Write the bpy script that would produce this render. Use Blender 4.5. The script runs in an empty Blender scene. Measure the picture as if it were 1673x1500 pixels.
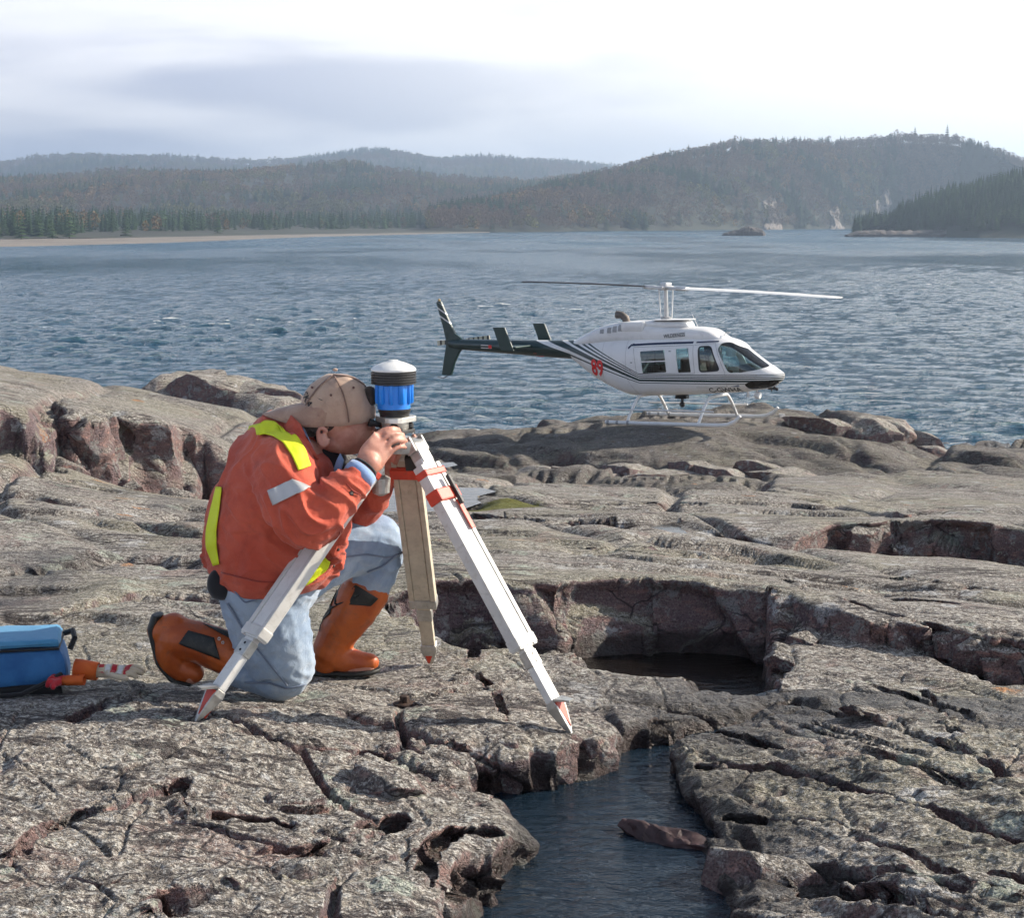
import bpy, bmesh, math, random
import numpy as np
from mathutils import Vector, Matrix
from mathutils.bvhtree import BVHTree

# ------------------------------------------------------------------ camera
scene = bpy.context.scene
COL = scene.collection
FPX = 2800.0
PITCH = math.atan(390.0 / FPX)
CAM_Z = 7.5
cd = bpy.data.cameras.new('camera')
cam = bpy.data.objects.new('camera', cd)
COL.objects.link(cam)
cam.location = (0, 0, CAM_Z)
cam.rotation_euler = (math.pi / 2 - PITCH, 0, 0)
cd.sensor_fit = 'HORIZONTAL'
cd.sensor_width = 36.0
cd.lens = 36.0 * FPX / 1673.0
cd.clip_start = 0.05
cd.clip_end = 30000.0
scene.camera = cam

# ------------------------------------------------------------------ sun, sky, exposure
SUN_AZ = math.radians(72)
SUN_EL = math.radians(29)
sun_dir = Vector((math.sin(SUN_AZ) * math.cos(SUN_EL), math.cos(SUN_AZ) * math.cos(SUN_EL), math.sin(SUN_EL)))
sl = bpy.data.lights.new('sun', 'SUN')
sl.energy = 5.0
sl.angle = math.radians(0.55)
sl.color = (1.0, 0.90, 0.76)
so = bpy.data.objects.new('sun', sl)
COL.objects.link(so)
so.rotation_euler = sun_dir.to_track_quat('Z', 'Y').to_euler()
so.location = (30, 20, 40)

wd = bpy.data.worlds.new('World')
scene.world = wd
wd.use_nodes = True
nt = wd.node_tree
nt.nodes.clear()


def node(t, typ, **kw):
    n = t.nodes.new(typ)
    for k, v in kw.items():
        if k.startswith('i_'):
            n.inputs[k[2:].replace('_', ' ')].default_value = v
        else:
            setattr(n, k, v)
    return n


def mathn(t, op, a, b=None, c=None, clamp=False):
    n = t.nodes.new('ShaderNodeMath')
    n.operation = op
    n.use_clamp = clamp
    for i, v in enumerate((a, b, c)):
        if v is None:
            continue
        if isinstance(v, (int, float)):
            n.inputs[i].default_value = v
        else:
            t.links.new(v, n.inputs[i])
    return n.outputs[0]


def maprange(t, v, a, b, c=0.0, d=1.0, smooth=True):
    n = t.nodes.new('ShaderNodeMapRange')
    n.interpolation_type = 'SMOOTHSTEP' if smooth else 'LINEAR'
    n.clamp = True
    t.links.new(v, n.inputs[0])
    for i, q in enumerate((a, b, c, d)):
        n.inputs[i + 1].default_value = q
    return n.outputs[0]


def mixc(t, fac, a, b, mode='MIX'):
    n = t.nodes.new('ShaderNodeMix')
    n.data_type = 'RGBA'
    n.blend_type = mode
    n.clamp_factor = True
    for s, v in ((n.inputs[0], fac), (n.inputs[6], a), (n.inputs[7], b)):
        if isinstance(v, (int, float)):
            s.default_value = v
        elif isinstance(v, (tuple, list)):
            s.default_value = (v[0], v[1], v[2], 1.0)
        else:
            t.links.new(v, s)
    return n.outputs[2]


def noise(t, vec, scale, detail=4.0, rough=0.55, dist=0.0, out=0, w=None):
    n = t.nodes.new('ShaderNodeTexNoise')
    n.inputs['Scale'].default_value = scale
    n.inputs['Detail'].default_value = detail
    n.inputs['Roughness'].default_value = rough
    n.inputs['Distortion'].default_value = dist
    if vec is not None:
        t.links.new(vec, n.inputs['Vector'])
    return n.outputs[out]


def mapping(t, vec, scale=(1, 1, 1), rot=(0, 0, 0), loc=(0, 0, 0)):
    n = t.nodes.new('ShaderNodeMapping')
    n.inputs['Scale'].default_value = scale
    n.inputs['Rotation'].default_value = rot
    n.inputs['Location'].default_value = loc
    t.links.new(vec, n.inputs['Vector'])
    return n.outputs[0]


sky = node(nt, 'ShaderNodeTexSky')
sky.sky_type = 'NISHITA'
sky.sun_disc = False
sky.sun_elevation = SUN_EL
sky.sun_rotation = SUN_AZ
sky.altitude = 200
sky.air_density = 1.0
sky.dust_density = 1.2
sky.ozone_density = 1.3
tc = node(nt, 'ShaderNodeTexCoord')
gen = tc.outputs['Generated']
# cloud sheets: streaks flattened along the horizon
m1 = mapping(nt, gen, scale=(2.6, 2.6, 15.0), loc=(3.1, 0.4, 0.9))
c1 = noise(nt, m1, 1.55, 5.0, 0.45, 0.2)
m2 = mapping(nt, gen, scale=(1.6, 1.6, 9.0), loc=(7.3, 2.0, 4.2))
c2 = noise(nt, m2, 1.4, 5.0, 0.5, 0.2)
sep = node(nt, 'ShaderNodeSeparateXYZ')
nt.links.new(gen, sep.inputs[0])
elev = sep.outputs[2]
# glow of the veiled sun through the cloud
dotn = node(nt, 'ShaderNodeVectorMath', operation='DOT_PRODUCT')
nt.links.new(gen, dotn.inputs[0])
dotn.inputs[1].default_value = sun_dir
glow = maprange(nt, dotn.outputs['Value'], 0.10, 0.64, 0.0, 1.0)
low = maprange(nt, elev, 0.10, 0.30, 1.0, 0.0)
cover = maprange(nt, c2, 0.40, 0.62, 0.0, 1.0)
cover = mathn(nt, 'MULTIPLY_ADD', low, 0.95, mathn(nt, 'MULTIPLY', cover, 0.28), clamp=True)
shade = maprange(nt, c1, 0.41, 0.64, 0.0, 1.0)
shade = mathn(nt, 'ADD', shade, mathn(nt, 'MULTIPLY', glow, 0.75), clamp=True)
ccol = mixc(nt, shade, (5.6, 5.95, 7.4), (11.2, 11.1, 11.5))
ccol = mixc(nt, glow, ccol, (14.2, 13.7, 12.8))
skyc = mixc(nt, cover, sky.outputs[0], ccol)
bg = node(nt, 'ShaderNodeBackground')
bg.inputs['Strength'].default_value = 0.075
nt.links.new(skyc, bg.inputs['Color'])
wo = node(nt, 'ShaderNodeOutputWorld')
nt.links.new(bg.outputs[0], wo.inputs['Surface'])

scene.view_settings.view_transform = 'Standard'
scene.view_settings.look = 'None'
scene.view_settings.gamma = 1.0
scene.view_settings.exposure = 0.78
scene.view_settings.use_curve_mapping = False
scene.cycles.volume_bounces = 0
scene.cycles.use_adaptive_sampling = True
scene.cycles.adaptive_threshold = 0.03
scene.cycles.adaptive_min_samples = 16
scene.cycles.max_bounces = 5
scene.cycles.diffuse_bounces = 2
scene.cycles.glossy_bounces = 2
scene.cycles.transmission_bounces = 3
scene.cycles.transparent_max_bounces = 10

# ------------------------------------------------------------------ helpers
SP, CP = math.sin(PITCH), math.cos(PITCH)


def P(px, py, Y):
    """world point at distance Y in front of the photographer"""
    u = (px - 836.5) / FPX
    v = (py - 750.0) / FPX
    d = Vector((u, CP - v * SP, -SP - v * CP))
    return Vector((0, 0, CAM_Z)) + d * (Y / d.y)


def T(py):
    return math.tan(PITCH + math.atan((py - 750.0) / FPX))


def G(px, py, h):
    """world point on the level h metres below the photographer's eye"""
    return P(px, py, h / T(py))


def tag(o, label=None, cat=None, group=None, kind=None):
    if label: o['label'] = label
    if cat: o['category'] = cat
    if group: o['group'] = group
    if kind: o['kind'] = kind
    return o


def empty(name, loc=(0, 0, 0)):
    o = bpy.data.objects.new(name, None)
    COL.objects.link(o)
    o.location = loc
    return o


def link(name, me, mat=None, parent=None, smooth=False):
    o = bpy.data.objects.new(name, me)
    COL.objects.link(o)
    if mat is not None and not me.materials:
        me.materials.append(mat)
    if smooth:
        me.polygons.foreach_set('use_smooth', [True] * len(me.polygons))
    if parent is not None:
        o.parent = parent
        bpy.context.view_layer.update()
        o.matrix_parent_inverse = Matrix.Identity(4)
    return o


def mesh(name, verts, faces):
    me = bpy.data.meshes.new(name)
    me.from_pydata([tuple(v) for v in verts], [], faces)
    me.update()
    return me


def grid_mesh(name, co, nr, nc):
    """co: (nr*nc,3) array; quads, normals up when rows go away and columns go right"""
    me = bpy.data.meshes.new(name)
    idx = np.arange(nr * nc).reshape(nr, nc)
    q = np.stack([idx[:-1, :-1], idx[:-1, 1:], idx[1:, 1:], idx[1:, :-1]], -1).reshape(-1)
    nf = (nr - 1) * (nc - 1)
    me.vertices.add(nr * nc)
    me.vertices.foreach_set('co', co.astype(np.float32).reshape(-1))
    me.loops.add(nf * 4)
    me.loops.foreach_set('vertex_index', q.astype(np.int32))
    me.polygons.add(nf)
    me.polygons.foreach_set('loop_start', (np.arange(nf) * 4).astype(np.int32))
    me.polygons.foreach_set('use_smooth', np.ones(nf, dtype=bool))
    me.update(calc_edges=True)
    me.validate()
    return me


def add_attr(me, name, arr):
    a = me.attributes.new(name, 'FLOAT', 'POINT')
    a.data.foreach_set('value', arr.astype(np.float32).reshape(-1))


# ---- vectorised noise
_rs = np.random.RandomState(7)
_perm = np.concatenate([_rs.permutation(256)] * 3).astype(np.int64)
_ga = _rs.rand(256) * 2 * np.pi
_gx, _gy = np.cos(_ga).astype(np.float32), np.sin(_ga).astype(np.float32)
_g3 = _rs.randn(256, 3)
_g3 = (_g3 / np.linalg.norm(_g3, axis=1)[:, None]).astype(np.float32)


def perlin2(x, y):
    xi = np.floor(x).astype(np.int64); yi = np.floor(y).astype(np.int64)
    xf = (x - xi).astype(np.float32); yf = (y - yi).astype(np.float32)
    u = xf * xf * xf * (xf * (xf * 6 - 15) + 10)
    v = yf * yf * yf * (yf * (yf * 6 - 15) + 10)
    xi &= 255; yi &= 255

    def g(a, b, fx, fy):
        h = _perm[_perm[(xi + a) & 255] + ((yi + b) & 255)]
        return _gx[h] * fx + _gy[h] * fy
    n0 = g(0, 0, xf, yf); n1 = g(1, 0, xf - 1, yf)
    n2 = g(0, 1, xf, yf - 1); n3 = g(1, 1, xf - 1, yf - 1)
    a = n0 + u * (n1 - n0); b = n2 + u * (n3 - n2)
    return (a + v * (b - a)) * 1.5


def perlin3(x, y, z):
    xi = np.floor(x).astype(np.int64); yi = np.floor(y).astype(np.int64); zi = np.floor(z).astype(np.int64)
    xf = (x - xi).astype(np.float32); yf = (y - yi).astype(np.float32); zf = (z - zi).astype(np.float32)
    u = xf * xf * xf * (xf * (xf * 6 - 15) + 10)
    v = yf * yf * yf * (yf * (yf * 6 - 15) + 10)
    w = zf * zf * zf * (zf * (zf * 6 - 15) + 10)
    r = []
    for c in (0, 1):
        for b in (0, 1):
            for a in (0, 1):
                h = _perm[_perm[_perm[(xi + a) & 255] + ((yi + b) & 255)] + ((zi + c) & 255)]
                g = _g3[h]
                r.append(g[..., 0] * (xf - a) + g[..., 1] * (yf - b) + g[..., 2] * (zf - c))
    a = r[0] + u * (r[1] - r[0]); b = r[2] + u * (r[3] - r[2])
    c = r[4] + u * (r[5] - r[4]); d = r[6] + u * (r[7] - r[6])
    e = a + v * (b - a); f = c + v * (d - c)
    return (e + w * (f - e)) * 1.5


def fbm2(x, y, octv=4, gain=0.5):
    s = 0; a = 1.0
    for i in range(octv):
        s = s + a * perlin2(x + 17.3 * i, y + 9.1 * i)
        x = x * 2.03; y = y * 2.03; a *= gain
    return s


def worley2(x, y, jit=0.9):
    xi = np.floor(x).astype(np.int64); yi = np.floor(y).astype(np.int64)
    f1 = np.full(x.shape, 9.0, np.float32); f2 = f1.copy()
    cid = np.zeros(x.shape, np.int64)
    for a in (-1, 0, 1):
        for b in (-1, 0, 1):
            cx = xi + a; cy = yi + b
            h = _perm[_perm[cx & 255] + (cy & 255)]
            h2 = _perm[h + 91]
            px = cx + 0.5 + jit * (h / 255.0 - 0.5); py = cy + 0.5 + jit * (h2 / 255.0 - 0.5)
            d = np.sqrt((px - x) ** 2 + (py - y) ** 2).astype(np.float32)
            near = d < f1
            f2 = np.where(near, f1, np.minimum(f2, d))
            cid = np.where(near, _perm[h2 + h], cid)
            f1 = np.where(near, d, f1)
    return f1, f2, cid


def sstep(a, b, x):
    t = np.clip((x - a) / (b - a), 0, 1)
    return t * t * (3 - 2 * t)


def poly_sd(x, y, pts):
    """signed distance, positive inside"""
    d = np.full(x.shape, 1e9, np.float64); inside = np.zeros(x.shape, bool)
    n = len(pts)
    for i in range(n):
        ax, ay = pts[i]; bx, by = pts[(i + 1) % n]
        ex, ey = bx - ax, by - ay
        wx, wy = x - ax, y - ay
        t = np.clip((wx * ex + wy * ey) / (ex * ex + ey * ey + 1e-12), 0, 1)
        d = np.minimum(d, (wx - ex * t) ** 2 + (wy - ey * t) ** 2)
        c = ((ay > y) != (by > y))
        with np.errstate(divide='ignore', invalid='ignore'):
            inside ^= c & (x < (bx - ax) * (y - ay) / (by - ay + 1e-15) + ax)
    d = np.sqrt(d)
    return np.where(inside, d, -d)


def line_d(x, y, pts):
    """distance to an open polyline and the parameter along it (0..1)"""
    d = np.full(x.shape, 1e9, np.float64); par = np.zeros(x.shape)
    n = len(pts) - 1
    for i in range(n):
        ax, ay = pts[i]; bx, by = pts[i + 1]
        ex, ey = bx - ax, by - ay
        wx, wy = x - ax, y - ay
        t = np.clip((wx * ex + wy * ey) / (ex * ex + ey * ey + 1e-12), 0, 1)
        q = (wx - ex * t) ** 2 + (wy - ey * t) ** 2
        m = q < d
        d = np.where(m, q, d); par = np.where(m, (i + t) / n, par)
    return np.sqrt(d), par


def tps_fit(pts):
    p = np.array([(a.x, a.y) for a in pts]); z = np.array([a.z for a in pts])
    n = len(p)
    r = np.linalg.norm(p[:, None] - p[None], axis=2)
    K = -np.sqrt(r * r + 0.09)
    K = K + np.eye(n) * 0.04
    Q = np.c_[np.ones(n), p]
    A = np.block([[K, Q], [Q.T, np.zeros((3, 3))]])
    w = np.linalg.lstsq(A, np.r_[z, 0, 0, 0], rcond=None)[0]
    return p, w


def tps_eval(f, x, y):
    p, w = f
    s = w[len(p)] + w[len(p) + 1] * x + w[len(p) + 2] * y
    for i in range(len(p)):
        s = s - w[i] * np.sqrt((x - p[i, 0]) ** 2 + (y - p[i, 1]) ** 2 + 0.09)
    return s
# ------------------------------------------------------------------ bedrock
def Yh(px, py, Y):
    return (px, py, Y * T(py))


# photo columns and rows are turned into real places by G() and Yh()
SLABS = [
    # name, outline, extra points, edge radius, wall steepness, feature scale
    ('near', [(-900, 1800, 1.34), (-700, 1200, 1.42), (-500, 950, 1.55), (-300, 715, 1.66), (0, 722, 1.68), (100, 760, 1.78),
              (190, 790, 1.93), (280, 812, 2.08), (360, 822, 2.14), (480, 835, 2.1), (600, 850, 1.95), (640, 930, 1.62),
              (612, 985, 1.52), (640, 1020, 1.51), (750, 1050, 1.5), (900, 1066, 1.5), (1000, 1086, 1.51), (1120, 1108, 1.53),
              (1300, 1126, 1.57), (1295, 1152, 1.57), (1190, 1170, 1.55), (1082, 1190, 1.535), (1000, 1196, 1.50),
              (900, 1210, 1.46), (800, 1212, 1.46), (762, 1235, 1.47), (768, 1275, 1.49), (800, 1300, 1.52), (850, 1345, 1.51),
              (780, 1395, 1.48), (700, 1450, 1.455), (620, 1560, 1.42), (560, 1800, 1.38)],
     [(460, 1148, 1.492), (560, 1105, 1.503), (318, 1172, 1.405), (935, 1192, 1.475), (705, 1087, 1.515), (60, 1130, 1.44),
      (0, 1000, 1.50), (300, 960, 1.56), (0, 850, 1.59), (300, 1480, 1.40), (0, 1400, 1.38), (500, 1300, 1.44), (300, 1230, 1.395), (600, 1200, 1.45),
      (560, 930, 1.66), (150, 900, 1.60)], 0.07, 3.0, 1.0),
    ('slab_e', [(600, 985, 1.5), (650, 962, 1.47), (720, 948, 1.46), (800, 943, 1.46), (900, 948, 1.47), (1000, 946, 1.48),
                (1100, 950, 1.49), (1200, 958, 1.5), (1290, 966, 1.5), (1340, 985, 1.5), (1420, 1008, 1.52), (1500, 1022, 1.53),
                (1560, 1030, 1.54), (1700, 1045, 1.55), (2100, 1050, 1.55), (2100, 945, 2.0), (1673, 928, 2.0), (1500, 912, 1.98),
                (1300, 893, 1.95), (1180, 879, 1.93), (1130, 872, 1.92), (1000, 862, 1.9), (850, 852, 1.9), (690, 846, 1.9),
                (600, 880, 1.82)], [(1000, 900, 1.70), (1400, 950, 1.75), (800, 890, 1.68)], 0.06, 1.9, 1.3),
    ('slab_f', [(1085, 1222, 1.52), (1108, 1188, 1.53), (1190, 1165, 1.54), (1255, 1148, 1.55), (1282, 1108, 1.6), (1315, 1080, 1.6),
                (1300, 1030, 1.62), (1340, 1000, 1.58), (1430, 1022, 1.59), (1500, 1062, 1.63), (1560, 1097, 1.66), (1640, 1115, 1.66),
                (1800, 1120, 1.66), (2100, 1110, 1.64), (2300, 1800, 1.3), (1320, 1800, 1.44), (1250, 1560, 1.5), (1190, 1490, 1.53),
                (1185, 1430, 1.55), (1150, 1350, 1.55), (1110, 1280, 1.53)],
     [(1500, 1300, 1.47), (1400, 1150, 1.53), (1673, 1400, 1.42), (1300, 1300, 1.50)], 0.06, 2.4, 1.0),
    ('slab_c', [(540, 806, 2.3), (600, 785, 2.4), (690, 771, 2.5), (760, 777, 2.5), (850, 792, 2.55), (1000, 797, 2.58), (1173, 803, 2.6),
                (1300, 808, 2.6), (1400, 820, 2.6), (1500, 834, 2.52), (1560, 840, 2.42), (1750, 850, 2.35), (1900, 890, 2.0),
                (1673, 867, 2.0), (1600, 856, 1.98), (1510, 849, 1.98), (1420, 850, 1.98), (1345, 852, 1.98), (1315, 868, 1.98),
                (1285, 888, 2.0), (1180, 872, 2.0), (1130, 862, 2.0), (1050, 857, 2.0), (880, 848, 2.02), (760, 845, 2.13),
                (690, 845, 2.17), (600, 848, 2.22), (540, 850, 2.22)], [(1000, 830, 2.2), (1200, 840, 2.2)], 0.06, 7.0, 1.6),
    ('slab_d', [(1330, 812, 2.8), (1420, 828, 2.9), (1510, 834, 2.9), (1600, 837, 2.85), (1800, 846, 2.8), (1900, 770, 3.2),
                (1673, 772, 3.2), (1560, 762, 3.25), (1400, 766, 3.25), (1250, 772, 3.25), (1230, 800, 2.85)], [], 0.25, 2.0, 2.0),
    ('knoll', [Yh(600, 752, 38.5), Yh(680, 762, 38), Yh(760, 774, 38), Yh(850, 784, 38), Yh(950, 790, 38), Yh(1100, 792, 38), Yh(1200, 792, 38),
               Yh(1300, 790, 38), Yh(1400, 786, 38), Yh(1500, 776, 38.3), Yh(1570, 758, 41), Yh(1548, 722, 45), Yh(1510, 702, 46),
               Yh(1480, 690, 46.5), Yh(1400, 672, 47), Yh(1290, 661, 48), Yh(1210, 657, 49), Yh(1130, 667, 49.5), Yh(1000, 685, 50),
               Yh(800, 697, 51), Yh(690, 707, 50), Yh(640, 714, 47)],
     [Yh(1005, 695, 42.6), Yh(1205, 695, 42.0), Yh(1065, 686, 44.2), Yh(1270, 686, 43.6), Yh(1100, 701, 41.2), Yh(1100, 738, 39.6), Yh(1300, 735, 39.8), Yh(1300, 702, 41.5), Yh(1420, 720, 40.5),
      Yh(850, 735, 40.5), Yh(800, 712, 43), Yh(960, 740, 39.8), Yh(1130, 681, 46.5)], 0.30, 3.0, 4.0),
    ('hump', [Yh(-300, 640, 11.6), Yh(0, 660, 12.5), Yh(70, 672, 12.6), Yh(95, 664, 13.1), Yh(175, 674, 13.2), Yh(195, 668, 13.7), Yh(285, 690, 13.7), Yh(300, 690, 14.1),
              Yh(350, 712, 14.0), Yh(395, 750, 13.9), Yh(430, 780, 14.2), Yh(520, 740, 17), Yh(470, 700, 19), Yh(430, 676, 20), Yh(380, 668, 20.5),
              Yh(300, 652, 21), Yh(230, 630, 21), Yh(100, 610, 21), Yh(0, 592, 21), Yh(-300, 540, 22)],
     [Yh(150, 645, 16.5), Yh(300, 682, 17)], 0.22, 1.7, 2.5),
    ('wet', [Yh(240, 636, 36), Yh(340, 641, 37), Yh(440, 656, 37), Yh(500, 690, 33), Yh(330, 700, 29), Yh(200, 670, 28)], [], 0.4, 1.5, 4.0),
    ('low', [Yh(1500, 772, 36), Yh(1673, 782, 36), Yh(1900, 788, 36), Yh(1900, 745, 42), Yh(1673, 732, 42), Yh(1600, 721, 43), Yh(1555, 717, 44)],
     [], 0.4, 1.5, 3.0),
]
BACK = {'slab_c': (771, 834, 1.15), 'near': (700, 851, 1.10)}
SL = []
for nm, out, ext, rad, steep, sc in SLABS:
    if nm in BACK:
        lo_, hi_, k_ = BACK[nm]
        o2 = []
        ext = list(ext)
        for i, q in enumerate(out):
            back = (nm == 'slab_c' and 1 <= i <= 9) or (nm == 'near' and 3 <= i <= 10)
            if back:
                ext.append(q)
                y_ = q[1] + 13
                o2.append((q[0], y_, T(y_) * (q[2] / T(q[1])) * k_))
            else:
                o2.append(q)
        out = o2
    pts = [G(*q) for q in out]
    SL.append(([(q.x, q.y) for q in pts], tps_fit(pts + [G(*q) for q in ext]), rad, steep, sc))

BASE_Y = [0, 3, 6.5, 8, 12, 14, 18, 25, 45, 56, 64, 90]
BASE_H = [1.9, 1.9, 2.02, 2.15, 2.3, 2.6, 3.4, 4.35, 6.3, 7.3, 8.6, 10]

# cracks: photo polylines on a level, width (m), depth (m)
CRACKS = [
    ([(1080, 1192), (1130, 1178), (1190, 1166), (1262, 1150), (1300, 1140)], 1.55, 0.022, 0.14),
    ([(235, 1500), (330, 1455), (420, 1420), (520, 1375), (570, 1345), (640, 1300)], 1.41, 0.035, 0.16),
    ([(545, 1378), (520, 1340), (440, 1330), (300, 1335), (285, 1310), (300, 1290)], 1.42, 0.018, 0.07),
    ([(0, 1420), (60, 1365), (150, 1325), (260, 1290)], 1.40, 0.02, 0.07),
    ([(120, 1195), (140, 1180), (190, 1155), (240, 1120)], 1.44, 0.025, 0.06),
    ([(560, 1185), (680, 1215), (770, 1235)], 1.48, 0.03, 0.06),
    ([(600, 1240), (690, 1260), (770, 1290)], 1.48, 0.03, 0.06),
    ([(680, 1160), (740, 1130), (770, 1090), (775, 1050)], 1.49, 0.012, 0.05),
    ([(820, 1190), (800, 1130), (770, 1095)], 1.5, 0.008, 0.03),
    ([(690, 1440), (700, 1380), (740, 1340), (800, 1330)], 1.46, 0.02, 0.07),
    ([(1380, 985), (1480, 1010), (1600, 1040)], 1.53, 0.02, 0.06),
    ([(1500, 1085), (1545, 1160), (1580, 1230), (1650, 1300)], 1.52, 0.015, 0.05),
    ([(1150, 1230), (1270, 1240), (1420, 1300), (1560, 1350), (1673, 1400)], 1.49, 0.014, 0.05),
    ([(1190, 1290), (1350, 1320), (1500, 1400), (1673, 1470)], 1.47, 0.014, 0.05),
    ([(1180, 1340), (1320, 1380), (1480, 1430), (1673, 1490)], 1.46, 0.018, 0.07),
    ([(1330, 1380), (1340, 1420), (1480, 1470), (1600, 1510)], 1.46, 0.03, 0.1),
    ([(1270, 920), (1400, 935), (1560, 958), (1700, 985)], 1.75, 0.03, 0.08),
    ([(1380, 975), (1450, 990), (1560, 1005)], 1.62, 0.03, 0.09),
    ([(700, 905), (850, 895), (1000, 880), (1200, 905)], 1.72, 0.02, 0.05),
    ([(0, 930), (90, 920), (200, 890), (330, 900)], 1.58, 0.12, 0.07),
    ([(0, 820), (150, 830), (300, 870), (360, 880)], 1.72, 0.10, 0.10),
    ([(100, 1000), (260, 955), (380, 960)], 1.54, 0.05, 0.05),
    ([(860, 820), (1000, 818), (1150, 825)], 2.3, 0.05, 0.08),
    ([(90, 665), (85, 700)], 1.5, 0.08, 0.3),
]
CR = []
for pl, h, wdt, dep in CRACKS:
    CR.append(([(G(a, b, h).x, G(a, b, h).y) for a, b in pl], wdt, dep))

# shallow basins that hold water: photo outline, water level, depth
BASINS = [
    ('rock_pool', [(560, 800), (640, 792), (740, 796), (790, 797), (812, 803), (780, 811), (790, 821), (755, 833), (680, 838), (580, 836), (540, 820)], 2.24, 0.06),
    ('rock_pool', [(1056, 862), (1085, 857), (1120, 860), (1140, 874), (1100, 872)], 2.02, 0.05),
    ('rock_pool', [(285, 856), (310, 850), (345, 852), (335, 862), (300, 866)], 1.86, 0.04),
    ('rock_pool', [(705, 757), (740, 755), (748, 760), (730, 764), (708, 762)], 3.6, 0.06),
]
BA = []
for nm, pl, h, dep in BASINS:
    BA.append(([(G(a, b, h).x, G(a, b, h).y) for a, b in pl], CAM_Z - h, dep))


LEDGES = []
_rl = random.Random(21)


def add_ledges(n, x0, x1, y0, y1, h0, h1, slope, ln, dep, wdt):
    for _ in range(n):
        px = _rl.uniform(x0, x1); f = _rl.random()
        py = y0 + (y1 - y0) * f; h = h0 + (h1 - h0) * f
        L_ = _rl.uniform(0.5, 1.0) * ln
        pl = []
        for k in range(7):
            u_ = k / 6 - 0.5
            qx = px + L_ * u_; qy = py + slope * L_ * u_ + _rl.uniform(-1, 1) * 0.012 * ln * abs(slope + 0.3)
            g_ = G(qx, qy, h)
            pl.append((g_.x, g_.y))
        LEDGES.append((pl, dep * _rl.uniform(0.5, 1.1), wdt))


add_ledges(17, 650, 1673, 862, 935, 1.86, 1.56, 0.075, 420, 0.060, 0.042)      # middle slab
add_ledges(12, 700, 1600, 805, 845, 2.45, 2.05, 0.05, 380, 0.085, 0.065)        # slab with the puddle
add_ledges(15, 0, 560, 790, 1000, 1.85, 1.52, 0.06, 330, 0.050, 0.034)         # left shelves
add_ledges(10, 1180, 1673, 1130, 1480, 1.54, 1.42, 0.42, 320, 0.024, 0.010)    # right foreground
add_ledges(5, 40, 620, 1200, 1460, 1.43, 1.40, -0.22, 280, 0.020, 0.010)       # left foreground
add_ledges(10, 720, 1500, 705, 775, 5.0, 5.6, 0.06, 330, 0.22, 0.16)           # knoll face


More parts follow.
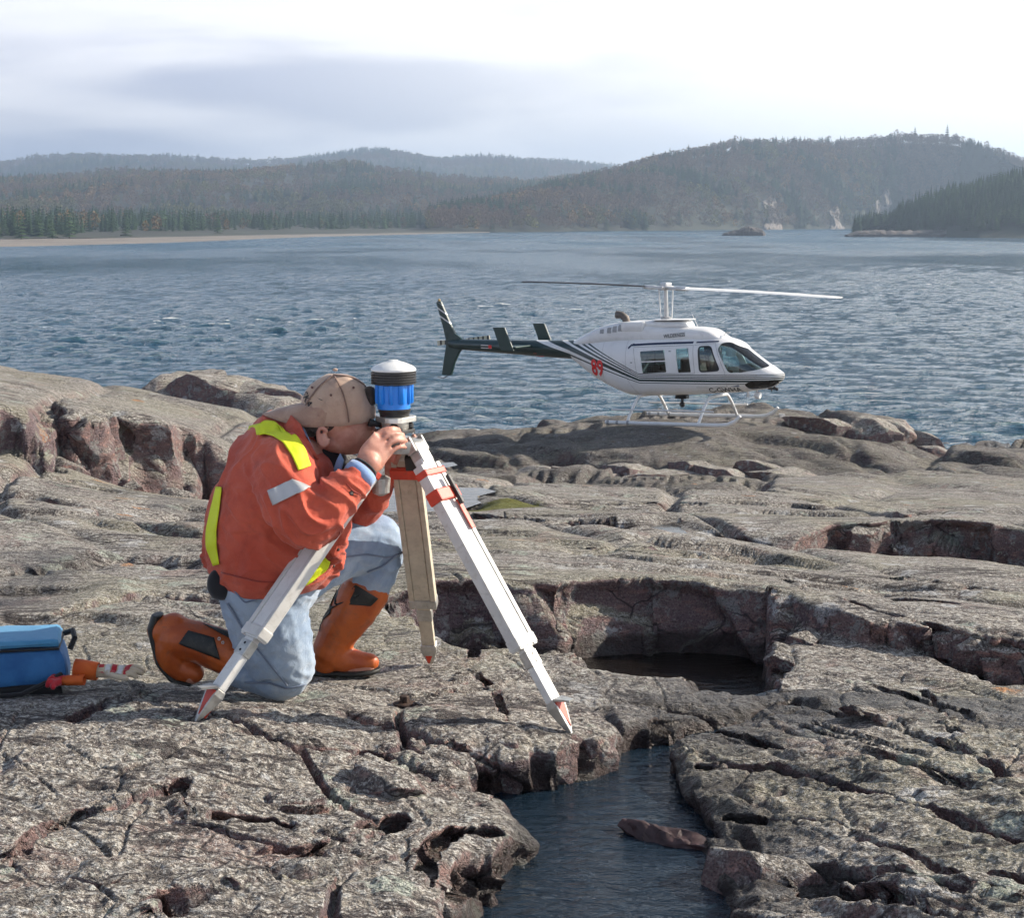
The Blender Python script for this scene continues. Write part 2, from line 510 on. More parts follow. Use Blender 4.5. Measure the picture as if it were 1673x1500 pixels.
def macro(x, y):
    """terrain height from slabs; returns z, wall factor and slab scale"""
    sc0 = np.clip(y / 6.0, 0.6, 5.0)
    fz = sstep(18, 9, y)
    wx = 0.040 * sc0 * perlin2(x / (0.45 * sc0), y / (0.45 * sc0) + 3.3) + fz * 0.014 * sc0 * perlin2(x / (0.12 * sc0) + 5, y / (0.12 * sc0))
    wy = 0.040 * sc0 * perlin2(x / (0.45 * sc0) + 40, y / (0.45 * sc0)) + fz * 0.014 * sc0 * perlin2(x / (0.12 * sc0) + 77, y / (0.12 * sc0))
    g1, g2, cid = worley2(x / (0.34 * sc0), y / (0.40 * sc0))
    blk = (cid / 255.0 - 0.5) * sstep(0.0, 0.16, g2 - g1) * 0.09 * sc0 * (0.45 + 0.55 * fz)
    xw, yw = x + wx, y + wy
    z = CAM_Z - np.interp(y, BASE_Y, BASE_H) + 0.05 * sc0 * perlin2(x / sc0, y / sc0)
    for poly, f, rad, steep, sc in SL:
        px = np.array([q[0] for q in poly]); py = np.array([q[1] for q in poly])
        reach = 1.2 * max(1, sc)
        m = (x > px.min() - reach) & (x < px.max() + reach) & (y > py.min() - reach) & (y < py.max() + reach)
        if not m.any():
            continue
        d = poly_sd(xw[m], yw[m], poly) + blk[m]
        top = tps_eval(f, x[m], y[m])
        q = np.clip(d / rad, 0, 1)
        zz = top - rad * (1 - np.sqrt(np.clip(1 - (1 - q) ** 2, 0, 1)))
        zz = np.where(d < 0, zz + d * steep, zz)
        zz = np.where(d < -reach, -50, zz)
        z[m] = np.maximum(z[m], zz)
    for poly, zl, dep in BA:
        px = [q[0] for q in poly]; py = [q[1] for q in poly]
        e = 1.0
        m = (x > min(px) - e) & (x < max(px) + e) & (y > min(py) - e) & (y < max(py) + e)
        if not m.any():
            continue
        d = poly_sd(xw[m], yw[m], poly)
        k = sstep(-0.6, 0.05, d)
        z[m] = z[m] * (1 - k) + k * (zl + 0.05 - (dep + 0.05) * sstep(-0.25, 0.25, d))
    for pl, dep, wdt in LEDGES:
        px = [q[0] for q in pl]; py = [q[1] for q in pl]
        e = dep * 9 + 0.1
        m = (x > min(px) - 0.02) & (x < max(px) + 0.02) & (y > min(py) - e) & (y < max(py) + wdt * 4)
        if not m.any():
            continue
        o_ = np.argsort(px)
        yl = np.interp(x[m], np.array(px)[o_], np.array(py)[o_]) + wy[m]
        s_ = yl - y[m]                                     # > 0 on the near side
        end = np.clip(np.minimum(x[m] - min(px), max(px) - x[m]) / (0.18 * (max(px) - min(px)) + 1e-6), 0, 1)
        z[m] = z[m] - dep * end * sstep(-wdt, wdt, s_) * np.exp(-np.clip(s_, 0, None) / (dep * 4.5))
    for pl, wdt, dep in CR:
        px = [q[0] for q in pl]; py = [q[1] for q in pl]
        e = wdt * 4
        m = (x > min(px) - e) & (x < max(px) + e) & (y > min(py) - e) & (y < max(py) + e)
        if not m.any():
            continue
        d, par = line_d(xw[m], yw[m], pl)
        w = wdt * (0.55 + 0.9 * np.abs(perlin2(par * 9 + wdt * 300, par * 0 + 2.2)))
        z[m] = z[m] - dep * np.exp(-(d / w) ** 2) * np.clip(1.3 - np.abs(par - 0.5) * 0.8, 0, 1)
    return z


def foliation(x, y, ang, L, A):
    c, s = math.cos(ang), math.sin(ang)
    u = x * c + y * s
    v = -x * s + y * c
    f = v / (0.24 * L) + 1.7 * perlin2(u / (1.5 * L), v / (0.75 * L)) + 0.35 * perlin2(u / (0.3 * L) + 9, v / (0.18 * L))
    fr = f - np.floor(f)
    k = np.floor(f)
    hsh = np.clip(0.5 + 0.9 * perlin2(u / (0.42 * L), f * 0.9 + 3.7), 0, 1)
    saw = np.where(fr < 0.86, fr / 0.86, 1 - sstep(0.86, 1.0, fr)) if L < 2 else np.where(fr < 0.78, fr / 0.78, 1 - sstep(0.78, 1.0, fr))
    rid = (1 - np.abs(perlin2(u / (0.40 * L) + 31, v / (0.085 * L)))) if L < 2 else 0.75
    brk = sstep(-0.15, 0.35, perlin2(u / (0.8 * L) + 71, v / (0.45 * L) + 13))
    return A * ((saw - 0.5) * (0.15 + 1.1 * hsh) * (0.25 + 0.75 * brk) + 0.30 * (rid - 0.75)), hsh


def detail(x, y):
    sc = np.clip(y / 6.0, 1.0, 3.0)
    n1 = sstep(8.5, 5.5, y)                               # decimetre relief, near
    n2 = sstep(4.5, 9.0, y) * sstep(24.0, 13.0, y)         # middle distance
    # foliation direction swings across the outcrop
    wl = sstep(-0.05, -0.25, x / y)
    wr = sstep(0.0, 0.14, x / y)
    wm = np.clip(1 - wl - wr, 0, 1)
    near = sstep(5.2, 4.3, y)
    a1, _ = foliation(x, y, math.radians(-52), 1.0, 0.040)
    a2, _ = foliation(x, y, math.radians(-18), 1.15, 0.030)
    a3, _ = foliation(x, y, math.radians(32), 1.1, 0.034)
    left = a2 * (1 - near) + a3 * near
    z = n1 * (wr * a1 + wm * (0.6 * a2 + 0.25 * a3) + wl * left)
    b1, _ = foliation(x + 3, y, math.radians(-32), 3.4, 0.065)
    b2, _ = foliation(x + 9, y, math.radians(-12), 3.0, 0.060)
    z = z + n2 * (wr * b1 + (1 - wr) * b2)
    # broad swells
    z = z + 0.020 * sc * fbm2(x / (1.3 * sc), y / (1.3 * sc), 2)
    # joints
    wxp = 0.12 * perlin2(x / 0.5, y / 0.5); wyp = 0.12 * perlin2(x / 0.5 + 8, y / 0.5 + 8)
    f1, f2, cid = worley2((x + wxp) / 0.85 + 0.5 * y, (y + wyp) / 0.75)
    e = f2 - f1
    msk = sstep(0.05, 0.4, perlin2(x / 0.9 + 4, y / 0.9))
    z = z + n1 * (-0.040 * msk * np.clip(1 - e / 0.045, 0, 1) + 0.016 * (cid / 255.0 - 0.5) * sstep(0.0, 0.22, e))
    f1, f2, cid = worley2((x + wxp) / 0.23 + 11, (y + wyp) / 0.30 + 0.4 * x)
    e = f2 - f1
    z = z + sstep(7.5, 5.0, y) * (-0.010 * (1 - 0.6 * msk) * np.clip(1 - e / 0.07, 0, 1) + 0.008 * (cid / 255.0 - 0.5) * sstep(0.0, 0.22, e))
    # big joints farther out
    far = sstep(7.0, 12.0, y)
    f1, f2, cid = worley2(x / 1.7 + 0.1 * y, y / 3.2)
    e = f2 - f1
    z = z + far * (-0.08 * np.exp(-(e / (0.06 + 0.10 * sstep(14, 24, y))) ** 2) + 0.035 * (cid / 255.0 - 0.5) * sstep(0.0, 0.22, e))
    vf = sstep(24, 34, y)
    f1, f2, cid = worley2(x / 2.1 + 0.25 * y, y / 1.9 + 5)
    z = z + vf * (0.30 * (cid / 255.0 - 0.5) * sstep(0.0, 0.22, f2 - f1) - 0.22 * np.exp(-((f2 - f1) / 0.12) ** 2)) + vf * 0.16 * fbm2(x / 2.6, y / 2.6, 3)
    # grain and pits, only where the mesh can carry them
    z = z + 0.006 * sstep(6.5, 4.5, y) * fbm2(x / 0.06, y / 0.06, 3, 0.6) + 0.007 * sc * sstep(16, 9, y) * fbm2(x / (0.3 * sc), y / (0.45 * sc), 2)
    pit = perlin2(x / 0.10 + 50, y / 0.16)
    z = z - 0.008 * sstep(7.0, 5.0, y) * sstep(0.5, 0.75, pit)
    hx, hy = P(1105, 690, 43.0).x, 43.0
    pad = np.exp(-(((x - hx) / 3.4) ** 2 + ((y - hy + 1.0) / 3.2) ** 2) ** 2)
    z = z * (1 - 0.9 * pad) - 0.05 * pad
    for a, b, h, rr in ((460, 1148, 1.492, 0.13), (565, 1103, 1.503, 0.15), (300, 1110, 1.475, 0.12), (318, 1172, 1.405, 0.05), (935, 1192, 1.475, 0.05), (705, 1087, 1.515, 0.05), (60, 1128, 1.44, 0.2), (661, 1150, 1.475, 0.10)):
        q = G(a, b, h)
        pad = np.exp(-((x - q.x) ** 2 + (y - q.y) ** 2) / rr ** 2)
        z = z * (1 - 0.85 * pad) - 0.008 * pad
    return z


FLAT = [(-0.68, 5.06, 0.16), (-0.5, 5.25, 0.12)]


def height(x, y):
    return macro(x, y) + detail(x, y)


# columns and rows: finer where the photographer looks; rows follow the relief
NC, NR = 800, 1080
uc = np.concatenate([np.linspace(-0.85, -0.34, 50)[:-1], np.linspace(-0.34, 0.34, NC - 98), np.linspace(0.34, 0.85, 50)[1:]])
NC = len(uc)
cs = uc[::8]
Yf = np.exp(np.linspace(math.log(1.6), math.log(74.0), 2600))
XX, YY = np.meshgrid(cs, Yf)          # rows, cols
zz = macro((XX * YY).ravel(), YY.ravel()).reshape(XX.shape)
pyv = (CAM_Z - zz) / YY * FPX         # ~ screen height
dpy = np.diff(pyv, axis=0)
dl = np.diff(np.log(YY), axis=0) * np.where(YY[1:] > 7, np.where((YY[1:] > 18) & (YY[1:] < 36.8), 50.0, np.where(YY[1:] > 51, 60.0, np.where((YY[1:] > 36.8) & (YY[1:] < 39.4), 420.0, 190.0))), 70.0)
ds = np.sqrt(dpy ** 2 * np.where(dpy < 0, 1.0, 0.55) + dl ** 2)
ds *= np.where(YY[1:] < 3.0, 0.15, 1.0)
ker = np.hanning(51); ker /= ker.sum()
ds = np.apply_along_axis(lambda q: np.convolve(np.pad(q, 25, mode='edge'), ker, mode='valid'), 1, ds)
cdf = np.vstack([np.zeros((1, ds.shape[1])), np.cumsum(ds, axis=0)])
cdf /= cdf[-1]
rowc = np.stack([np.interp(np.linspace(0, 1, NR), cdf[:, j], np.log(Yf)) for j in range(cdf.shape[1])], 1)
rows = np.stack([np.interp(uc, cs, rowc[i]) for i in range(NR)], 0)
YG = np.exp(rows)
XG = YG * uc[None, :]
xf, yf = XG.ravel(), YG.ravel()
zf = height(xf, yf)
# push the surface along its normal so that walls get relief too
ZG = zf.reshape(NR, NC)
Pg = np.stack([XG, YG, ZG], -1)
du = np.gradient(Pg, axis=1); dv = np.gradient(Pg, axis=0)
nrm = np.cross(du, dv)
nrm /= np.linalg.norm(nrm, axis=2)[..., None] + 1e-9
zm = macro(xf, yf).reshape(NR, NC)
Pm = np.stack([XG, YG, zm], -1)
nm = np.cross(np.gradient(Pm, axis=1), np.gradient(Pm, axis=0))
nz = (nm[..., 2] / (np.linalg.norm(nm, axis=2) + 1e-9)).ravel()
wallf = sstep(0.80, 0.45, nz)
scl = np.clip(yf / 6.0, 0.8, 3.0)
fs_ = 1 + 2.0 * sstep(10, 25, yf)
dn = 0.05 * scl * perlin3(xf / (0.20 * scl), yf / (0.20 * scl * fs_), zf / (0.14 * scl)) + 0.020 * scl * sstep(26, 12, yf) * perlin3(xf / (0.07 * scl), yf / (0.07 * scl), zf / (0.05 * scl))
sw = 0.26 * scl
w1, w2, wc = worley2((xf * 0.75 + yf * 0.66) / sw + 0.25 * perlin2(xf / sw, zf / sw), zf / (0.75 * sw) + 0.3 * (xf / sw))
dn = 0.45 * dn + 0.11 * scl * ((wc / 255.0 - 0.5) * sstep(0.0, 0.10, w2 - w1) - 0.22 * np.clip(1 - (w2 - w1) / 0.08, 0, 1)) * sstep(30, 20, yf)
dn = dn * wallf * sstep(2.0, 3.0, yf) * (1 - 0.55 * sstep(12, 24, yf))
Pf = Pg.reshape(-1, 3) + nrm.reshape(-1, 3) * dn[:, None]
ZF = Pf[:, 2]
rock_me = grid_mesh('bedrock', Pf, NR, NC)
add_attr(rock_me, 'wall', wallf)
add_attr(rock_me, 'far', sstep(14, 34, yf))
moss = np.zeros(len(xf))
for pl, h in (([(740, 822), (800, 815), (880, 812), (890, 820), (840, 830), (790, 836), (735, 836)], 2.2),
              ([(1380, 752), (1420, 755), (1400, 762), (1370, 760)], 3.9), ([(820, 765), (850, 763), (850, 770), (815, 771)], 3.8)):
    pp = [(G(a, b, h).x, G(a, b, h).y) for a, b in pl]
    moss = np.maximum(moss, sstep(-0.25, 0.15, poly_sd(xf, yf, pp)))
add_attr(rock_me, 'moss', moss)
wet = sstep(0.16, 0.02, ZF - (CAM_Z - 1.60)) * (yf < 5.6) + sstep(0.16, 0.02, ZF - (CAM_Z - 1.78)) * (yf >= 5.6) * (yf < 7.6)
wet = np.maximum(wet, sstep(0.9, 0.3, ZF) * (yf > 25))
wetpl = [(-60, 905), (60, 890), (180, 900), (120, 960), (60, 1000), (-60, 990)]
pp = [(G(a, b, 1.57).x, G(a, b, 1.57).y) for a, b in wetpl]
wet = np.maximum(wet, 0.62 * sstep(-0.5, 0.2, poly_sd(xf, yf, pp) + 0.4 * perlin2(xf / 0.4, yf / 0.4)))
pp = [(G(a, b, 2.0).x, G(a, b, 2.0).y) for a, b in [(120, 815), (260, 835), (400, 850), (420, 890), (280, 870), (150, 845)]]
wet = np.maximum(wet, 0.6 * sstep(-0.5, 0.2, poly_sd(xf, yf, pp) + 0.4 * perlin2(xf / 0.4, yf / 0.4)))
pp = [(G(a, b, 3.9).x, G(a, b, 3.9).y) for a, b in [(330, 640), (460, 650), (480, 700), (330, 700)]]
wet = np.maximum(wet, sstep(-3, 0.5, poly_sd(xf, yf, pp)) * (yf > 24))
add_attr(rock_me, 'wet', np.clip(wet, 0, 1))


def rock_material():
    m = bpy.data.materials.new('gneiss')
    m.use_nodes = True
    t = m.node_tree
    b = t.nodes['Principled BSDF']
    tcx = node(t, 'ShaderNodeTexCoord')
    ob = tcx.outputs['Object']
    geo = node(t, 'ShaderNodeNewGeometry')
    sx = node(t, 'ShaderNodeSeparateXYZ')
    t.links.new(geo.outputs['Normal'], sx.inputs[0])
    nzv = sx.outputs[2]

    def attr(nm):
        a = node(t, 'ShaderNodeAttribute')
        a.attribute_name = nm
        return a.outputs['Fac']
    big = noise(t, ob, 0.7, 3, 0.6, 0.4)
    med = noise(t, ob, 5.0, 4, 0.62, 0.3)
    str_v = mapping(t, ob, scale=(3.0, 11.0, 14.0), rot=(0, 0, math.radians(-40)))
    streak = noise(t, str_v, 2.2, 4, 0.65, 0.4)
    fine = noise(t, ob, 48.0, 3, 0.7)
    spk = noise(t, ob, 130.0, 1, 0.6)
    # bare rock: pink felsic to purple grey
    base = mixc(t, maprange(t, med, 0.35, 0.68), (0.205, 0.132, 0.116), (0.138, 0.100, 0.104))
    base = mixc(t, maprange(t, streak, 0.50, 0.72), base, (0.36, 0.205, 0.165))
    base = mixc(t, maprange(t, big, 0.50, 0.70), base, (0.16, 0.115, 0.12))
    # weathered, lichen-grey skin on everything that faces up
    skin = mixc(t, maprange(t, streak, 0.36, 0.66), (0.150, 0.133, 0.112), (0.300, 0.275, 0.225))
    skin = mixc(t, mathn(t, 'MULTIPLY', maprange(t, fine, 0.53, 0.60), 0.9), skin, (0.56, 0.55, 0.49))
    mid = noise(t, mapping(t, ob, scale=(9.0, 16.0, 16.0)), 1.6, 4, 0.72, 0.5)
    skin = mixc(t, mathn(t, 'MULTIPLY', maprange(t, mid, 0.54, 0.66), 0.75), skin, (0.50, 0.485, 0.42))
    skin = mixc(t, mathn(t, 'MULTIPLY', maprange(t, mid, 0.46, 0.34), 0.8), skin, (0.070, 0.055, 0.055))
    skin = mixc(t, mathn(t, 'MULTIPLY', maprange(t, fine, 0.46, 0.36), 0.85), skin, (0.050, 0.042, 0.042))
    skin = mixc(t, mathn(t, 'MULTIPLY', maprange(t, big, 0.45, 0.62), 0.5), skin, (0.27, 0.26, 0.17))
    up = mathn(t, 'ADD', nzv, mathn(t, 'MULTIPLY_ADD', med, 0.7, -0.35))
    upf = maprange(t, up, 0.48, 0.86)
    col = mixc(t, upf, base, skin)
    pk = noise(t, ob, 2.6, 4, 0.65, 0.6)
    col = mixc(t, mathn(t, 'MULTIPLY', maprange(t, pk, 0.56, 0.68), 0.45), col, (0.27, 0.165, 0.14))
    # dark mineral bands and cracks
    dk = noise(t, mapping(t, ob, scale=(2.0, 9.0, 9.0), rot=(0, 0, math.radians(-30))), 4.2, 4, 0.7, 0.8)
    col = mixc(t, mathn(t, 'MULTIPLY', maprange(t, dk, 0.57, 0.68), 0.75), col, (0.07, 0.055, 0.055))
    # crustose lichens: pale grey, green-grey, orange
    v1 = node(t, 'ShaderNodeTexVoronoi')
    v1.inputs['Scale'].default_value = 26.0
    v1.inputs['Randomness'].default_value = 1.0
    dist_v = mixc(t, 0.10, ob, noise(t, ob, 20.0, 2, 0.6, out=1))
    t.links.new(dist_v, v1.inputs['Vector'])
    sv = node(t, 'ShaderNodeSeparateColor')
    t.links.new(v1.outputs['Color'], sv.inputs[0])
    spot = mathn(t, 'MULTIPLY', maprange(t, v1.outputs['Distance'], 0.34, 0.22), maprange(t, sv.outputs[0], 0.55, 0.60))
    spot = mathn(t, 'MULTIPLY', spot, maprange(t, noise(t, ob, 1.8, 3, 0.6), 0.42, 0.60))
    lic = mixc(t, sv.outputs[1], (0.46, 0.47, 0.43), (0.34, 0.36, 0.28))
    col = mixc(t, mathn(t, 'MULTIPLY', spot, 0.85), col, lic)
    v2 = node(t, 'ShaderNodeTexVoronoi')
    v2.inputs['Scale'].default_value = 7.0
    dist_v2 = mixc(t, 0.16, ob, noise(t, ob, 14.0, 3, 0.7, out=1))
    t.links.new(dist_v2, v2.inputs['Vector'])
    sv2 = node(t, 'ShaderNodeSeparateColor')
    t.links.new(v2.outputs['Color'], sv2.inputs[0])
    p2 = mathn(t, 'MULTIPLY', maprange(t, v2.outputs['Distance'], 0.42, 0.30), maprange(t, sv2.outputs[0], 0.70, 0.72))
    p2 = mathn(t, 'MULTIPLY', p2, maprange(t, fine, 0.36, 0.5))
    lic2 = mixc(t, maprange(t, sv2.outputs[1], 0.90, 0.93), (0.37, 0.42, 0.34), (0.45, 0.19, 0.04))
    lic2 = mixc(t, maprange(t, sv2.outputs[2], 0.5, 0.55), lic2, (0.50, 0.51, 0.49))
    col = mixc(t, mathn(t, 'MULTIPLY', p2, 0.8), col, lic2)
    wl_ = mathn(t, 'MULTIPLY', maprange(t, noise(t, ob, 9.0, 4, 0.75, 0.4), 0.52, 0.60), maprange(t, nzv, 0.75, 0.4))
    col = mixc(t, mathn(t, 'MULTIPLY', wl_, 0.75), col, (0.27, 0.28, 0.26))
    # tiny pale feldspar specks
    col = mixc(t, mathn(t, 'MULTIPLY', maprange(t, spk, 0.58, 0.66), mathn(t, 'MULTIPLY_ADD', upf, 0.55, 0.2)), col, (0.52, 0.50, 0.45))
    col = mixc(t, mathn(t, 'MULTIPLY', maprange(t, spk, 0.42, 0.33), 0.7), col, (0.05, 0.045, 0.045))
    vc = node(t, 'ShaderNodeTexVoronoi', feature='DISTANCE_TO_EDGE')
    vc.inputs['Scale'].default_value = 1.0
    t.links.new(mixc(t, 0.35, mapping(t, ob, scale=(3.2, 6.5, 6.5), rot=(0, 0, math.radians(-35))), noise(t, ob, 7.0, 2, 0.6, out=1)), vc.inputs['Vector'])
    hair = maprange(t, vc.outputs['Distance'], 0.020, 0.004)
    hair = mathn(t, 'MULTIPLY', hair, maprange(t, noise(t, ob, 3.3, 3, 0.5), 0.42, 0.56))
    col = mixc(t, mathn(t, 'MULTIPLY', hair, 0.85), col, (0.03, 0.024, 0.024))
    fis = None
    for rz_, sc_, off_ in ((-30, (0.6, 4.6, 3.0), 0.0), (10, (0.4, 2.8, 2.0), 11.0)):
        fn = noise(t, mapping(t, ob, scale=sc_, rot=(0, 0, math.radians(rz_)), loc=(off_, off_, 0)), 1.3, 3, 0.55, 0.25)
        ln = maprange(t, mathn(t, 'ABSOLUTE', mathn(t, 'SUBTRACT', fn, 0.5)), 0.016, 0.004)
        ln = mathn(t, 'MULTIPLY', ln, maprange(t, noise(t, mapping(t, ob, loc=(off_, 3, 1)), 0.9, 3, 0.5), 0.46, 0.56))
        fis = ln if fis is None else mathn(t, 'MAXIMUM', fis, ln)
    fis = mathn(t, 'MULTIPLY', fis, maprange(t, nzv, 0.35, 0.7))
    col = mixc(t, mathn(t, 'MULTIPLY', fis, 0.85), col, (0.035, 0.028, 0.028))
    col = mixc(t, 1.0, col, (1.12, 1.10, 1.14), 'MULTIPLY')
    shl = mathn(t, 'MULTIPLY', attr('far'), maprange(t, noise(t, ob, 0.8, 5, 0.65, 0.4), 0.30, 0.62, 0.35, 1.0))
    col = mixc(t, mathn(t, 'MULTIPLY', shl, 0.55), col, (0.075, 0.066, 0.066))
    # moss, wet
    mm = maprange(t, mathn(t, 'ADD', attr('moss'), mathn(t, 'MULTIPLY_ADD', fine, 0.9, -0.45)), 0.5, 0.75)
    col = mixc(t, mm, col, mixc(t, med, (0.07, 0.085, 0.008), (0.17, 0.155, 0.018)))
    we = maprange(t, mathn(t, 'ADD', attr('wet'), mathn(t, 'MULTIPLY_ADD', med, 0.8, -0.4)), 0.35, 0.85)
    col = mixc(t, mathn(t, 'MULTIPLY', we, 0.80), col, (0.030, 0.024, 0.022))
    t.links.new(col, b.inputs['Base Color'])
    rg = mathn(t, 'MULTIPLY_ADD', we, -0.40, 0.80)
    t.links.new(rg, b.inputs['Roughness'])
    b.inputs['Specular IOR Level'].default_value = 0.35
    h = mathn(t, 'ADD', mathn(t, 'MULTIPLY', fine, 0.6), mathn(t, 'MULTIPLY', noise(t, str_v, 9.0, 4, 0.7, 0.0), 0.85))
    h = mathn(t, 'ADD', h, mathn(t, 'MULTIPLY', med, 1.2))
    h = mathn(t, 'ADD', h, mathn(t, 'MULTIPLY', mid, 1.1))

    bp = node(t, 'ShaderNodeBump')
    bp.inputs['Strength'].default_value = 0.9
    bp.inputs['Distance'].default_value = 0.034
    t.links.new(h, bp.inputs['Height'])
    hb = mathn(t, 'ADD', noise(t, ob, 1.7, 7, 0.66, 0.0), mathn(t, 'MULTIPLY', noise(t, mapping(t, ob, scale=(0.8, 3.2, 3.2), rot=(0, 0, math.radians(-20))), 1.6, 5, 0.6, 0.0), 0.8))
    b2 = node(t, 'ShaderNodeBump')
    b2.inputs['Strength'].default_value = 0.75
    t.links.new(mathn(t, 'MULTIPLY_ADD', attr('far'), 0.42, 0.13), b2.inputs['Distance'])
    t.links.new(hb, b2.inputs['Height'])
    t.links.new(b2.outputs[0], bp.inputs['Normal'])
    t.links.new(bp.outputs[0], b.inputs['Normal'])
    return m


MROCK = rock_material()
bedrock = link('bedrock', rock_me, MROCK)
tag(bedrock, 'lichen-grey and pink foliated bedrock shelving down to the lake', kind='structure')


def ground_z(x, y, r=0.05):
    d = (Pf[:, 0] - x) ** 2 + (Pf[:, 1] - y) ** 2
    m = d < r * r
    if m.any():
        return float(ZF[m].max())
    return float(ZF[int(np.argmin(d))])


def ground_mean(x, y, r=0.05):
    d = (Pf[:, 0] - x) ** 2 + (Pf[:, 1] - y) ** 2
    m = d < r * r
    if m.any():
        return float(ZF[m].mean())
    return float(ZF[int(np.argmin(d))])


# ------------------------------------------------------------------ lake
def water_material(name, deep, bump_scales, bump_dist, rough=0.06, foam=False, strength=1.0):
    m = bpy.data.materials.new(name)
    m.use_nodes = True
    t = m.node_tree
    b = t.nodes['Principled BSDF']
    tcx = node(t, 'ShaderNodeTexCoord')
    ob = tcx.outputs['Object']
    b.inputs['Base Color'].default_value = (*deep, 1)
    b.inputs['IOR'].default_value = 1.333
    b.inputs['Roughness'].default_value = rough
    h = None
    for sx_, sy_, s_, wgt, rot in bump_scales:
        v = noise(t, mapping(t, ob, scale=(sx_, sy_, 1), rot=(0, 0, rot)), s_, 4, 0.6, 0.3)
        v = mathn(t, 'MULTIPLY', v, wgt)
        h = v if h is None else mathn(t, 'ADD', h, v)
    bp = node(t, 'ShaderNodeBump')
    bp.inputs['Strength'].default_value = strength
    bp.inputs['Distance'].default_value = bump_dist
    t.links.new(h, bp.inputs['Height'])
    t.links.new(bp.outputs[0], b.inputs['Normal'])
    if foam:
        b.inputs['Specular IOR Level'].default_value = 0.5
        a = node(t, 'ShaderNodeAttribute')
        a.attribute_name = 'foam'
        fn = noise(t, ob, 2.2, 6, 0.7, 0.4)
        f = maprange(t, mathn(t, 'ADD', a.outputs['Fac'], mathn(t, 'MULTIPLY_ADD', fn, 1.4, -0.7)), 0.45, 0.8)
        g = node(t, 'ShaderNodeAttribute')
        g.attribute_name = 'crest'
        c = mixc(t, g.outputs['Fac'], deep, (0.02, 0.115, 0.105))
        c = mixc(t, f, c, (0.75, 0.78, 0.78))
        t.links.new(c, b.inputs['Base Color'])
        dv_ = node(t, 'ShaderNodeAttribute')
        dv_.attribute_name = 'chop'
        t.links.new(mathn(t, 'ADD', mathn(t, 'MULTIPLY_ADD', f, 0.6, rough), mathn(t, 'MULTIPLY', dv_.outputs['Fac'], maprange(t, noise(t, mapping(t, ob, scale=(0.012, 0.005, 1.0)), 1.0, 5, 0.6), 0.38, 0.62, 0.06, 0.34)), clamp=True), b.inputs['Roughness'])
    return m


def build_lake():
    wu = np.concatenate([np.linspace(-1.0, -0.34, 40)[:-1], np.linspace(-0.34, 0.34, 330), np.linspace(0.34, 1.0, 40)[1:]])
    # row spacing: even on the picture, but never coarser than short waves close by
    ys = [22.0]
    while ys[-1] < 3000:
        y = ys[-1]
        ys.append(y + min(max(0.0042 * y, 0.10), 0.0042 * y + 1e9) * (1.0 if y < 250 else (y / 250.0) ** 0.8))
    ys = np.array(ys)
    nr, nc = len(ys), len(wu)
    Yw, U = np.meshgrid(ys, wu, indexing='ij')
    Xw = U * Yw
    x, y = Xw.ravel(), Yw.ravel()
    z = np.zeros_like(x); dx = np.zeros_like(x); dy = np.zeros_like(x)
    rs = np.random.RandomState(3)
    spac = np.repeat(np.gradient(ys), nc)
    gust = 0.75 + 0.5 * perlin2(x / 45.0, y / 60.0)
    for k in range(64):
        lam = 0.5 * (4.2 / 0.5) ** (k / 63.0)
        th = math.radians(-118 + rs.randn() * 34)
        kx, ky = math.cos(th) * 2 * math.pi / lam, math.sin(th) * 2 * math.pi / lam
        a = 0.0078 * lam ** 0.75 * (0.6 + 0.8 * rs.rand())
        att = np.clip(1.6 - 4.0 * spac / lam * abs(math.sin(th)), 0, 1)
        ph = kx * x + ky * y + rs.rand() * 6.283
        w = a * att * gust
        z += w * np.cos(ph)
        s = -w * np.sin(ph) * 1.0
        dx += s * math.cos(th); dy += s * math.sin(th)
    fade = sstep(3000, 600, y)
    z *= fade
    co = np.stack([x + dx * fade, y + dy * fade, z - 0.02], -1)
    me = grid_mesh('lake', co, nr, nc)
    n1 = perlin2(x / 14.0, y / 20.0)
    foam = sstep(0.09, 0.20, z + 0.05 * n1) * (y < 400) * sstep(-0.1, 0.5, n1)
    # surf against the rocks
    for pl, rr in (([P(700, 690, 66), P(760, 690, 66), P(800, 700, 60), P(690, 715, 58)], 4.0),
                   ([P(400, 655, 72), P(470, 660, 70), P(560, 668, 66)], 2.0)):
        d, _ = line_d(x, y, [(q.x, q.y) for q in pl])
        foam = np.maximum(foam, 0.85 * np.exp(-(d / rr) ** 2) * sstep(-0.15, 0.2, z))
    add_attr(me, 'foam', np.clip(foam, 0, 1))
    add_attr(me, 'crest', np.clip(sstep(0.0, 0.16, z) * sstep(200, 50, y), 0, 1))
    add_attr(me, 'chop', sstep(90, 600, y))
    m = water_material('lake_water', (0.015, 0.082, 0.145),
                       [(0.7, 1.5, 0.42, 2.0, 0.2), (0.8, 1.8, 1.1, 1.1, 0.22), (0.8, 1.8, 2.7, 0.70, -0.15), (1, 1.5, 7.0, 0.30, 0.1)], 0.66, 0.05, True)
    o = link('lake', me, m)
    tag(o, 'choppy dark blue lake stretching to the far shore', kind='structure')


build_lake()


def flat_sheet(name, pts, z, mat, n=90, label=None):
    """level water sheet over an outline (world xy), a fine grid cut to the outline's bounds"""
    xs = [p[0] for p in pts]; ys = [p[1] for p in pts]
    bm = bmesh.new()
    vs = [bm.verts.new((p[0], p[1], z)) for p in pts]
    f = bm.faces.new(vs)
    if f.normal.z < 0:
        f.normal_flip()
    bmesh.ops.triangulate(bm, faces=bm.faces[:])
    me = bpy.data.meshes.new(name)
    bm.to_mesh(me); bm.free()
    for p in me.polygons:
        if p.normal.z < 0:
            p.flip()
    o = link(name, me, mat)
    tag(o, label, kind='structure')
    return o


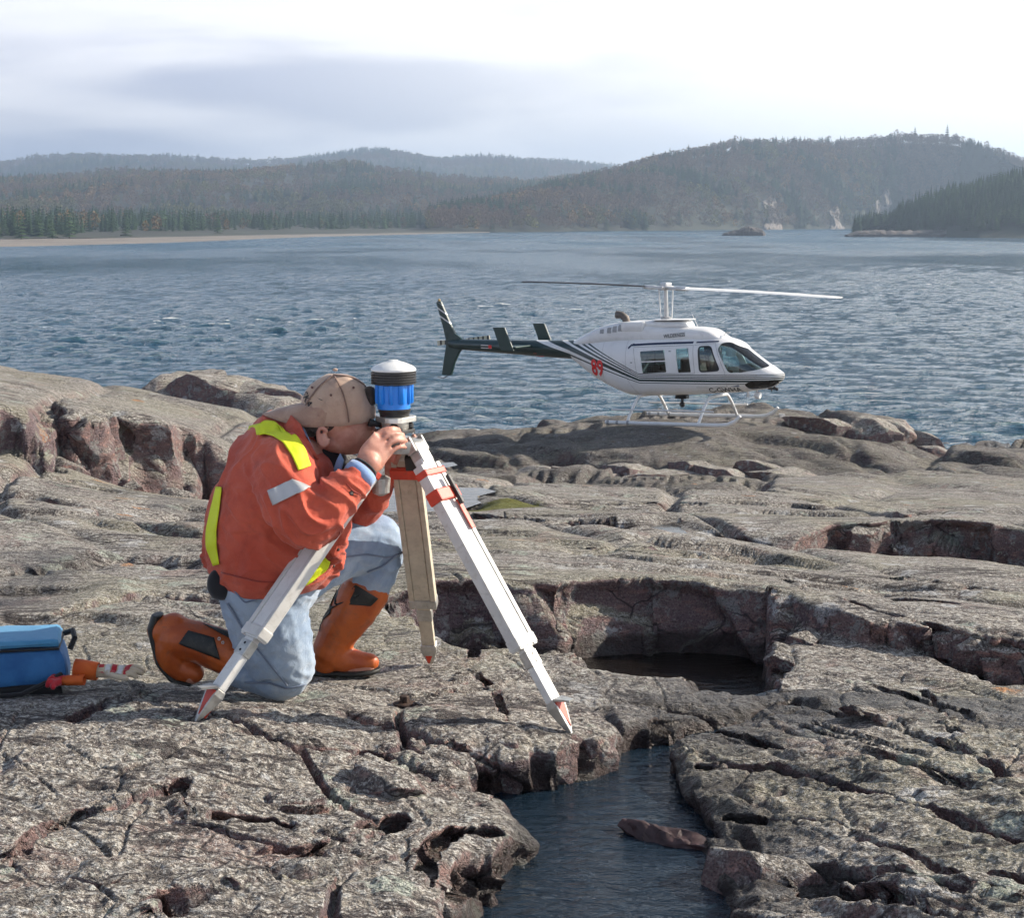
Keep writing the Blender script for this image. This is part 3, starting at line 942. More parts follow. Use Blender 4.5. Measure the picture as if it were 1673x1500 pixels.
MPOOL = water_material('pool_water', (0.008, 0.017, 0.028), [(1.0, 2.6, 9.0, 1.0, 0.5), (1.0, 1.6, 24.0, 0.25, 0.2)], 0.020, 0.03)
MDARK = water_material('dark_pool_water', (0.008, 0.006, 0.005), [(1.0, 2.2, 12.0, 1.0, 0.3), (1, 1.5, 30, 0.3, 0)], 0.006, 0.03)
MPUD = water_material('puddle_water', (0.02, 0.02, 0.02), [(1.0, 2.0, 5.0, 1.0, 0.3)], 0.004, 0.03)


def wxy(pl, h):
    return [(G(a, b, h).x, G(a, b, h).y) for a, b in pl]


flat_sheet('rock_pool', wxy([(650, 1700), (720, 1480), (740, 1330), (700, 1230), (900, 1185), (1080, 1178), (1290, 1120), (1330, 1180), (1180, 1300), (1260, 1450), (1380, 1700)], 1.60),
           CAM_Z - 1.60, MPOOL, label='blue rippled pool between the foreground rock slabs')
flat_sheet('rock_pool', wxy([(560, 1060), (560, 1000), (1000, 1000), (1330, 1010), (1360, 1110), (1290, 1150), (1000, 1120), (750, 1080)], 1.78),
           CAM_Z - 1.78, MDARK, label='dark still channel of water below the lichened rock wall')
PLAB = ['pale puddle in the rock behind the tripod', 'small puddle in the crevice right of the white tripod leg',
        'small bright puddle in the hollow left of the kneeling man', 'tiny puddle at the foot of the helicopter knoll']
for (nm, pl, h, dep), lb in zip(BASINS, PLAB):
    cxp = sum(a for a, b in pl) / len(pl); cyp = sum(b for a, b in pl) / len(pl)
    pl2 = [(cxp + (a - cxp) * 0.99, cyp + (b - cyp) * 0.99) for a, b in pl]
    flat_sheet('rock_pool', wxy(pl2, h), CAM_Z - h, MPUD, label=lb)
# ------------------------------------------------------------------ materials for built things
def pmat(name, col, rough=0.5, metal=0.0, spec=0.5, var=0.12, vscale=6.0, bump=0.0, bscale=30.0, dirt=None, coat=0.0):
    m = bpy.data.materials.new(name)
    m.use_nodes = True
    t = m.node_tree
    b = t.nodes['Principled BSDF']
    ob = node(t, 'ShaderNodeTexCoord').outputs['Object']
    n = noise(t, ob, vscale, 5, 0.6, 0.2)
    c = mixc(t, maprange(t, n, 0.3, 0.7), tuple(q * (1 - var) for q in col), tuple(min(1, q * (1 + var)) for q in col))
    if dirt:
        d = noise(t, ob, vscale * 2.3, 6, 0.7, 0.5)
        c = mixc(t, mathn(t, 'MULTIPLY', maprange(t, d, 0.5, 0.72), dirt[1]), c, dirt[0])
    t.links.new(c, b.inputs['Base Color'])
    b.inputs['Roughness'].default_value = rough
    b.inputs['Metallic'].default_value = metal
    b.inputs['Specular IOR Level'].default_value = spec
    b.inputs['Coat Weight'].default_value = coat
    b.inputs['Coat Roughness'].default_value = 0.15
    if bump:
        bp = node(t, 'ShaderNodeBump')
        bp.inputs['Strength'].default_value = 0.6
        bp.inputs['Distance'].default_value = bump
        t.links.new(noise(t, ob, bscale, 5, 0.6, 0.2), bp.inputs['Height'])
        t.links.new(bp.outputs[0], b.inputs['Normal'])
    return m


def glass_mat(name, tint, refl=0.10):
    m = bpy.data.materials.new(name)
    m.use_nodes = True
    t = m.node_tree
    t.nodes.clear()
    tr = node(t, 'ShaderNodeBsdfTransparent')
    tr.inputs[0].default_value = (*tint, 1)
    gl = node(t, 'ShaderNodeBsdfGlossy')
    gl.inputs['Roughness'].default_value = 0.03
    fr = node(t, 'ShaderNodeFresnel')
    fr.inputs[0].default_value = 1.5
    ob = node(t, 'ShaderNodeTexCoord').outputs['Object']
    k = mathn(t, 'ADD', mathn(t, 'MULTIPLY', noise(t, ob, 3.0, 3), 0.06), fr.outputs[0], clamp=True)
    mx = node(t, 'ShaderNodeMixShader')
    t.links.new(k, mx.inputs[0])
    t.links.new(tr.outputs[0], mx.inputs[1])
    t.links.new(gl.outputs[0], mx.inputs[2])
    o = node(t, 'ShaderNodeOutputMaterial')
    t.links.new(mx.outputs[0], o.inputs[0])
    return m


def eval_mesh(o, name=None):
    dg = bpy.context.evaluated_depsgraph_get()
    me = bpy.data.meshes.new_from_object(o.evaluated_get(dg))
    if name:
        me.name = name
    return me


def scrap(o):
    d = o.data
    bpy.data.objects.remove(o, do_unlink=True)
    if isinstance(d, bpy.types.Mesh) and d.users == 0:
        bpy.data.meshes.remove(d)


def tube_mesh(name, pts, rad, n=10, caps=True, closed=False):
    """round tube along a 3-D polyline; rad a number or a list"""
    pts = [Vector(p) for p in pts]
    m = len(pts)
    rr = [rad] * m if isinstance(rad, (int, float)) else rad
    vs, fs = [], []
    ref = Vector((0, 0, 1))
    prev = None
    for i, p in enumerate(pts):
        a = pts[max(i - 1, 0)]; b = pts[min(i + 1, m - 1)]
        if closed:
            a = pts[(i - 1) % m]; b = pts[(i + 1) % m]
        t = (b - a).normalized()
        if prev is None:
            r = ref if abs(t.dot(ref)) < 0.95 else Vector((0, 1, 0))
            x = t.cross(r).normalized()
        else:
            x = (prev - t * prev.dot(t)).normalized()
        prev = x
        y = t.cross(x)
        for k in range(n):
            an = 2 * math.pi * k / n
            vs.append(p + (x * math.cos(an) + y * math.sin(an)) * rr[i])
    L = m if closed else m - 1
    for i in range(L):
        for k in range(n):
            a = i * n + k; b = i * n + (k + 1) % n
            c = ((i + 1) % m) * n + (k + 1) % n; d = ((i + 1) % m) * n + k
            fs.append((a, b, c, d))
    if caps and not closed:
        fs.append(tuple(reversed(range(n))))
        fs.append(tuple((m - 1) * n + k for k in range(n)))
    me = mesh(name, vs, fs)
    return me


def lathe_mesh(name, prof, n=32, axis=None, base=(0, 0, 0)):
    """prof: (radius, height) list turned round +Z, open ends capped"""
    vs, fs = [], []
    for r, h in prof:
        for k in range(n):
            a = 2 * math.pi * k / n
            vs.append(Vector((r * math.cos(a), r * math.sin(a), h)))
    m = len(prof)
    for i in range(m - 1):
        for k in range(n):
            fs.append((i * n + k, i * n + (k + 1) % n, (i + 1) * n + (k + 1) % n, (i + 1) * n + k))
    fs.append(tuple(reversed(range(n))))
    fs.append(tuple((m - 1) * n + k for k in range(n)))
    M = Matrix.Translation(Vector(base))
    if axis is not None:
        M = M @ Vector(axis).to_track_quat('Z', 'Y').to_matrix().to_4x4()
    return mesh(name, [M @ v for v in vs], fs)


def bevel_mesh(me, w, seg=2, angle=30):
    bm = bmesh.new()
    bm.from_mesh(me)
    bmesh.ops.recalc_face_normals(bm, faces=bm.faces[:])
    ed = [e for e in bm.edges if len(e.link_faces) == 2 and e.calc_face_angle(0) > math.radians(angle)]
    bmesh.ops.bevel(bm, geom=ed, offset=w, segments=seg, affect='EDGES', profile=0.6, clamp_overlap=True)
    bm.to_mesh(me)
    bm.free()
    return me


def prism_mesh(name, poly, axis, a, b):
    """poly: list of 2-D points in the two other axes; extruded from a to b along axis (0,1,2)"""
    def mk(p, q):
        v = [0, 0, 0]
        o = [i for i in range(3) if i != axis]
        v[o[0]], v[o[1]] = p
        v[axis] = q
        return v
    n = len(poly)
    vs = [mk(p, a) for p in poly] + [mk(p, b) for p in poly]
    fs = [tuple(range(n)), tuple(reversed(range(n, 2 * n)))] + [(i, n + i, n + (i + 1) % n, (i + 1) % n) for i in range(n)]
    me = mesh(name, vs, fs)
    bm = bmesh.new(); bm.from_mesh(me)
    bmesh.ops.recalc_face_normals(bm, faces=bm.faces[:])
    bm.to_mesh(me); bm.free()
    return me


def box_mesh(name, c, s, rot=None, bev=0.0):
    c = Vector(c)
    vs = []
    for z in (-1, 1):
        for y in (-1, 1):
            for x in (-1, 1):
                v = Vector((x * s[0] / 2, y * s[1] / 2, z * s[2] / 2))
                if rot is not None:
                    v = rot @ v
                vs.append(c + v)
    fs = [(0, 2, 3, 1), (4, 5, 7, 6), (0, 1, 5, 4), (2, 6, 7, 3), (0, 4, 6, 2), (1, 3, 7, 5)]
    me = mesh(name, vs, fs)
    if bev:
        bevel_mesh(me, bev)
    return me


def join_meshes(name, mes):
    bm = bmesh.new()
    for m in mes:
        bm.from_mesh(m)
    me = bpy.data.meshes.new(name)
    bm.to_mesh(me); bm.free()
    return me


def loft_mesh(name, secs, n=48):
    """secs: (x, z bottom, z top, half width, exponent)"""
    vs, fs = [], []
    for x, zb, zt, w, e in secs:
        zc, hz = (zb + zt) / 2, (zt - zb) / 2
        for k in range(n):
            a = 2 * math.pi * k / n
            c, s = math.cos(a), math.sin(a)
            vs.append((x, w * math.copysign(abs(c) ** (2 / e), c), zc + hz * math.copysign(abs(s) ** (2 / e), s)))
    for i in range(len(secs) - 1):
        for k in range(n):
            fs.append((i * n + k, i * n + (k + 1) % n, (i + 1) * n + (k + 1) % n, (i + 1) * n + k))
    fs.append(tuple(range(n)))
    fs.append(tuple(reversed(range((len(secs) - 1) * n, len(secs) * n))))
    me = mesh(name, vs, fs)
    bm = bmesh.new(); bm.from_mesh(me)
    bmesh.ops.recalc_face_normals(bm, faces=bm.faces[:])
    bm.to_mesh(me); bm.free()
    return me


def refine_secs(secs, k=4):
    """Catmull-Rom through the loft sections"""
    out = []
    a = np.array(secs, float)
    for i in range(len(a) - 1):
        p0 = a[max(i - 1, 0)]; p1 = a[i]; p2 = a[i + 1]; p3 = a[min(i + 2, len(a) - 1)]
        for j in range(k):
            t = j / k
            out.append(tuple(0.5 * ((2 * p1) + (-p0 + p2) * t + (2 * p0 - 5 * p1 + 4 * p2 - p3) * t * t + (-p0 + 3 * p1 - 3 * p2 + p3) * t ** 3)))
    out.append(tuple(a[-1]))
    return out


def text_mesh(name, body, size, thick=0.0, res=3):
    cu = bpy.data.curves.new(name, 'FONT')
    cu.body = body
    cu.size = size
    cu.offset = thick
    cu.resolution_u = res
    cu.align_x = 'CENTER'
    cu.align_y = 'CENTER'
    o = bpy.data.objects.new(name, cu)
    COL.objects.link(o)
    me = eval_mesh(o, name)
    bpy.data.objects.remove(o, do_unlink=True)
    bm = bmesh.new(); bm.from_mesh(me)
    bmesh.ops.triangulate(bm, faces=bm.faces[:])
    lim = size * 0.16
    for _ in range(3):
        ed = [e for e in bm.edges if e.calc_length() > lim]
        if not ed:
            break
        bmesh.ops.subdivide_edges(bm, edges=ed, cuts=1)
        bmesh.ops.triangulate(bm, faces=bm.faces[:])
    bm.to_mesh(me); bm.free()
    return me


def bool_mesh(a, b, op, name, keep=False):
    """boolean of two mesh datablocks, returned as a new mesh"""
    oa = bpy.data.objects.new('tmp_a', a); ob_ = bpy.data.objects.new('tmp_b', b)
    COL.objects.link(oa); COL.objects.link(ob_)
    md = oa.modifiers.new('b', 'BOOLEAN')
    md.operation = op
    md.solver = 'EXACT'
    md.object = ob_
    bpy.context.view_layer.update()
    me = eval_mesh(oa, name)
    bpy.data.objects.remove(oa, do_unlink=True)
    bpy.data.objects.remove(ob_, do_unlink=True)
    return me


def solid_mesh(me, th, name):
    o = bpy.data.objects.new('tmp_s', me)
    COL.objects.link(o)
    md = o.modifiers.new('s', 'SOLIDIFY')
    md.thickness = th
    md.offset = -1
    bpy.context.view_layer.update()
    r = eval_mesh(o, name)
    bpy.data.objects.remove(o, do_unlink=True)
    return r


def smooth_by_angle(me, ang=35):
    me.polygons.foreach_set('use_smooth', [True] * len(me.polygons))
    try:
        me.set_sharp_from_angle(angle=math.radians(ang))
    except Exception:
        pass


# ------------------------------------------------------------------ helicopter
def build_helicopter():
    org = P(1085, 690, 43.0)
    root = empty('helicopter', org)
    root.rotation_euler = (Matrix.Rotation(math.radians(-32), 3, 'Z') @ Matrix.Rotation(math.radians(-2.0), 3, 'Y')).to_euler()
    tag(root, 'white and dark green helicopter with red number 89 parked on the rock knoll', 'helicopter')

    def stripe_mat(name, boom):
        m = bpy.data.materials.new(name)
        m.use_nodes = True
        t = m.node_tree
        b = t.nodes['Principled BSDF']
        ob = node(t, 'ShaderNodeTexCoord').outputs['Object']
        sp = node(t, 'ShaderNodeSeparateXYZ')
        t.links.new(ob, sp.inputs[0])
        x, y, z = sp.outputs
        k = mathn(t, 'MAXIMUM', mathn(t, 'MULTIPLY', mathn(t, 'SUBTRACT', -0.33, x), 1 / 1.72), 0.0)
        zt = mathn(t, 'MULTIPLY_ADD', k, 0.80, 1.275)
        zb = mathn(t, 'MULTIPLY_ADD', k, 0.50, 1.035)
        q = mathn(t, 'DIVIDE', mathn(t, 'SUBTRACT', z, zb), mathn(t, 'SUBTRACT', zt, zb))
        q = mathn(t, 'MULTIPLY_ADD', q, 0.5, 0.25)
        cr = node(t, 'ShaderNodeValToRGB')
        cr.color_ramp.interpolation = 'CONSTANT'
        el = cr.color_ramp.elements
        white = (0.80, 0.80, 0.80, 1); dark = (0.007, 0.030, 0.032, 1)
        outc = dark if boom else white
        bands = [(0.0, outc), (0.0 + 0.25, dark), (0.285, white), (0.355, dark), (0.46, white), (0.505, dark), (0.565, white), (0.61, dark), (0.655, white), (0.70, dark), (0.74, outc)]
        while len(el) < len(bands):
            el.new(0.5)
        for e, (p, c) in zip(el, bands):
            e.position = p
            e.color = c
        t.links.new(q, cr.inputs[0])
        col = cr.outputs[0]
        n = noise(t, ob, 2.5, 5, 0.6, 0.3)
        col = mixc(t, mathn(t, 'MULTIPLY', maprange(t, n, 0.45, 0.75), 0.16), col, (0.42, 0.40, 0.38), 'MULTIPLY')
        t.links.new(col, b.inputs['Base Color'])
        b.inputs['Roughness'].default_value = 0.28
        b.inputs['Coat Weight'].default_value = 0.4
        b.inputs['Coat Roughness'].default_value = 0.1
        return m
    M_hull = stripe_mat('helicopter_paint', False)
    M_boom = stripe_mat('helicopter_boom_paint', True)
    M_white = pmat('helicopter_white', (0.78, 0.78, 0.78), 0.3, var=0.04, coat=0.4, dirt=((0.35, 0.33, 0.30), 0.25), vscale=2)
    M_grey = pmat('helicopter_grey', (0.33, 0.33, 0.33), 0.45, var=0.1)
    M_steel = pmat('helicopter_steel', (0.50, 0.50, 0.50), 0.35, 0.8, var=0.1)
    M_black = pmat('helicopter_black', (0.018, 0.018, 0.02), 0.5, var=0.1)
    M_navy = pmat('helicopter_navy', (0.012, 0.025, 0.07), 0.35, var=0.1)
    M_red = pmat('helicopter_red', (0.72, 0.02, 0.02), 0.4, var=0.05)
    M_glass = glass_mat('helicopter_glass', (0.80, 0.90, 0.90))
    M_dglass = glass_mat('helicopter_dark_glass', (0.10, 0.10, 0.12))
    M_seat = pmat('seat_fabric', (0.055, 0.035, 0.03), 0.85, var=0.25, vscale=12)
    M_panel = pmat('cabin_trim', (0.20, 0.21, 0.24), 0.7, var=0.15)

    secs = refine_secs([(3.27, 1.21, 1.28, 0.05, 2.0), (3.18, 1.07, 1.33, 0.22, 2.0), (2.95, 0.93, 1.47, 0.40, 2.1), (2.6, 0.86, 1.71, 0.53, 2.2),
            (2.3, 0.82, 1.93, 0.60, 2.3), (2.03, 0.80, 2.09, 0.64, 2.5), (1.6, 0.78, 2.17, 0.66, 2.9), (1.0, 0.74, 2.19, 0.67, 3.2), (0.2, 0.70, 2.19, 0.67, 3.2),
            (-0.4, 0.69, 2.18, 0.67, 3.2), (-0.8, 0.70, 2.17, 0.64, 3.0), (-1.3, 0.86, 2.16, 0.56, 2.7), (-1.8, 1.08, 2.14, 0.45, 2.4), (-2.2, 1.32, 2.11, 0.345, 2.2),
            (-2.55, 1.56, 2.08, 0.265, 2.0)], 4)
    hull = loft_mesh('hull', secs, 72)
    bm = bmesh.new(); bm.from_mesh(hull)
    bvh = BVHTree.FromBMesh(bm)
    bm.free()

    def hit(x, z, side, off=0.004, tree=None):
        r = (tree or bvh).ray_cast(Vector((x, side * 3.0, z)), Vector((0, -side, 0)))
        if r[0] is None:
            r = (tree or bvh).find_nearest(Vector((x, side * 0.3, z)))
        n = r[1]
        if n.y * side < 0:
            n = -n
        return r[0] + n * off

    # window openings seen from the side: (x, z)
    def rounded(poly, r=0.06, k=4):
        out = []
        n = len(poly)
        for i in range(n):
            p = Vector(poly[i]); a = Vector(poly[i - 1]); b = Vector(poly[(i + 1) % n])
            da = (a - p); db = (b - p)
            q = min(r, da.length * 0.45, db.length * 0.45)
            s = p + da.normalized() * q; e = p + db.normalized() * q
            for j in range(k + 1):
                t = j / k
                out.append(tuple((1 - t) ** 2 * s + 2 * t * (1 - t) * p + t * t * e))
        return out
    wins = {
        'rear_window': ([(-0.31, 1.83), (0.37, 1.87), (0.43, 1.32), (-0.23, 1.28)], 0.03, M_glass),
        'middle_window': ([(0.68, 1.90), (1.02, 1.92), (1.10, 1.33), (0.75, 1.31)], 0.03, M_glass),
        'door_window': ([(1.29, 1.95), (1.60, 1.96), (1.86, 1.38), (1.34, 1.34)], 0.07, M_glass),
        'windscreen': ([(1.78, 1.90), (1.84, 2.04), (2.02, 2.055), (2.45, 1.84), (2.80, 1.60), (2.98, 1.46), (2.75, 1.385), (2.4, 1.33), (2.08, 1.32)], 0.08, M_glass),
        'chin_window': ([(2.42, 1.03), (2.62, 1.12), (3.20, 1.13), (3.14, 1.02), (2.9, 0.93), (2.50, 0.90)], 0.06, M_dglass),
    }
    shell = solid_mesh(hull, 0.03, 'shell')
    inner = hull.copy()
    for v in inner.vertices:
        v.co = v.co - v.normal * 0.012
    gshell = solid_mesh(inner, 0.006, 'gshell')
    cutters = []
    for nm, (poly, r, mt) in wins.items():
        y0 = 0.075 if nm == 'windscreen' else 0.05
        for side in (-1, 1):
            cutters.append(prism_mesh('c', rounded(poly, r), 1, side * y0, side * 1.2))
    cut = join_meshes('cut', cutters)
    body = bool_mesh(shell, cut, 'DIFFERENCE', 'fuselage')
    smooth_by_angle(body, 35)
    body.materials.clear()
    fus = link('fuselage', body, M_hull, root)
    for nm, (poly, r, mt) in wins.items():
        y0 = 0.075 if nm == 'windscreen' else 0.05
        for side in (-1, 1):
            c = prism_mesh('c', rounded(poly, r), 1, side * y0, side * 1.2)
            g = bool_mesh(gshell, c, 'INTERSECT', 'pane')
            g.materials.clear()
            smooth_by_angle(g, 40)
            link('window_pane', g, mt, fus)
    # strips that follow the skin
    def strip(name, pts, w, mat, side=-1, parent=None, closed=False, off=0.004, tree=None):
        vs, fs = [], []
        P2 = [Vector(p) for p in pts]
        res = []
        m = len(P2)
        for i in range(m if closed else m - 1):
            a, b = P2[i], P2[(i + 1) % m]
            k = max(2, int((b - a).length / 0.05))
            for j in range(k):
                res.append(a.lerp(b, j / k))
        if not closed:
            res.append(P2[-1])
        n = len(res)
        for i, p in enumerate(res):
            a = res[(i - 1) % n] if closed or i > 0 else p
            b = res[(i + 1) % n] if closed or i < n - 1 else p
            t = (b - a).normalized()
            nn = Vector((-t.y, t.x)) * (w / 2)
            for q in (p - nn, p + nn):
                h = hit(q.x, q.y, side, off, tree)
                vs.append(h)
        for i in range(n if closed else n - 1):
            j = (i + 1) % n
            f = (2 * i, 2 * j, 2 * j + 1, 2 * i + 1)
            fs.append(f)
        me = mesh(name, vs, fs)
        return link(name, me, mat, parent or fus)
    for side in (-1, 1):
        strip('gutter', [(-0.66, 1.90), (-0.58, 1.98), (-0.1, 2.01), (0.6, 2.035), (1.12, 2.05)], 0.05, M_navy, side)
        strip('gutter', [(1.2, 2.052), (1.75, 2.075)], 0.035, M_navy, side)
        strip('door_seam', [(-0.50, 1.93), (1.14, 1.99), (1.2, 1.30), (-0.40, 1.28)], 0.010, M_grey, side, closed=True)
        strip('door_seam', [(1.17, 1.99), (1.70, 2.03), (2.0, 1.32), (2.0, 0.98), (1.6, 0.95), (1.2, 0.95)], 0.010, M_grey, side)
        strip('window_frame', rounded(wins['door_window'][0], 0.08), 0.035, M_black, side, closed=True)
        strip('window_frame', [(-0.27, 1.57), (0.40, 1.60)], 0.03, M_white, side)
        for x, z in ((0.52, 1.84), (1.86, 1.85), (-0.55, 1.55), (-0.6, 1.35), (-0.60, 1.12)):
            strip('latch', [(x - 0.03, z), (x + 0.03, z)], 0.03, M_grey, side)
        strip('panel_seam', [(-0.72, 2.15), (-0.72, 1.2), (-0.45, 0.75)], 0.007, M_grey, side)
        strip('panel_seam', [(-1.45, 2.1), (-1.45, 1.0)], 0.007, M_grey, side)

    def skin_text(name, body_, size, cx, cz, sxz, mat, ang=0.0, shear=0.0, tree=None, off=0.006, thick=0.0):
        me = text_mesh(name, body_, size, thick)
        for v in me.vertices:
            x, z = v.co.x * sxz[0], v.co.y * sxz[1]
            x += shear * z
            c, s = math.cos(ang), math.sin(ang)
            X, Z = cx + x * c - z * s, cz + x * s + z * c
            v.co = hit(X, Z, -1, off, tree)
        me.materials.clear()
        return link(name, me, mat, fus)

    # engine cowling
    cs_ = refine_secs([(1.88, 2.06, 2.13, 0.20, 2.0), (1.70, 2.0, 2.21, 0.34, 2.2), (1.44, 1.98, 2.36, 0.42, 2.6), (1.0, 1.98, 2.41, 0.45, 3.0), (0.3, 1.98, 2.43, 0.46, 3.2),
                       (-0.4, 1.98, 2.50, 0.46, 3.2), (-0.8, 1.98, 2.56, 0.45, 3.2), (-1.2, 1.98, 2.53, 0.43, 3.0), (-1.74, 1.93, 2.41, 0.37, 2.8),
                       (-2.2, 1.87, 2.22, 0.28, 2.4), (-2.5, 1.84, 2.07, 0.20, 2.0)], 4)
    cow = loft_mesh('engine_cowling', cs_, 48)
    bm = bmesh.new(); bm.from_mesh(cow); ctree = BVHTree.FromBMesh(bm); bm.free()
    smooth_by_angle(cow, 40)
    cowl = link('engine_cowling', cow, M_white, root)
    for i in range(6):
        x0 = -1.58 + 0.165 * i + (0.06 if i else 0)
        zc = 2.31 + 0.030 * i
        w = 0.125
        hgt = 0.10 if i == 0 else 0.12 + 0.012 * i
        for side in (-1, 1):
            vs, fs = [], []
            for r_ in range(5):
                for c_ in range(5):
                    vs.append(hit(x0 + w * c_ / 4, zc - hgt / 2 + (hgt + 0.01 * c_ / 4) * r_ / 4, side, 0.007, ctree))
            for r_ in range(4):
                for c_ in range(4):
                    fs.append((r_ * 5 + c_, r_ * 5 + c_ + 1, r_ * 5 + c_ + 6, r_ * 5 + c_ + 5))
            link('vent_grille', mesh('vent_grille', vs, fs), M_grey, cowl)
    bx = box_mesh('intake_fairing', (-0.62, 0, 2.44), (0.62, 0.98, 0.24), bev=0.06)
    smooth_by_angle(bx)
    link('intake_fairing', bx, M_white, root)
    dome = loft_mesh('mast_fairing', refine_secs([(0.86, 2.36, 2.40, 0.10, 2.2), (0.74, 2.36, 2.57, 0.26, 2.4), (0.5, 2.36, 2.58, 0.33, 2.6), (0.1, 2.36, 2.59, 0.36, 2.8), (-0.25, 2.36, 2.59, 0.36, 2.8), (-0.5, 2.4, 2.57, 0.34, 2.6)], 3), 40)
    smooth_by_angle(dome)
    link('mast_fairing', dome, M_white, root)
    lip = loft_mesh('mast_fairing_lip', [(0.84, 2.585, 2.605, 0.20, 2.5), (0.76, 2.58, 2.61, 0.32, 2.5), (0.3, 2.58, 2.61, 0.40, 2.5), (-0.1, 2.58, 2.61, 0.38, 2.5)], 32)
    link('mast_fairing_lip', lip, M_white, root)
    ex = tube_mesh('exhaust_stack', [(-0.92, -0.16, 2.5), (-0.95, -0.16, 2.64), (-1.06, -0.17, 2.72), (-1.2, -0.17, 2.73)], [0.1, 0.1, 0.095, 0.1], 14)
    smooth_by_angle(ex)
    link('exhaust_stack', ex, pmat('exhaust_metal', (0.15, 0.13, 0.115), 0.65, 0.5, var=0.3), root)
    link('whip_antenna', tube_mesh('whip_antenna', [(1.02, -0.05, 2.40), (0.86, -0.05, 2.72)], [0.008, 0.004], 6), M_white, root)
    link('air_probe', tube_mesh('air_probe', [(1.72, -0.1, 2.18), (1.80, -0.1, 2.27), (1.90, -0.1, 2.27)], 0.012, 6), M_steel, root)

    # boom, fins
    bs = refine_secs([(-2.40, 1.575, 2.075, 0.25, 2.0), (-3.3, 1.62, 2.07, 0.225, 2.0), (-4.5, 1.70, 2.08, 0.19, 2.0), (-5.6, 1.775, 2.09, 0.155, 2.0), (-6.15, 1.81, 2.09, 0.13, 2.0), (-6.45, 1.86, 2.07, 0.09, 2.0)], 3)
    bmh = loft_mesh('tail_boom', bs, 32)
    bm = bmesh.new(); bm.from_mesh(bmh); btree = BVHTree.FromBMesh(bm); bm.free()
    smooth_by_angle(bmh)
    boom = link('tail_boom', bmh, M_boom, root)
    flag = strip('flag_decal', [(-5.35, 1.905), (-5.0, 1.895)], 0.09, pmat('decal_white', (0.75, 0.70, 0.68), 0.4, var=0.02), -1, boom, tree=btree)
    strip('flag_decal', [(-5.10, 1.90), (-5.0, 1.898)], 0.085, M_red, -1, boom, off=0.006, tree=btree)
    strip('cowl_seam', [(-3.42, 1.66), (-3.72, 1.64)], 0.02, M_red, -1, boom, tree=btree)

    def fin_mat():
        m = bpy.data.materials.new('fin_paint')
        m.use_nodes = True
        t = m.node_tree
        b = t.nodes['Principled BSDF']
        ob = node(t, 'ShaderNodeTexCoord').outputs['Object']
        sp = node(t, 'ShaderNodeSeparateXYZ'); t.links.new(ob, sp.inputs[0])
        q = mathn(t, 'MULTIPLY_ADD', sp.outputs[0], 0.62, sp.outputs[2])
        f = mathn(t, 'FRACT', mathn(t, 'MULTIPLY', mathn(t, 'ADD', q, 2.0), 5.6))
        on = mathn(t, 'MULTIPLY', mathn(t, 'LESS_THAN', f, 0.22), mathn(t, 'GREATER_THAN', q, -1.58))
        on = mathn(t, 'MULTIPLY', on, mathn(t, 'LESS_THAN', q, -1.10))
        c = mixc(t, on, (0.008, 0.036, 0.032), (0.78, 0.78, 0.78))
        n = noise(t, ob, 3, 4)
        c = mixc(t, mathn(t, 'MULTIPLY', n, 0.2), c, (0.05, 0.06, 0.06))
        t.links.new(c, b.inputs['Base Color'])
        b.inputs['Roughness'].default_value = 0.3
        return m
    fp = [(-6.83, 3.09), (-6.78, 3.13), (-6.69, 3.12), (-6.42, 2.55), (-6.25, 2.24), (-6.02, 2.09), (-6.02, 1.82), (-6.12, 1.76), (-6.28, 1.50), (-6.43, 1.11), (-6.73, 1.12), (-6.64, 1.55), (-6.56, 1.90), (-6.56, 2.10), (-6.66, 2.5)]
    fin = prism_mesh('vertical_fin', fp, 1, -0.045, 0.045)
    bevel_mesh(fin, 0.02, 2)
    fino = link('vertical_fin', fin, fin_mat(), root)
    link('tail_light', lathe_mesh('tail_light', [(0.03, 0), (0.035, 0.04), (0.02, 0.07)], 10, None, (-6.75, 0, 3.12)), pmat('lamp_amber', (0.5, 0.35, 0.15), 0.2), fino)
    link('tail_skid', tube_mesh('tail_skid', [(-6.45, 0, 1.16), (-6.70, 0, 1.02), (-6.88, 0, 1.06)], 0.012, 6), M_black, fino)
    M_green = pmat('fin_green', (0.008, 0.036, 0.032), 0.35, var=0.1)
    for side in (-1, 1):
        sp_ = [(-4.40, 2.46), (-4.04, 2.46), (-3.78, 1.85), (-4.17, 1.85)]
        f = prism_mesh('end_plate_fin', sp_, 1, side * 1.0 - 0.025, side * 1.0 + 0.025)
        bevel_mesh(f, 0.012)
        link('end_plate_fin', f, M_green, root)
    stab = box_mesh('horizontal_stabilizer', (-3.95, 0, 1.93), (0.42, 1.97, 0.05), bev=0.02)
    link('horizontal_stabilizer', stab, M_green, root)
    # tail rotor on the port side
    tr = empty('tail_rotor', (-6.28, 0.36, 2.02))
    tr.parent = root
    link('hub', lathe_mesh('hub', [(0.07, -0.28), (0.06, 0.0), (0.09, 0.02), (0.05, 0.08)], 14, (0, 1, 0)), M_steel, tr)
    M_tail = bpy.data.materials.new('tail_rotor_paint')
    M_tail.use_nodes = True
    t = M_tail.node_tree
    ob = node(t, 'ShaderNodeTexCoord').outputs['Object']
    sp = node(t, 'ShaderNodeSeparateXYZ'); t.links.new(ob, sp.inputs[0])
    on = mathn(t, 'LESS_THAN', mathn(t, 'FRACT', mathn(t, 'MULTIPLY', sp.outputs[0], 6.5)), 0.4)
    t.links.new(mixc(t, on, (0.55, 0.52, 0.40), (0.02, 0.02, 0.02)), t.nodes['Principled BSDF'].inputs['Base Color'])
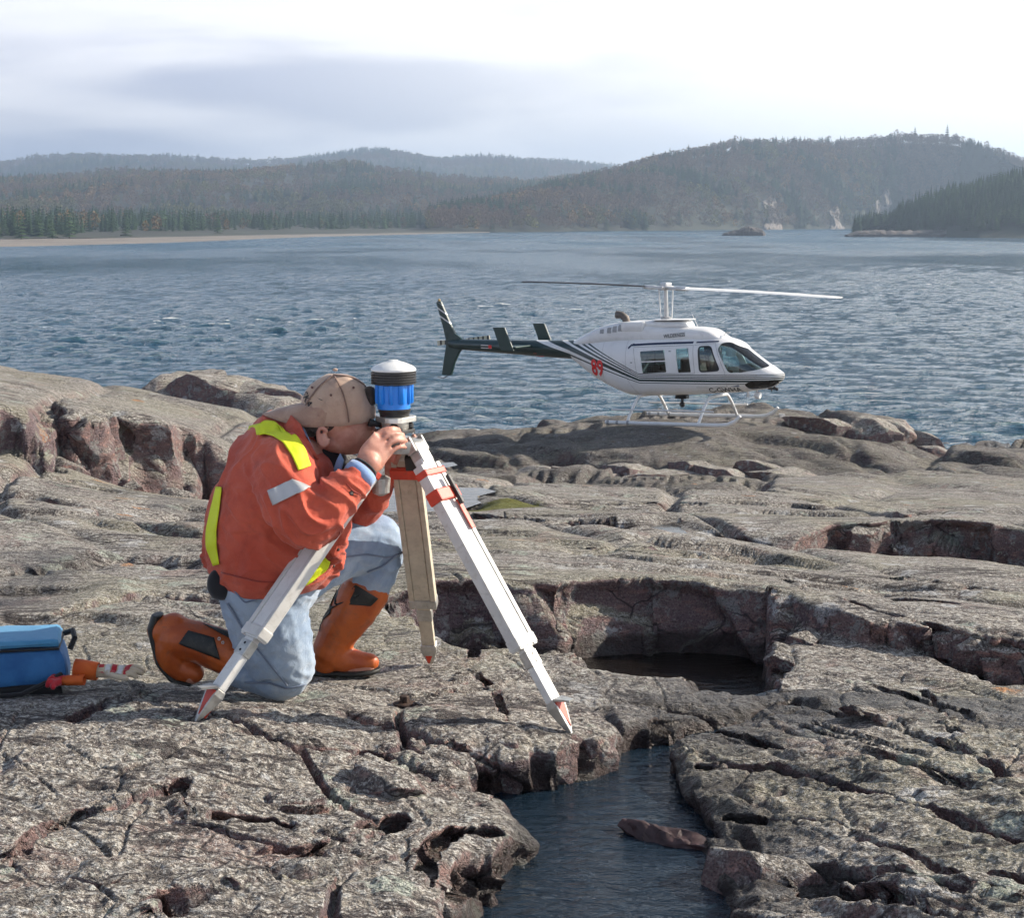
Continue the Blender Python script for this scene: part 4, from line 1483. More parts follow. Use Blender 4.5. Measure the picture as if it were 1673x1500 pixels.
    for s in (-1, 1):
        bl = prism_mesh('tail_blade', [(s * 0.10, -0.05), (s * 0.86, -0.055), (s * 0.86, 0.075), (s * 0.10, 0.06)], 1, 0.04, 0.065)
        bmt = Matrix.Rotation(math.radians(-5), 4, 'Y')
        bl.transform(bmt)
        link('tail_blade', bl, M_tail, tr)

    # rotor
    mr = empty('main_rotor', (0.12, 0, 2.58))
    mr.parent = root
    link('mast', tube_mesh('mast', [(0, 0, -0.1), (0, 0, 0.86)], [0.055, 0.048], 14), M_steel, mr)
    link('swashplate', lathe_mesh('swashplate', [(0.09, 0.02), (0.14, 0.03), (0.14, 0.07), (0.08, 0.09)], 20), M_grey, mr)
    for s in (-1, 1):
        link('pitch_link', tube_mesh('pitch_link', [(s * 0.13, 0.05 * s, 0.05), (s * 0.17, 0.05 * s, 0.74)], 0.016, 8), M_white, mr)
    az = math.radians(-20)
    rotm = Matrix.Rotation(az, 4, 'Z') @ Matrix.Rotation(math.radians(2.1), 4, 'Y')
    hubz = Matrix.Translation((0, 0, 0.80))
    yoke = join_meshes('hub_yoke', [box_mesh('a', (0, 0, 0), (0.95, 0.17, 0.08), bev=0.02), box_mesh('b', (0, 0, 0.06), (0.22, 0.22, 0.16), bev=0.04), box_mesh('c', (0, 0, 0), (0.16, 0.42, 0.1), bev=0.03)])
    yoke.transform(hubz @ rotm)
    link('hub_yoke', yoke, M_steel, mr)
    M_blade = pmat('blade_white', (0.80, 0.79, 0.76), 0.35, var=0.05)
    M_bladed = pmat('blade_dark', (0.045, 0.045, 0.05), 0.45, var=0.1)
    for s in (-1, 1):
        grip = box_mesh('blade_grip', (s * 0.58, 0, 0), (0.38, 0.15, 0.10), bev=0.03)
        grip.transform(hubz @ rotm)
        link('blade_grip', grip, M_steel, mr)
        vs, fs = [], []
        N = 18
        prof = [(-0.165, 0.0), (-0.05, 0.018), (0.09, 0.024), (0.15, 0.012), (0.165, 0.0), (0.15, -0.012), (0.09, -0.018), (-0.05, -0.010)]
        for i in range(N + 1):
            r = 0.70 + (5.64 - 0.70) * i / N
            droop = -0.0026 * r * r + 0.010 * r
            pa = math.radians(7.0 - 1.0 * r)
            for c, h in prof:
                ch = c * (1.0 if i < N else 0.92)
                yy = (ch * math.cos(pa) - h * math.sin(pa)) * s
                zz_ = ch * math.sin(pa) + h * math.cos(pa)
                vs.append((s * r, yy, zz_ + droop))
        m_ = len(prof)
        for i in range(N):
            for k in range(m_):
                fs.append((i * m_ + k, i * m_ + (k + 1) % m_, (i + 1) * m_ + (k + 1) % m_, (i + 1) * m_ + k))
        fs.append(tuple(range(m_))); fs.append(tuple(range(N * m_, (N + 1) * m_)))
        bl = mesh('rotor_blade', vs, fs)
        bm = bmesh.new(); bm.from_mesh(bl); bmesh.ops.recalc_face_normals(bm, faces=bm.faces[:]); bm.to_mesh(bl); bm.free()
        smooth_by_angle(bl, 40)
        bl.transform(hubz @ rotm)
        link('rotor_blade', bl, M_blade if s > 0 else M_bladed, mr)

    # landing gear
    gear = empty('landing_gear', (0, 0, 0))
    gear.parent = root
    for side in (-1, 1):
        y = side * 1.13
        sk = tube_mesh('skid', [(-1.06, y, 0.09), (-0.5, y, 0.085), (0.8, y, 0.085), (2.05, y, 0.09), (2.28, y, 0.11), (2.48, y, 0.20), (2.62, y, 0.33)], [0.045, 0.05, 0.05, 0.05, 0.05, 0.048, 0.035], 12)
        smooth_by_angle(sk)
        link('skid', sk, M_white, gear)
        for x in (-0.98, -0.72, -0.42):
            link('skid_clamp', tube_mesh('skid_clamp', [(x - 0.03, y, 0.087), (x + 0.03, y, 0.087)], 0.058, 12), M_grey, gear)
        st = tube_mesh('boarding_step', [(-0.95, side * 1.0, 0.40), (1.85, side * 1.0, 0.40)], 0.022, 8)
        link('boarding_step', st, M_white, gear)
    for x in (-0.45, 1.50):
        pts = []
        for k in range(25):
            u = -1 + 2 * k / 24
            y = 1.13 * u
            a = abs(u)
            z = 0.70 if a < 0.42 else 0.70 - 0.61 * (((a - 0.42) / 0.58) ** 1.35)
            pts.append((x + (0.03 if x < 0 else 0.03) * (1 - a), y, z))
        ct = tube_mesh('cross_tube', pts, 0.038, 10)
        smooth_by_angle(ct)
        link('cross_tube', ct, M_white, gear)
    # underside fittings
    link('cargo_hook', join_meshes('cargo_hook', [box_mesh('a', (0.52, 0, 0.66), (0.30, 0.2, 0.10), bev=0.02), tube_mesh('b', [(0.52, 0, 0.62), (0.52, 0, 0.50)], 0.035, 8), lathe_mesh('c', [(0.03, -0.07), (0.07, -0.03), (0.07, 0.03), (0.03, 0.06)], 12, None, (0.52, 0, 0.47))]), M_black, root)
    link('landing_light', join_meshes('landing_light', [tube_mesh('a', [(2.35, -0.1, 0.86), (2.36, -0.1, 0.70)], 0.035, 8), lathe_mesh('b', [(0.04, -0.09), (0.085, -0.05), (0.09, 0.05), (0.075, 0.06)], 16, (1, 0, 0), (2.62, -0.1, 0.74)), tube_mesh('d', [(2.60, -0.1, 0.88), (2.60, -0.1, 0.76)], 0.02, 8)]), M_white, root)
    link('wire_cutter', join_meshes('wire_cutter', [box_mesh('a', (2.98, 0, 0.90), (0.26, 0.05, 0.05)), tube_mesh('b', [(3.0, 0, 0.95), (3.1, 0, 0.86)], 0.025, 6), tube_mesh('c', [(2.86, 0.06, 0.95), (2.92, 0.06, 0.84)], 0.02, 6)]), M_black, root)
    # cabin
    link('cabin_floor', box_mesh('cabin_floor', (0.9, 0, 1.0), (2.8, 1.0, 0.05)), M_panel, root)
    link('rear_bulkhead', box_mesh('rear_bulkhead', (-0.52, 0, 1.45), (0.05, 1.1, 1.15)), M_panel, root)
    for x, y in ((1.32, -0.33), (1.32, 0.33), (0.05, -0.33), (0.05, 0.33)):
        pts = [box_mesh('a', (x + 0.12, y, 1.24), (0.46, 0.44, 0.14), bev=0.04),
               box_mesh('b', (x - 0.14, y, 1.52 if x > 1 else 1.34), (0.14, 0.44, 0.62 if x > 1 else 0.25), Matrix.Rotation(math.radians(-12), 3, 'Y'), bev=0.05)]
        if x > 1:
            pts.append(box_mesh('c', (x - 0.24, y, 1.86), (0.10, 0.24, 0.14), Matrix.Rotation(math.radians(-12), 3, 'Y'), bev=0.04))
        sm = join_meshes('seat', pts)
        smooth_by_angle(sm)
        link('seat', sm, M_seat, root)
    hm = lathe_mesh('flight_helmet', [(0.05, -0.10), (0.11, -0.09), (0.135, 0.0), (0.125, 0.06), (0.09, 0.105), (0.04, 0.125), (0.005, 0.13)], 20, None, (2.03, -0.32, 1.80))
    smooth_by_angle(hm, 60)
    link('flight_helmet', hm, M_white, root)
    ip = prism_mesh('instrument_panel', [(2.18, 1.0), (2.62, 1.05), (2.62, 1.40), (2.42, 1.52), (2.22, 1.50)], 1, -0.30, 0.42)
    bevel_mesh(ip, 0.03)
    link('instrument_panel', ip, M_black, root)
    link('control_stick', tube_mesh('control_stick', [(1.85, -0.3, 1.0), (1.9, -0.3, 1.4), (1.86, -0.3, 1.5)], 0.02, 8), M_black, root)
    cg = join_meshes('cabin_load', [box_mesh('b', (0.78, -0.2, 1.45), (0.26, 0.36, 0.42), bev=0.08)])
    link('cabin_load', cg, M_seat, root)
    # lettering
    skin_text('number', '89', 0.56, -1.62, 1.375, (0.72, 1.0), M_red, math.radians(-4), -0.10, off=0.012, thick=0.016)
    skin_text('lettering', 'WILDERNESS', 0.125, 0.56, 2.215, (0.80, 1.05), pmat('lettering_green', (0.006, 0.016, 0.018), 0.4), math.radians(5), 0.05, ctree, 0.006, thick=0.002)
    skin_text('lettering', 'C-GWHA', 0.22, 1.90, 0.885, (0.88, 0.75), pmat('lettering_black', (0.010, 0.014, 0.016), 0.4), math.radians(1.5), 0.0, None, 0.006, thick=0.004)
    return root


heli = build_helicopter()

# ------------------------------------------------------------------ joint-bounded blocks and loose stones of the outcrop
def block_mesh(name, seed, size, cuts=9, rough=0.05, bev=0.02):
    """angular block: a box trimmed by random planes, worn edges, broken faces"""
    r = random.Random(seed)
    me = box_mesh(name, (0, 0, 0), (1, 1, 1))
    bm = bmesh.new(); bm.from_mesh(me)
    for i in range(cuts):
        n = Vector((r.uniform(-1, 1), r.uniform(-1, 1), r.uniform(-0.35, 1))).normalized()
        d = r.uniform(0.36, 0.52)
        res = bmesh.ops.bisect_plane(bm, geom=bm.verts[:] + bm.edges[:] + bm.faces[:], plane_co=n * d, plane_no=n, clear_outer=True)
        ed = [e for e in res['geom_cut'] if isinstance(e, bmesh.types.BMEdge)]
        if ed:
            try:
                bmesh.ops.edgeloop_fill(bm, edges=ed)
            except Exception:
                pass
    bmesh.ops.recalc_face_normals(bm, faces=bm.faces[:])
    bmesh.ops.remove_doubles(bm, verts=bm.verts[:], dist=0.02)
    for v in bm.verts:
        v.co = Vector((v.co.x * size[0], v.co.y * size[1], v.co.z * size[2]))
    m = min(size)
    try:
        bmesh.ops.bevel(bm, geom=bm.edges[:], offset=m * bev, segments=1, affect='EDGES', clamp_overlap=True)
    except Exception:
        pass
    bmesh.ops.triangulate(bm, faces=bm.faces[:])
    for _ in range(4):
        ed = [e for e in bm.edges if e.calc_length() > m * 0.14]
        if not ed or len(bm.faces) > 2200:
            break
        bmesh.ops.subdivide_edges(bm, edges=ed, cuts=1)
        bmesh.ops.triangulate(bm, faces=bm.faces[:])
    bm.to_mesh(me); bm.free()
    co = np.empty(len(me.vertices) * 3, np.float32); me.vertices.foreach_get('co', co); co = co.reshape(-1, 3)
    nn = np.empty(len(me.vertices) * 3, np.float32); me.vertices.foreach_get('normal', nn); nn = nn.reshape(-1, 3)
    q = co / m
    a = m * rough * (perlin3(q[:, 0] * 2.2 + seed, q[:, 1] * 2.2, q[:, 2] * 3.0) + 0.5 * perlin3(q[:, 0] * 6 + seed, q[:, 1] * 6, q[:, 2] * 7))
    me.vertices.foreach_set('co', (co + nn * a[:, None]).astype(np.float32).ravel())
    me.update()
    smooth_by_angle(me, 28)
    return me


def block(px, py, Y, size, seed, tilt=(0, 0, 0), cuts=9, dz=0.0):
    me = block_mesh('rock_block', seed, size, cuts)
    o = link('rock_block', me, MROCK)
    o.parent = bedrock
    p = P(px, py, Y)
    o.location = p + Vector((0, 0, dz))
    o.rotation_euler = [math.radians(a) for a in tilt]
    return o


BLOCKS = [
    # left hump
    (128, 735, 13.5, (0.50, 0.6, 0.60), 2, (4, -6, 48)), (165, 766, 13.2, (0.30, 0.36, 0.30), 4, (10, 10, 55)), (266, 775, 13.9, (0.58, 0.6, 0.50), 5, (0, 8, 42)),
    (358, 790, 14.1, (0.42, 0.6, 0.44), 7, (5, 5, 40)), (80, 775, 13.0, (0.50, 0.5, 0.30), 8, (0, -5, 36)), (222, 804, 13.1, (0.20, 0.2, 0.14), 9, (10, 20, 40)), (290, 812, 13.2, (0.26, 0.22, 0.12), 10, (5, 0, 15)),
    # wet rocks behind the hump
    (350, 655, 35.0, (2.2, 1.6, 1.1), 19, (0, 5, 10)), (410, 662, 35.0, (2.4, 1.6, 1.0), 20, (0, 8, -10)), (300, 645, 35.5, (1.8, 1.6, 0.9), 21, (0, 0, 25)), (455, 680, 33.0, (1.8, 1.4, 0.8), 22, (0, 10, 0)),
    # right end of the knoll
    (1412, 712, 43.0, (1.4, 1.6, 0.95), 31, (0, 6, 14)), (1458, 720, 43.2, (1.1, 1.5, 0.95), 32, (0, 8, -20)), (1498, 730, 43.4, (1.1, 1.3, 0.90), 33, (0, 10, 8)), (1532, 746, 42.6, (0.8, 1.0, 0.55), 34, (8, 14, 30)),
    (1345, 700, 43.0, (2.0, 1.8, 0.50), 35, (-6, 4, 5)),
    # faces under the knoll and the middle ledges
    (1075, 789, 37.9, (1.9, 1.3, 0.62), 51, (-8, 0, 12)), (1185, 790, 37.8, (1.5, 1.2, 0.66), 52, (-6, 5, -16)), (1285, 788, 37.9, (1.6, 1.2, 0.60), 53, (-6, -4, 10)), (965, 786, 38.0, (1.7, 1.2, 0.55), 54, (-8, 4, -8)), (880, 780, 38.4, (1.4, 1.1, 0.50), 56, (-6, 6, 14)), (1030, 776, 38.6, (1.2, 1.2, 0.5), 57, (-6, 0, 40)),
    (1130, 772, 38.8, (1.3, 1.2, 0.5), 58, (-10, 3, 25)), (1240, 770, 38.8, (1.2, 1.2, 0.5), 59, (-8, -3, -20)),
    (1345, 866, 11.3, (0.22, 0.22, 0.13), 61, (0, 10, 30)), (1378, 874, 11.25, (0.24, 0.2, 0.16), 62, (8, 0, -20)), (1410, 880, 11.2, (0.26, 0.22, 0.18), 63, (0, 12, 10)), (1318, 876, 11.1, (0.2, 0.2, 0.10), 64, (0, 0, 50)),
    (1440, 876, 11.3, (0.22, 0.2, 0.20), 65, (0, 0, 25)), (1480, 845, 11.6, (0.22, 0.22, 0.07), 66, (0, 4, 10)), (1230, 882, 11.0, (0.24, 0.2, 0.08), 67, (0, 0, 0)), (1120, 852, 11.4, (0.14, 0.14, 0.07), 68, (0, 0, 20)), (1060, 846, 11.6, (0.16, 0.14, 0.06), 69, (0, 0, 60)),
    # rubble ramp right of the dark channel
    (1310, 985, 6.95, (0.13, 0.14, 0.12), 71, (10, 5, 20)), (1345, 1000, 6.8, (0.12, 0.12, 0.10), 72, (0, 12, 45)), (1385, 998, 6.85, (0.15, 0.14, 0.10), 73, (5, 0, 10)), (1318, 1050, 6.55, (0.10, 0.22, 0.12), 74, (0, 25, -30)),
    (1375, 1035, 6.65, (0.12, 0.12, 0.08), 75, (0, 5, 70)), (1430, 1020, 6.75, (0.18, 0.16, 0.10), 76, (0, 0, 10)), (1468, 1000, 6.9, (0.14, 0.12, 0.07), 77, (0, 4, 30)), (1290, 975, 7.0, (0.14, 0.16, 0.10), 78, (0, 0, 0)),
    (1275, 1080, 6.2, (0.10, 0.16, 0.06), 79, (0, 12, 35)), (1600, 1068, 6.35, (0.26, 0.2, 0.16), 80, (0, 0, 12)), (1660, 1075, 6.3, (0.22, 0.2, 0.14), 81, (0, 6, -10)), (1560, 1050, 6.4, (0.18, 0.16, 0.10), 82, (0, 0, 30)),
    # right foreground
    (1262, 1452, 3.95, (0.34, 0.22, 0.17), 91, (14, 8, -22)), (1380, 1440, 4.0, (0.17, 0.14, 0.08), 92, (10, 6, -14)), (1480, 1462, 3.9, (0.14, 0.12, 0.09), 94, (0, 5, 8)),
    (1540, 1470, 3.88, (0.18, 0.14, 0.10), 95, (0, 8, -12)), (1150, 1320, 4.62, (0.13, 0.18, 0.12), 96, (6, 10, 10)), (1128, 1262, 4.95, (0.11, 0.16, 0.12), 97, (8, 14, -14)), (1210, 1385, 4.3, (0.17, 0.14, 0.10), 98, (0, 10, 25)),
    (1605, 1480, 3.8, (0.15, 0.13, 0.09), 99, (0, 0, 30)), (1655, 1290, 4.75, (0.10, 0.09, 0.07), 100, (0, 0, 40)), (1560, 1260, 4.9, (0.10, 0.08, 0.05), 101, (0, 0, 15)),
    # left foreground
    (835, 1255, 4.72, (0.13, 0.16, 0.17), 111, (6, 0, 12)), (905, 1250, 4.78, (0.14, 0.14, 0.15), 112, (4, 6, -10)), (975, 1238, 4.88, (0.12, 0.12, 0.12), 113, (0, 4, 8)), (735, 1262, 4.6, (0.12, 0.12, 0.10), 114, (8, 0, 25)),
    (640, 1290, 4.35, (0.22, 0.16, 0.10), 115, (6, 4, -18)), (560, 1390, 3.95, (0.20, 0.16, 0.11), 116, (8, 6, 28)), (470, 1330, 4.15, (0.16, 0.13, 0.09), 117, (4, 0, 40)), (345, 1465, 3.55, (0.22, 0.16, 0.12), 118, (10, -6, 32)),
    (770, 1312, 4.38, (0.16, 0.10, 0.06), 119, (4, 8, -12)), (520, 1445, 3.68, (0.26, 0.18, 0.12), 120, (6, 4, 20)), (150, 1450, 3.55, (0.24, 0.18, 0.12), 121, (6, -8, 28)), (290, 1310, 4.2, (0.09, 0.10, 0.07), 122, (0, 0, 60)),
]
for px, py, Y, size, seed, tilt in BLOCKS:
    block(px, py, Y, size, seed, tilt)
# the reddish stone reaching into the pool
st = block_mesh('pool_stone', 201, (0.40, 0.085, 0.07), 7, 0.12)
sto = link('pool_stone', st, pmat('red_stone', (0.055, 0.027, 0.026), 0.6, var=0.4, vscale=12, bump=0.006, bscale=40))
sto.location = P(1125, 1390, 4.26)
sto.location.z = CAM_Z - 1.605
sto.rotation_euler = (math.radians(8), math.radians(2), math.radians(-30))
tag(sto, 'long dark red stone lying half in the blue pool', 'stone')
wt = block_mesh('white_stone', 202, (0.16, 0.13, 0.10), 6, 0.04)
wto = link('white_stone', wt, pmat('quartz_white', (0.62, 0.60, 0.57), 0.7, var=0.1))
wto.location = P(1278, 664, 44.0)
wto.location.z = ground_z(wto.location.x, wto.location.y, 0.3) + 0.02
tag(wto, 'small white stone just ahead of the helicopter skids', 'stone')
# ------------------------------------------------------------------ the kneeling surveyor
def capsule_chain(pts, n=16):
    """mesh of a round limb: pts = [(Vector, radius)...], rounded ends, denser rings"""
    out = []
    for i in range(len(pts) - 1):
        p0 = pts[max(i - 1, 0)]; p1 = pts[i]; p2 = pts[i + 1]; p3 = pts[min(i + 2, len(pts) - 1)]
        for j in range(5):
            t = j / 5
            f = lambda a, b, c, d: 0.5 * ((2 * b) + (c - a) * t + (2 * a - 5 * b + 4 * c - d) * t * t + (3 * b - a - 3 * c + d) * t ** 3)
            out.append((Vector([f(p0[0][k], p1[0][k], p2[0][k], p3[0][k]) for k in range(3)]), f(p0[1], p1[1], p2[1], p3[1])))
    out.append(pts[-1])
    d0 = (out[0][0] - out[1][0]).normalized(); d1 = (out[-1][0] - out[-2][0]).normalized()
    r0, r1 = out[0][1], out[-1][1]
    head = [(out[0][0] + d0 * r0 * math.sin(a), max(r0 * math.cos(a), 0.0006)) for a in (1.5, 1.2, 0.8, 0.4)]
    tail = [(out[-1][0] + d1 * r1 * math.sin(a), max(r1 * math.cos(a), 0.0006)) for a in (0.4, 0.8, 1.2, 1.5)]
    a = head + out + tail
    return tube_mesh('limb', [q[0] for q in a], [q[1] for q in a], n)


def ellip_loft(secs, n=28):
    """secs: (centre Vector, half axis vector A, half axis vector B); capped ends"""
    vs, fs = [], []
    for c, A, B in secs:
        for k in range(n):
            t = 2 * math.pi * k / n
            vs.append(c + A * math.cos(t) + B * math.sin(t))
    m = len(secs)
    for i in range(m - 1):
        for k in range(n):
            fs.append((i * n + k, i * n + (k + 1) % n, (i + 1) * n + (k + 1) % n, (i + 1) * n + k))
    fs.append(tuple(reversed(range(n))))
    fs.append(tuple((m - 1) * n + k for k in range(n)))
    me = mesh('loft', vs, fs)
    bm = bmesh.new(); bm.from_mesh(me)
    bmesh.ops.recalc_face_normals(bm, faces=bm.faces[:])
    bm.to_mesh(me); bm.free()
    return me


def ball(c, rx, ry, rz, rot=None, n=16):
    bm = bmesh.new()
    bmesh.ops.create_uvsphere(bm, u_segments=n * 2, v_segments=n, radius=1.0)
    for v in bm.verts:
        q = Vector((v.co.x * rx, v.co.y * ry, v.co.z * rz))
        if rot is not None:
            q = rot @ q
        v.co = q + Vector(c)
    me = bpy.data.meshes.new('ball')
    bm.to_mesh(me); bm.free()
    return me


def melt(name, parts, voxel, smooth=6, fac=0.5):
    """union of closed pieces as ONE continuous surface"""
    me = join_meshes(name, parts)
    bm = bmesh.new(); bm.from_mesh(me)
    bmesh.ops.recalc_face_normals(bm, faces=bm.faces[:])
    bm.to_mesh(me); bm.free()
    o = bpy.data.objects.new('tmp', me)
    COL.objects.link(o)
    r = o.modifiers.new('r', 'REMESH')
    r.mode = 'VOXEL'
    r.voxel_size = voxel
    r.adaptivity = 0.0
    if smooth:
        s = o.modifiers.new('s', 'SMOOTH')
        s.iterations = smooth
        s.factor = fac
    bpy.context.view_layer.update()
    res = eval_mesh(o, name)
    bpy.data.objects.remove(o, do_unlink=True)
    res.materials.clear()
    res.polygons.foreach_set('use_smooth', [True] * len(res.polygons))
    return res


def mesh_np(me):
    co = np.empty(len(me.vertices) * 3, np.float32); me.vertices.foreach_get('co', co)
    nn = np.empty(len(me.vertices) * 3, np.float32); me.vertices.foreach_get('normal', nn)
    return co.reshape(-1, 3), nn.reshape(-1, 3)


def push(me, amount):
    co, nn = mesh_np(me)
    co = co + nn * amount[:, None]
    me.vertices.foreach_set('co', co.astype(np.float32).ravel())
    me.update()


YM = 5.20
PXM = YM / FPX * 1.0      # metres per photo pixel at the surveyor


def Q(px, py, dy=0.0):
    return P(px, py, YM + dy)


def bvh_of(me):
    bm = bmesh.new(); bm.from_mesh(me)
    t = BVHTree.FromBMesh(bm)
    bm.free()
    return t


EYE = Vector((0, 0, CAM_Z))


def lay_patch(name, grid, tree, mat, parent, off=0.003, th=0.002):
    """cloth patch laid on a garment: grid = rows of photo points, dropped onto the surface"""
    vs, fs = [], []
    R, Cn = len(grid), len(grid[0])
    prev = None
    for row in grid:
        for (px, py) in row:
            d = (P(px, py, 5.0) - EYE).normalized()
            h = tree.ray_cast(EYE, d)
            if h[0] is None or (prev is not None and abs(h[0].y - prev) > 0.09):
                q = P(px, py, prev if prev is not None else 5.0)
                h = tree.find_nearest(q)
            prev = h[0].y
            n = h[1]
            if n.dot(d) > 0:
                n = -n
            vs.append(h[0] + n * off - d * 0.001)
    g = np.array([tuple(v) for v in vs]).reshape(R, Cn, 3)
    if R > 6:
        for _ in range(3):
            q = g.copy()
            q[1:-1] = 0.5 * g[1:-1] + 0.25 * (g[:-2] + g[2:])
            g = q
        g[..., 1] -= 0.0025
    vs = g.reshape(-1, 3)
    for i in range(R - 1):
        for j in range(Cn - 1):
            fs.append((i * Cn + j, i * Cn + j + 1, (i + 1) * Cn + j + 1, (i + 1) * Cn + j))
    me = mesh(name, vs, fs)
    me2 = solid_mesh(me, -th, name)
    me2.materials.clear()
    return link(name, me2, mat, parent, smooth=True)


def strip_grid(pts, wid, n=16, k=4):
    """photo polyline + widths -> grid rows"""
    P2 = [Vector(p) for p in pts]
    acc = [0]
    for a, b in zip(P2[:-1], P2[1:]):
        acc.append(acc[-1] + (b - a).length)
    rows = []
    for i in range(n + 1):
        s = acc[-1] * i / n
        j = 0
        while j < len(P2) - 2 and acc[j + 1] < s:
            j += 1
        f = (s - acc[j]) / max(1e-6, acc[j + 1] - acc[j])
        p = P2[j].lerp(P2[j + 1], f)
        ta = (P2[min(j + 1, len(P2) - 1)] - P2[j]).normalized()
        tb = (P2[min(j + 2, len(P2) - 1)] - P2[min(j + 1, len(P2) - 2)]).normalized()
        t = ta.lerp(tb, f).normalized()
        w = wid[j] + (wid[min(j + 1, len(wid) - 1)] - wid[j]) * f
        nn = Vector((-t.y, t.x))
        rows.append([tuple(p + nn * w * (q / k - 0.5)) for q in range(k + 1)])
    return rows


def quad_grid(a, b, c, d, n=8, m=8):
    a, b, c, d = map(Vector, (a, b, c, d))
    return [[tuple((a.lerp(b, j / m)).lerp(d.lerp(c, j / m), i / n)) for j in range(m + 1)] for i in range(n + 1)]


def cloth_mat(name, c1, c2, rough=0.85, bump=0.004, bscale=40, weave=900.0, dirt=None, big=4.0, sheen=0.3):
    m = bpy.data.materials.new(name)
    m.use_nodes = True
    t = m.node_tree
    b = t.nodes['Principled BSDF']
    ob = node(t, 'ShaderNodeTexCoord').outputs['Object']
    n = noise(t, ob, big, 6, 0.6, 0.4)
    c = mixc(t, maprange(t, n, 0.35, 0.65), c1, c2)
    if dirt:
        d = noise(t, ob, big * 2.2, 6, 0.7, 0.6)
        c = mixc(t, mathn(t, 'MULTIPLY', maprange(t, d, 0.50, 0.72), dirt[1]), c, dirt[0])
    w = noise(t, ob, weave, 1, 0.5)
    c = mixc(t, mathn(t, 'MULTIPLY', w, 0.25), c, tuple(q * 0.5 for q in c1))
    t.links.new(c, b.inputs['Base Color'])
    b.inputs['Roughness'].default_value = rough
    b.inputs['Sheen Weight'].default_value = sheen
    b.inputs['Specular IOR Level'].default_value = 0.25
    h = mathn(t, 'ADD', noise(t, ob, bscale, 5, 0.6, 0.8), mathn(t, 'MULTIPLY', w, 0.12))
    bp = node(t, 'ShaderNodeBump')
    bp.inputs['Strength'].default_value = 0.7
    bp.inputs['Distance'].default_value = bump
    t.links.new(h, bp.inputs['Height'])
    t.links.new(bp.outputs[0], b.inputs['Normal'])
    return m


def skin_mat():
    m = bpy.data.materials.new('skin')
    m.use_nodes = True
    t = m.node_tree
    b = t.nodes['Principled BSDF']
    ob = node(t, 'ShaderNodeTexCoord').outputs['Object']
    n = noise(t, ob, 22.0, 5, 0.6, 0.3)
    c = mixc(t, maprange(t, n, 0.35, 0.7), (0.44, 0.19, 0.135), (0.57, 0.30, 0.22))
    t.links.new(c, b.inputs['Base Color'])
    b.inputs['Roughness'].default_value = 0.5
    b.inputs['Subsurface Weight'].default_value = 0.12
    b.inputs['Subsurface Radius'].default_value = (0.01, 0.004, 0.002)
    bp = node(t, 'ShaderNodeBump')
    bp.inputs['Strength'].default_value = 0.5
    bp.inputs['Distance'].default_value = 0.0015
    t.links.new(noise(t, ob, 160.0, 4, 0.6, 0.5), bp.inputs['Height'])
    t.links.new(bp.outputs[0], b.inputs['Normal'])
    return m


def chain(pts):
    """(px, py, depth offset, radius px) -> capsule chain"""
    return capsule_chain([(Q(a, b, c), r * PXM) for a, b, c, r in pts])


def torso_loft(rows):
    """(px, py, depth offset, half thickness px, half width m, lean deg)"""
    secs = []
    for px, py, dy, hp, hw, lean in rows:
        c = Q(px, py, dy)
        a = math.radians(lean)
        A = Vector((math.cos(a), 0, -math.sin(a))) * hp * PXM
        secs.append((c, A, Vector((0, hw, 0))))
    return ellip_loft(secs)


def finger(pts, r=4.6):
    return chain([(a, b, c, r * k) for (a, b, c), k in zip(pts, (1.05, 1.0, 0.92, 0.80))])


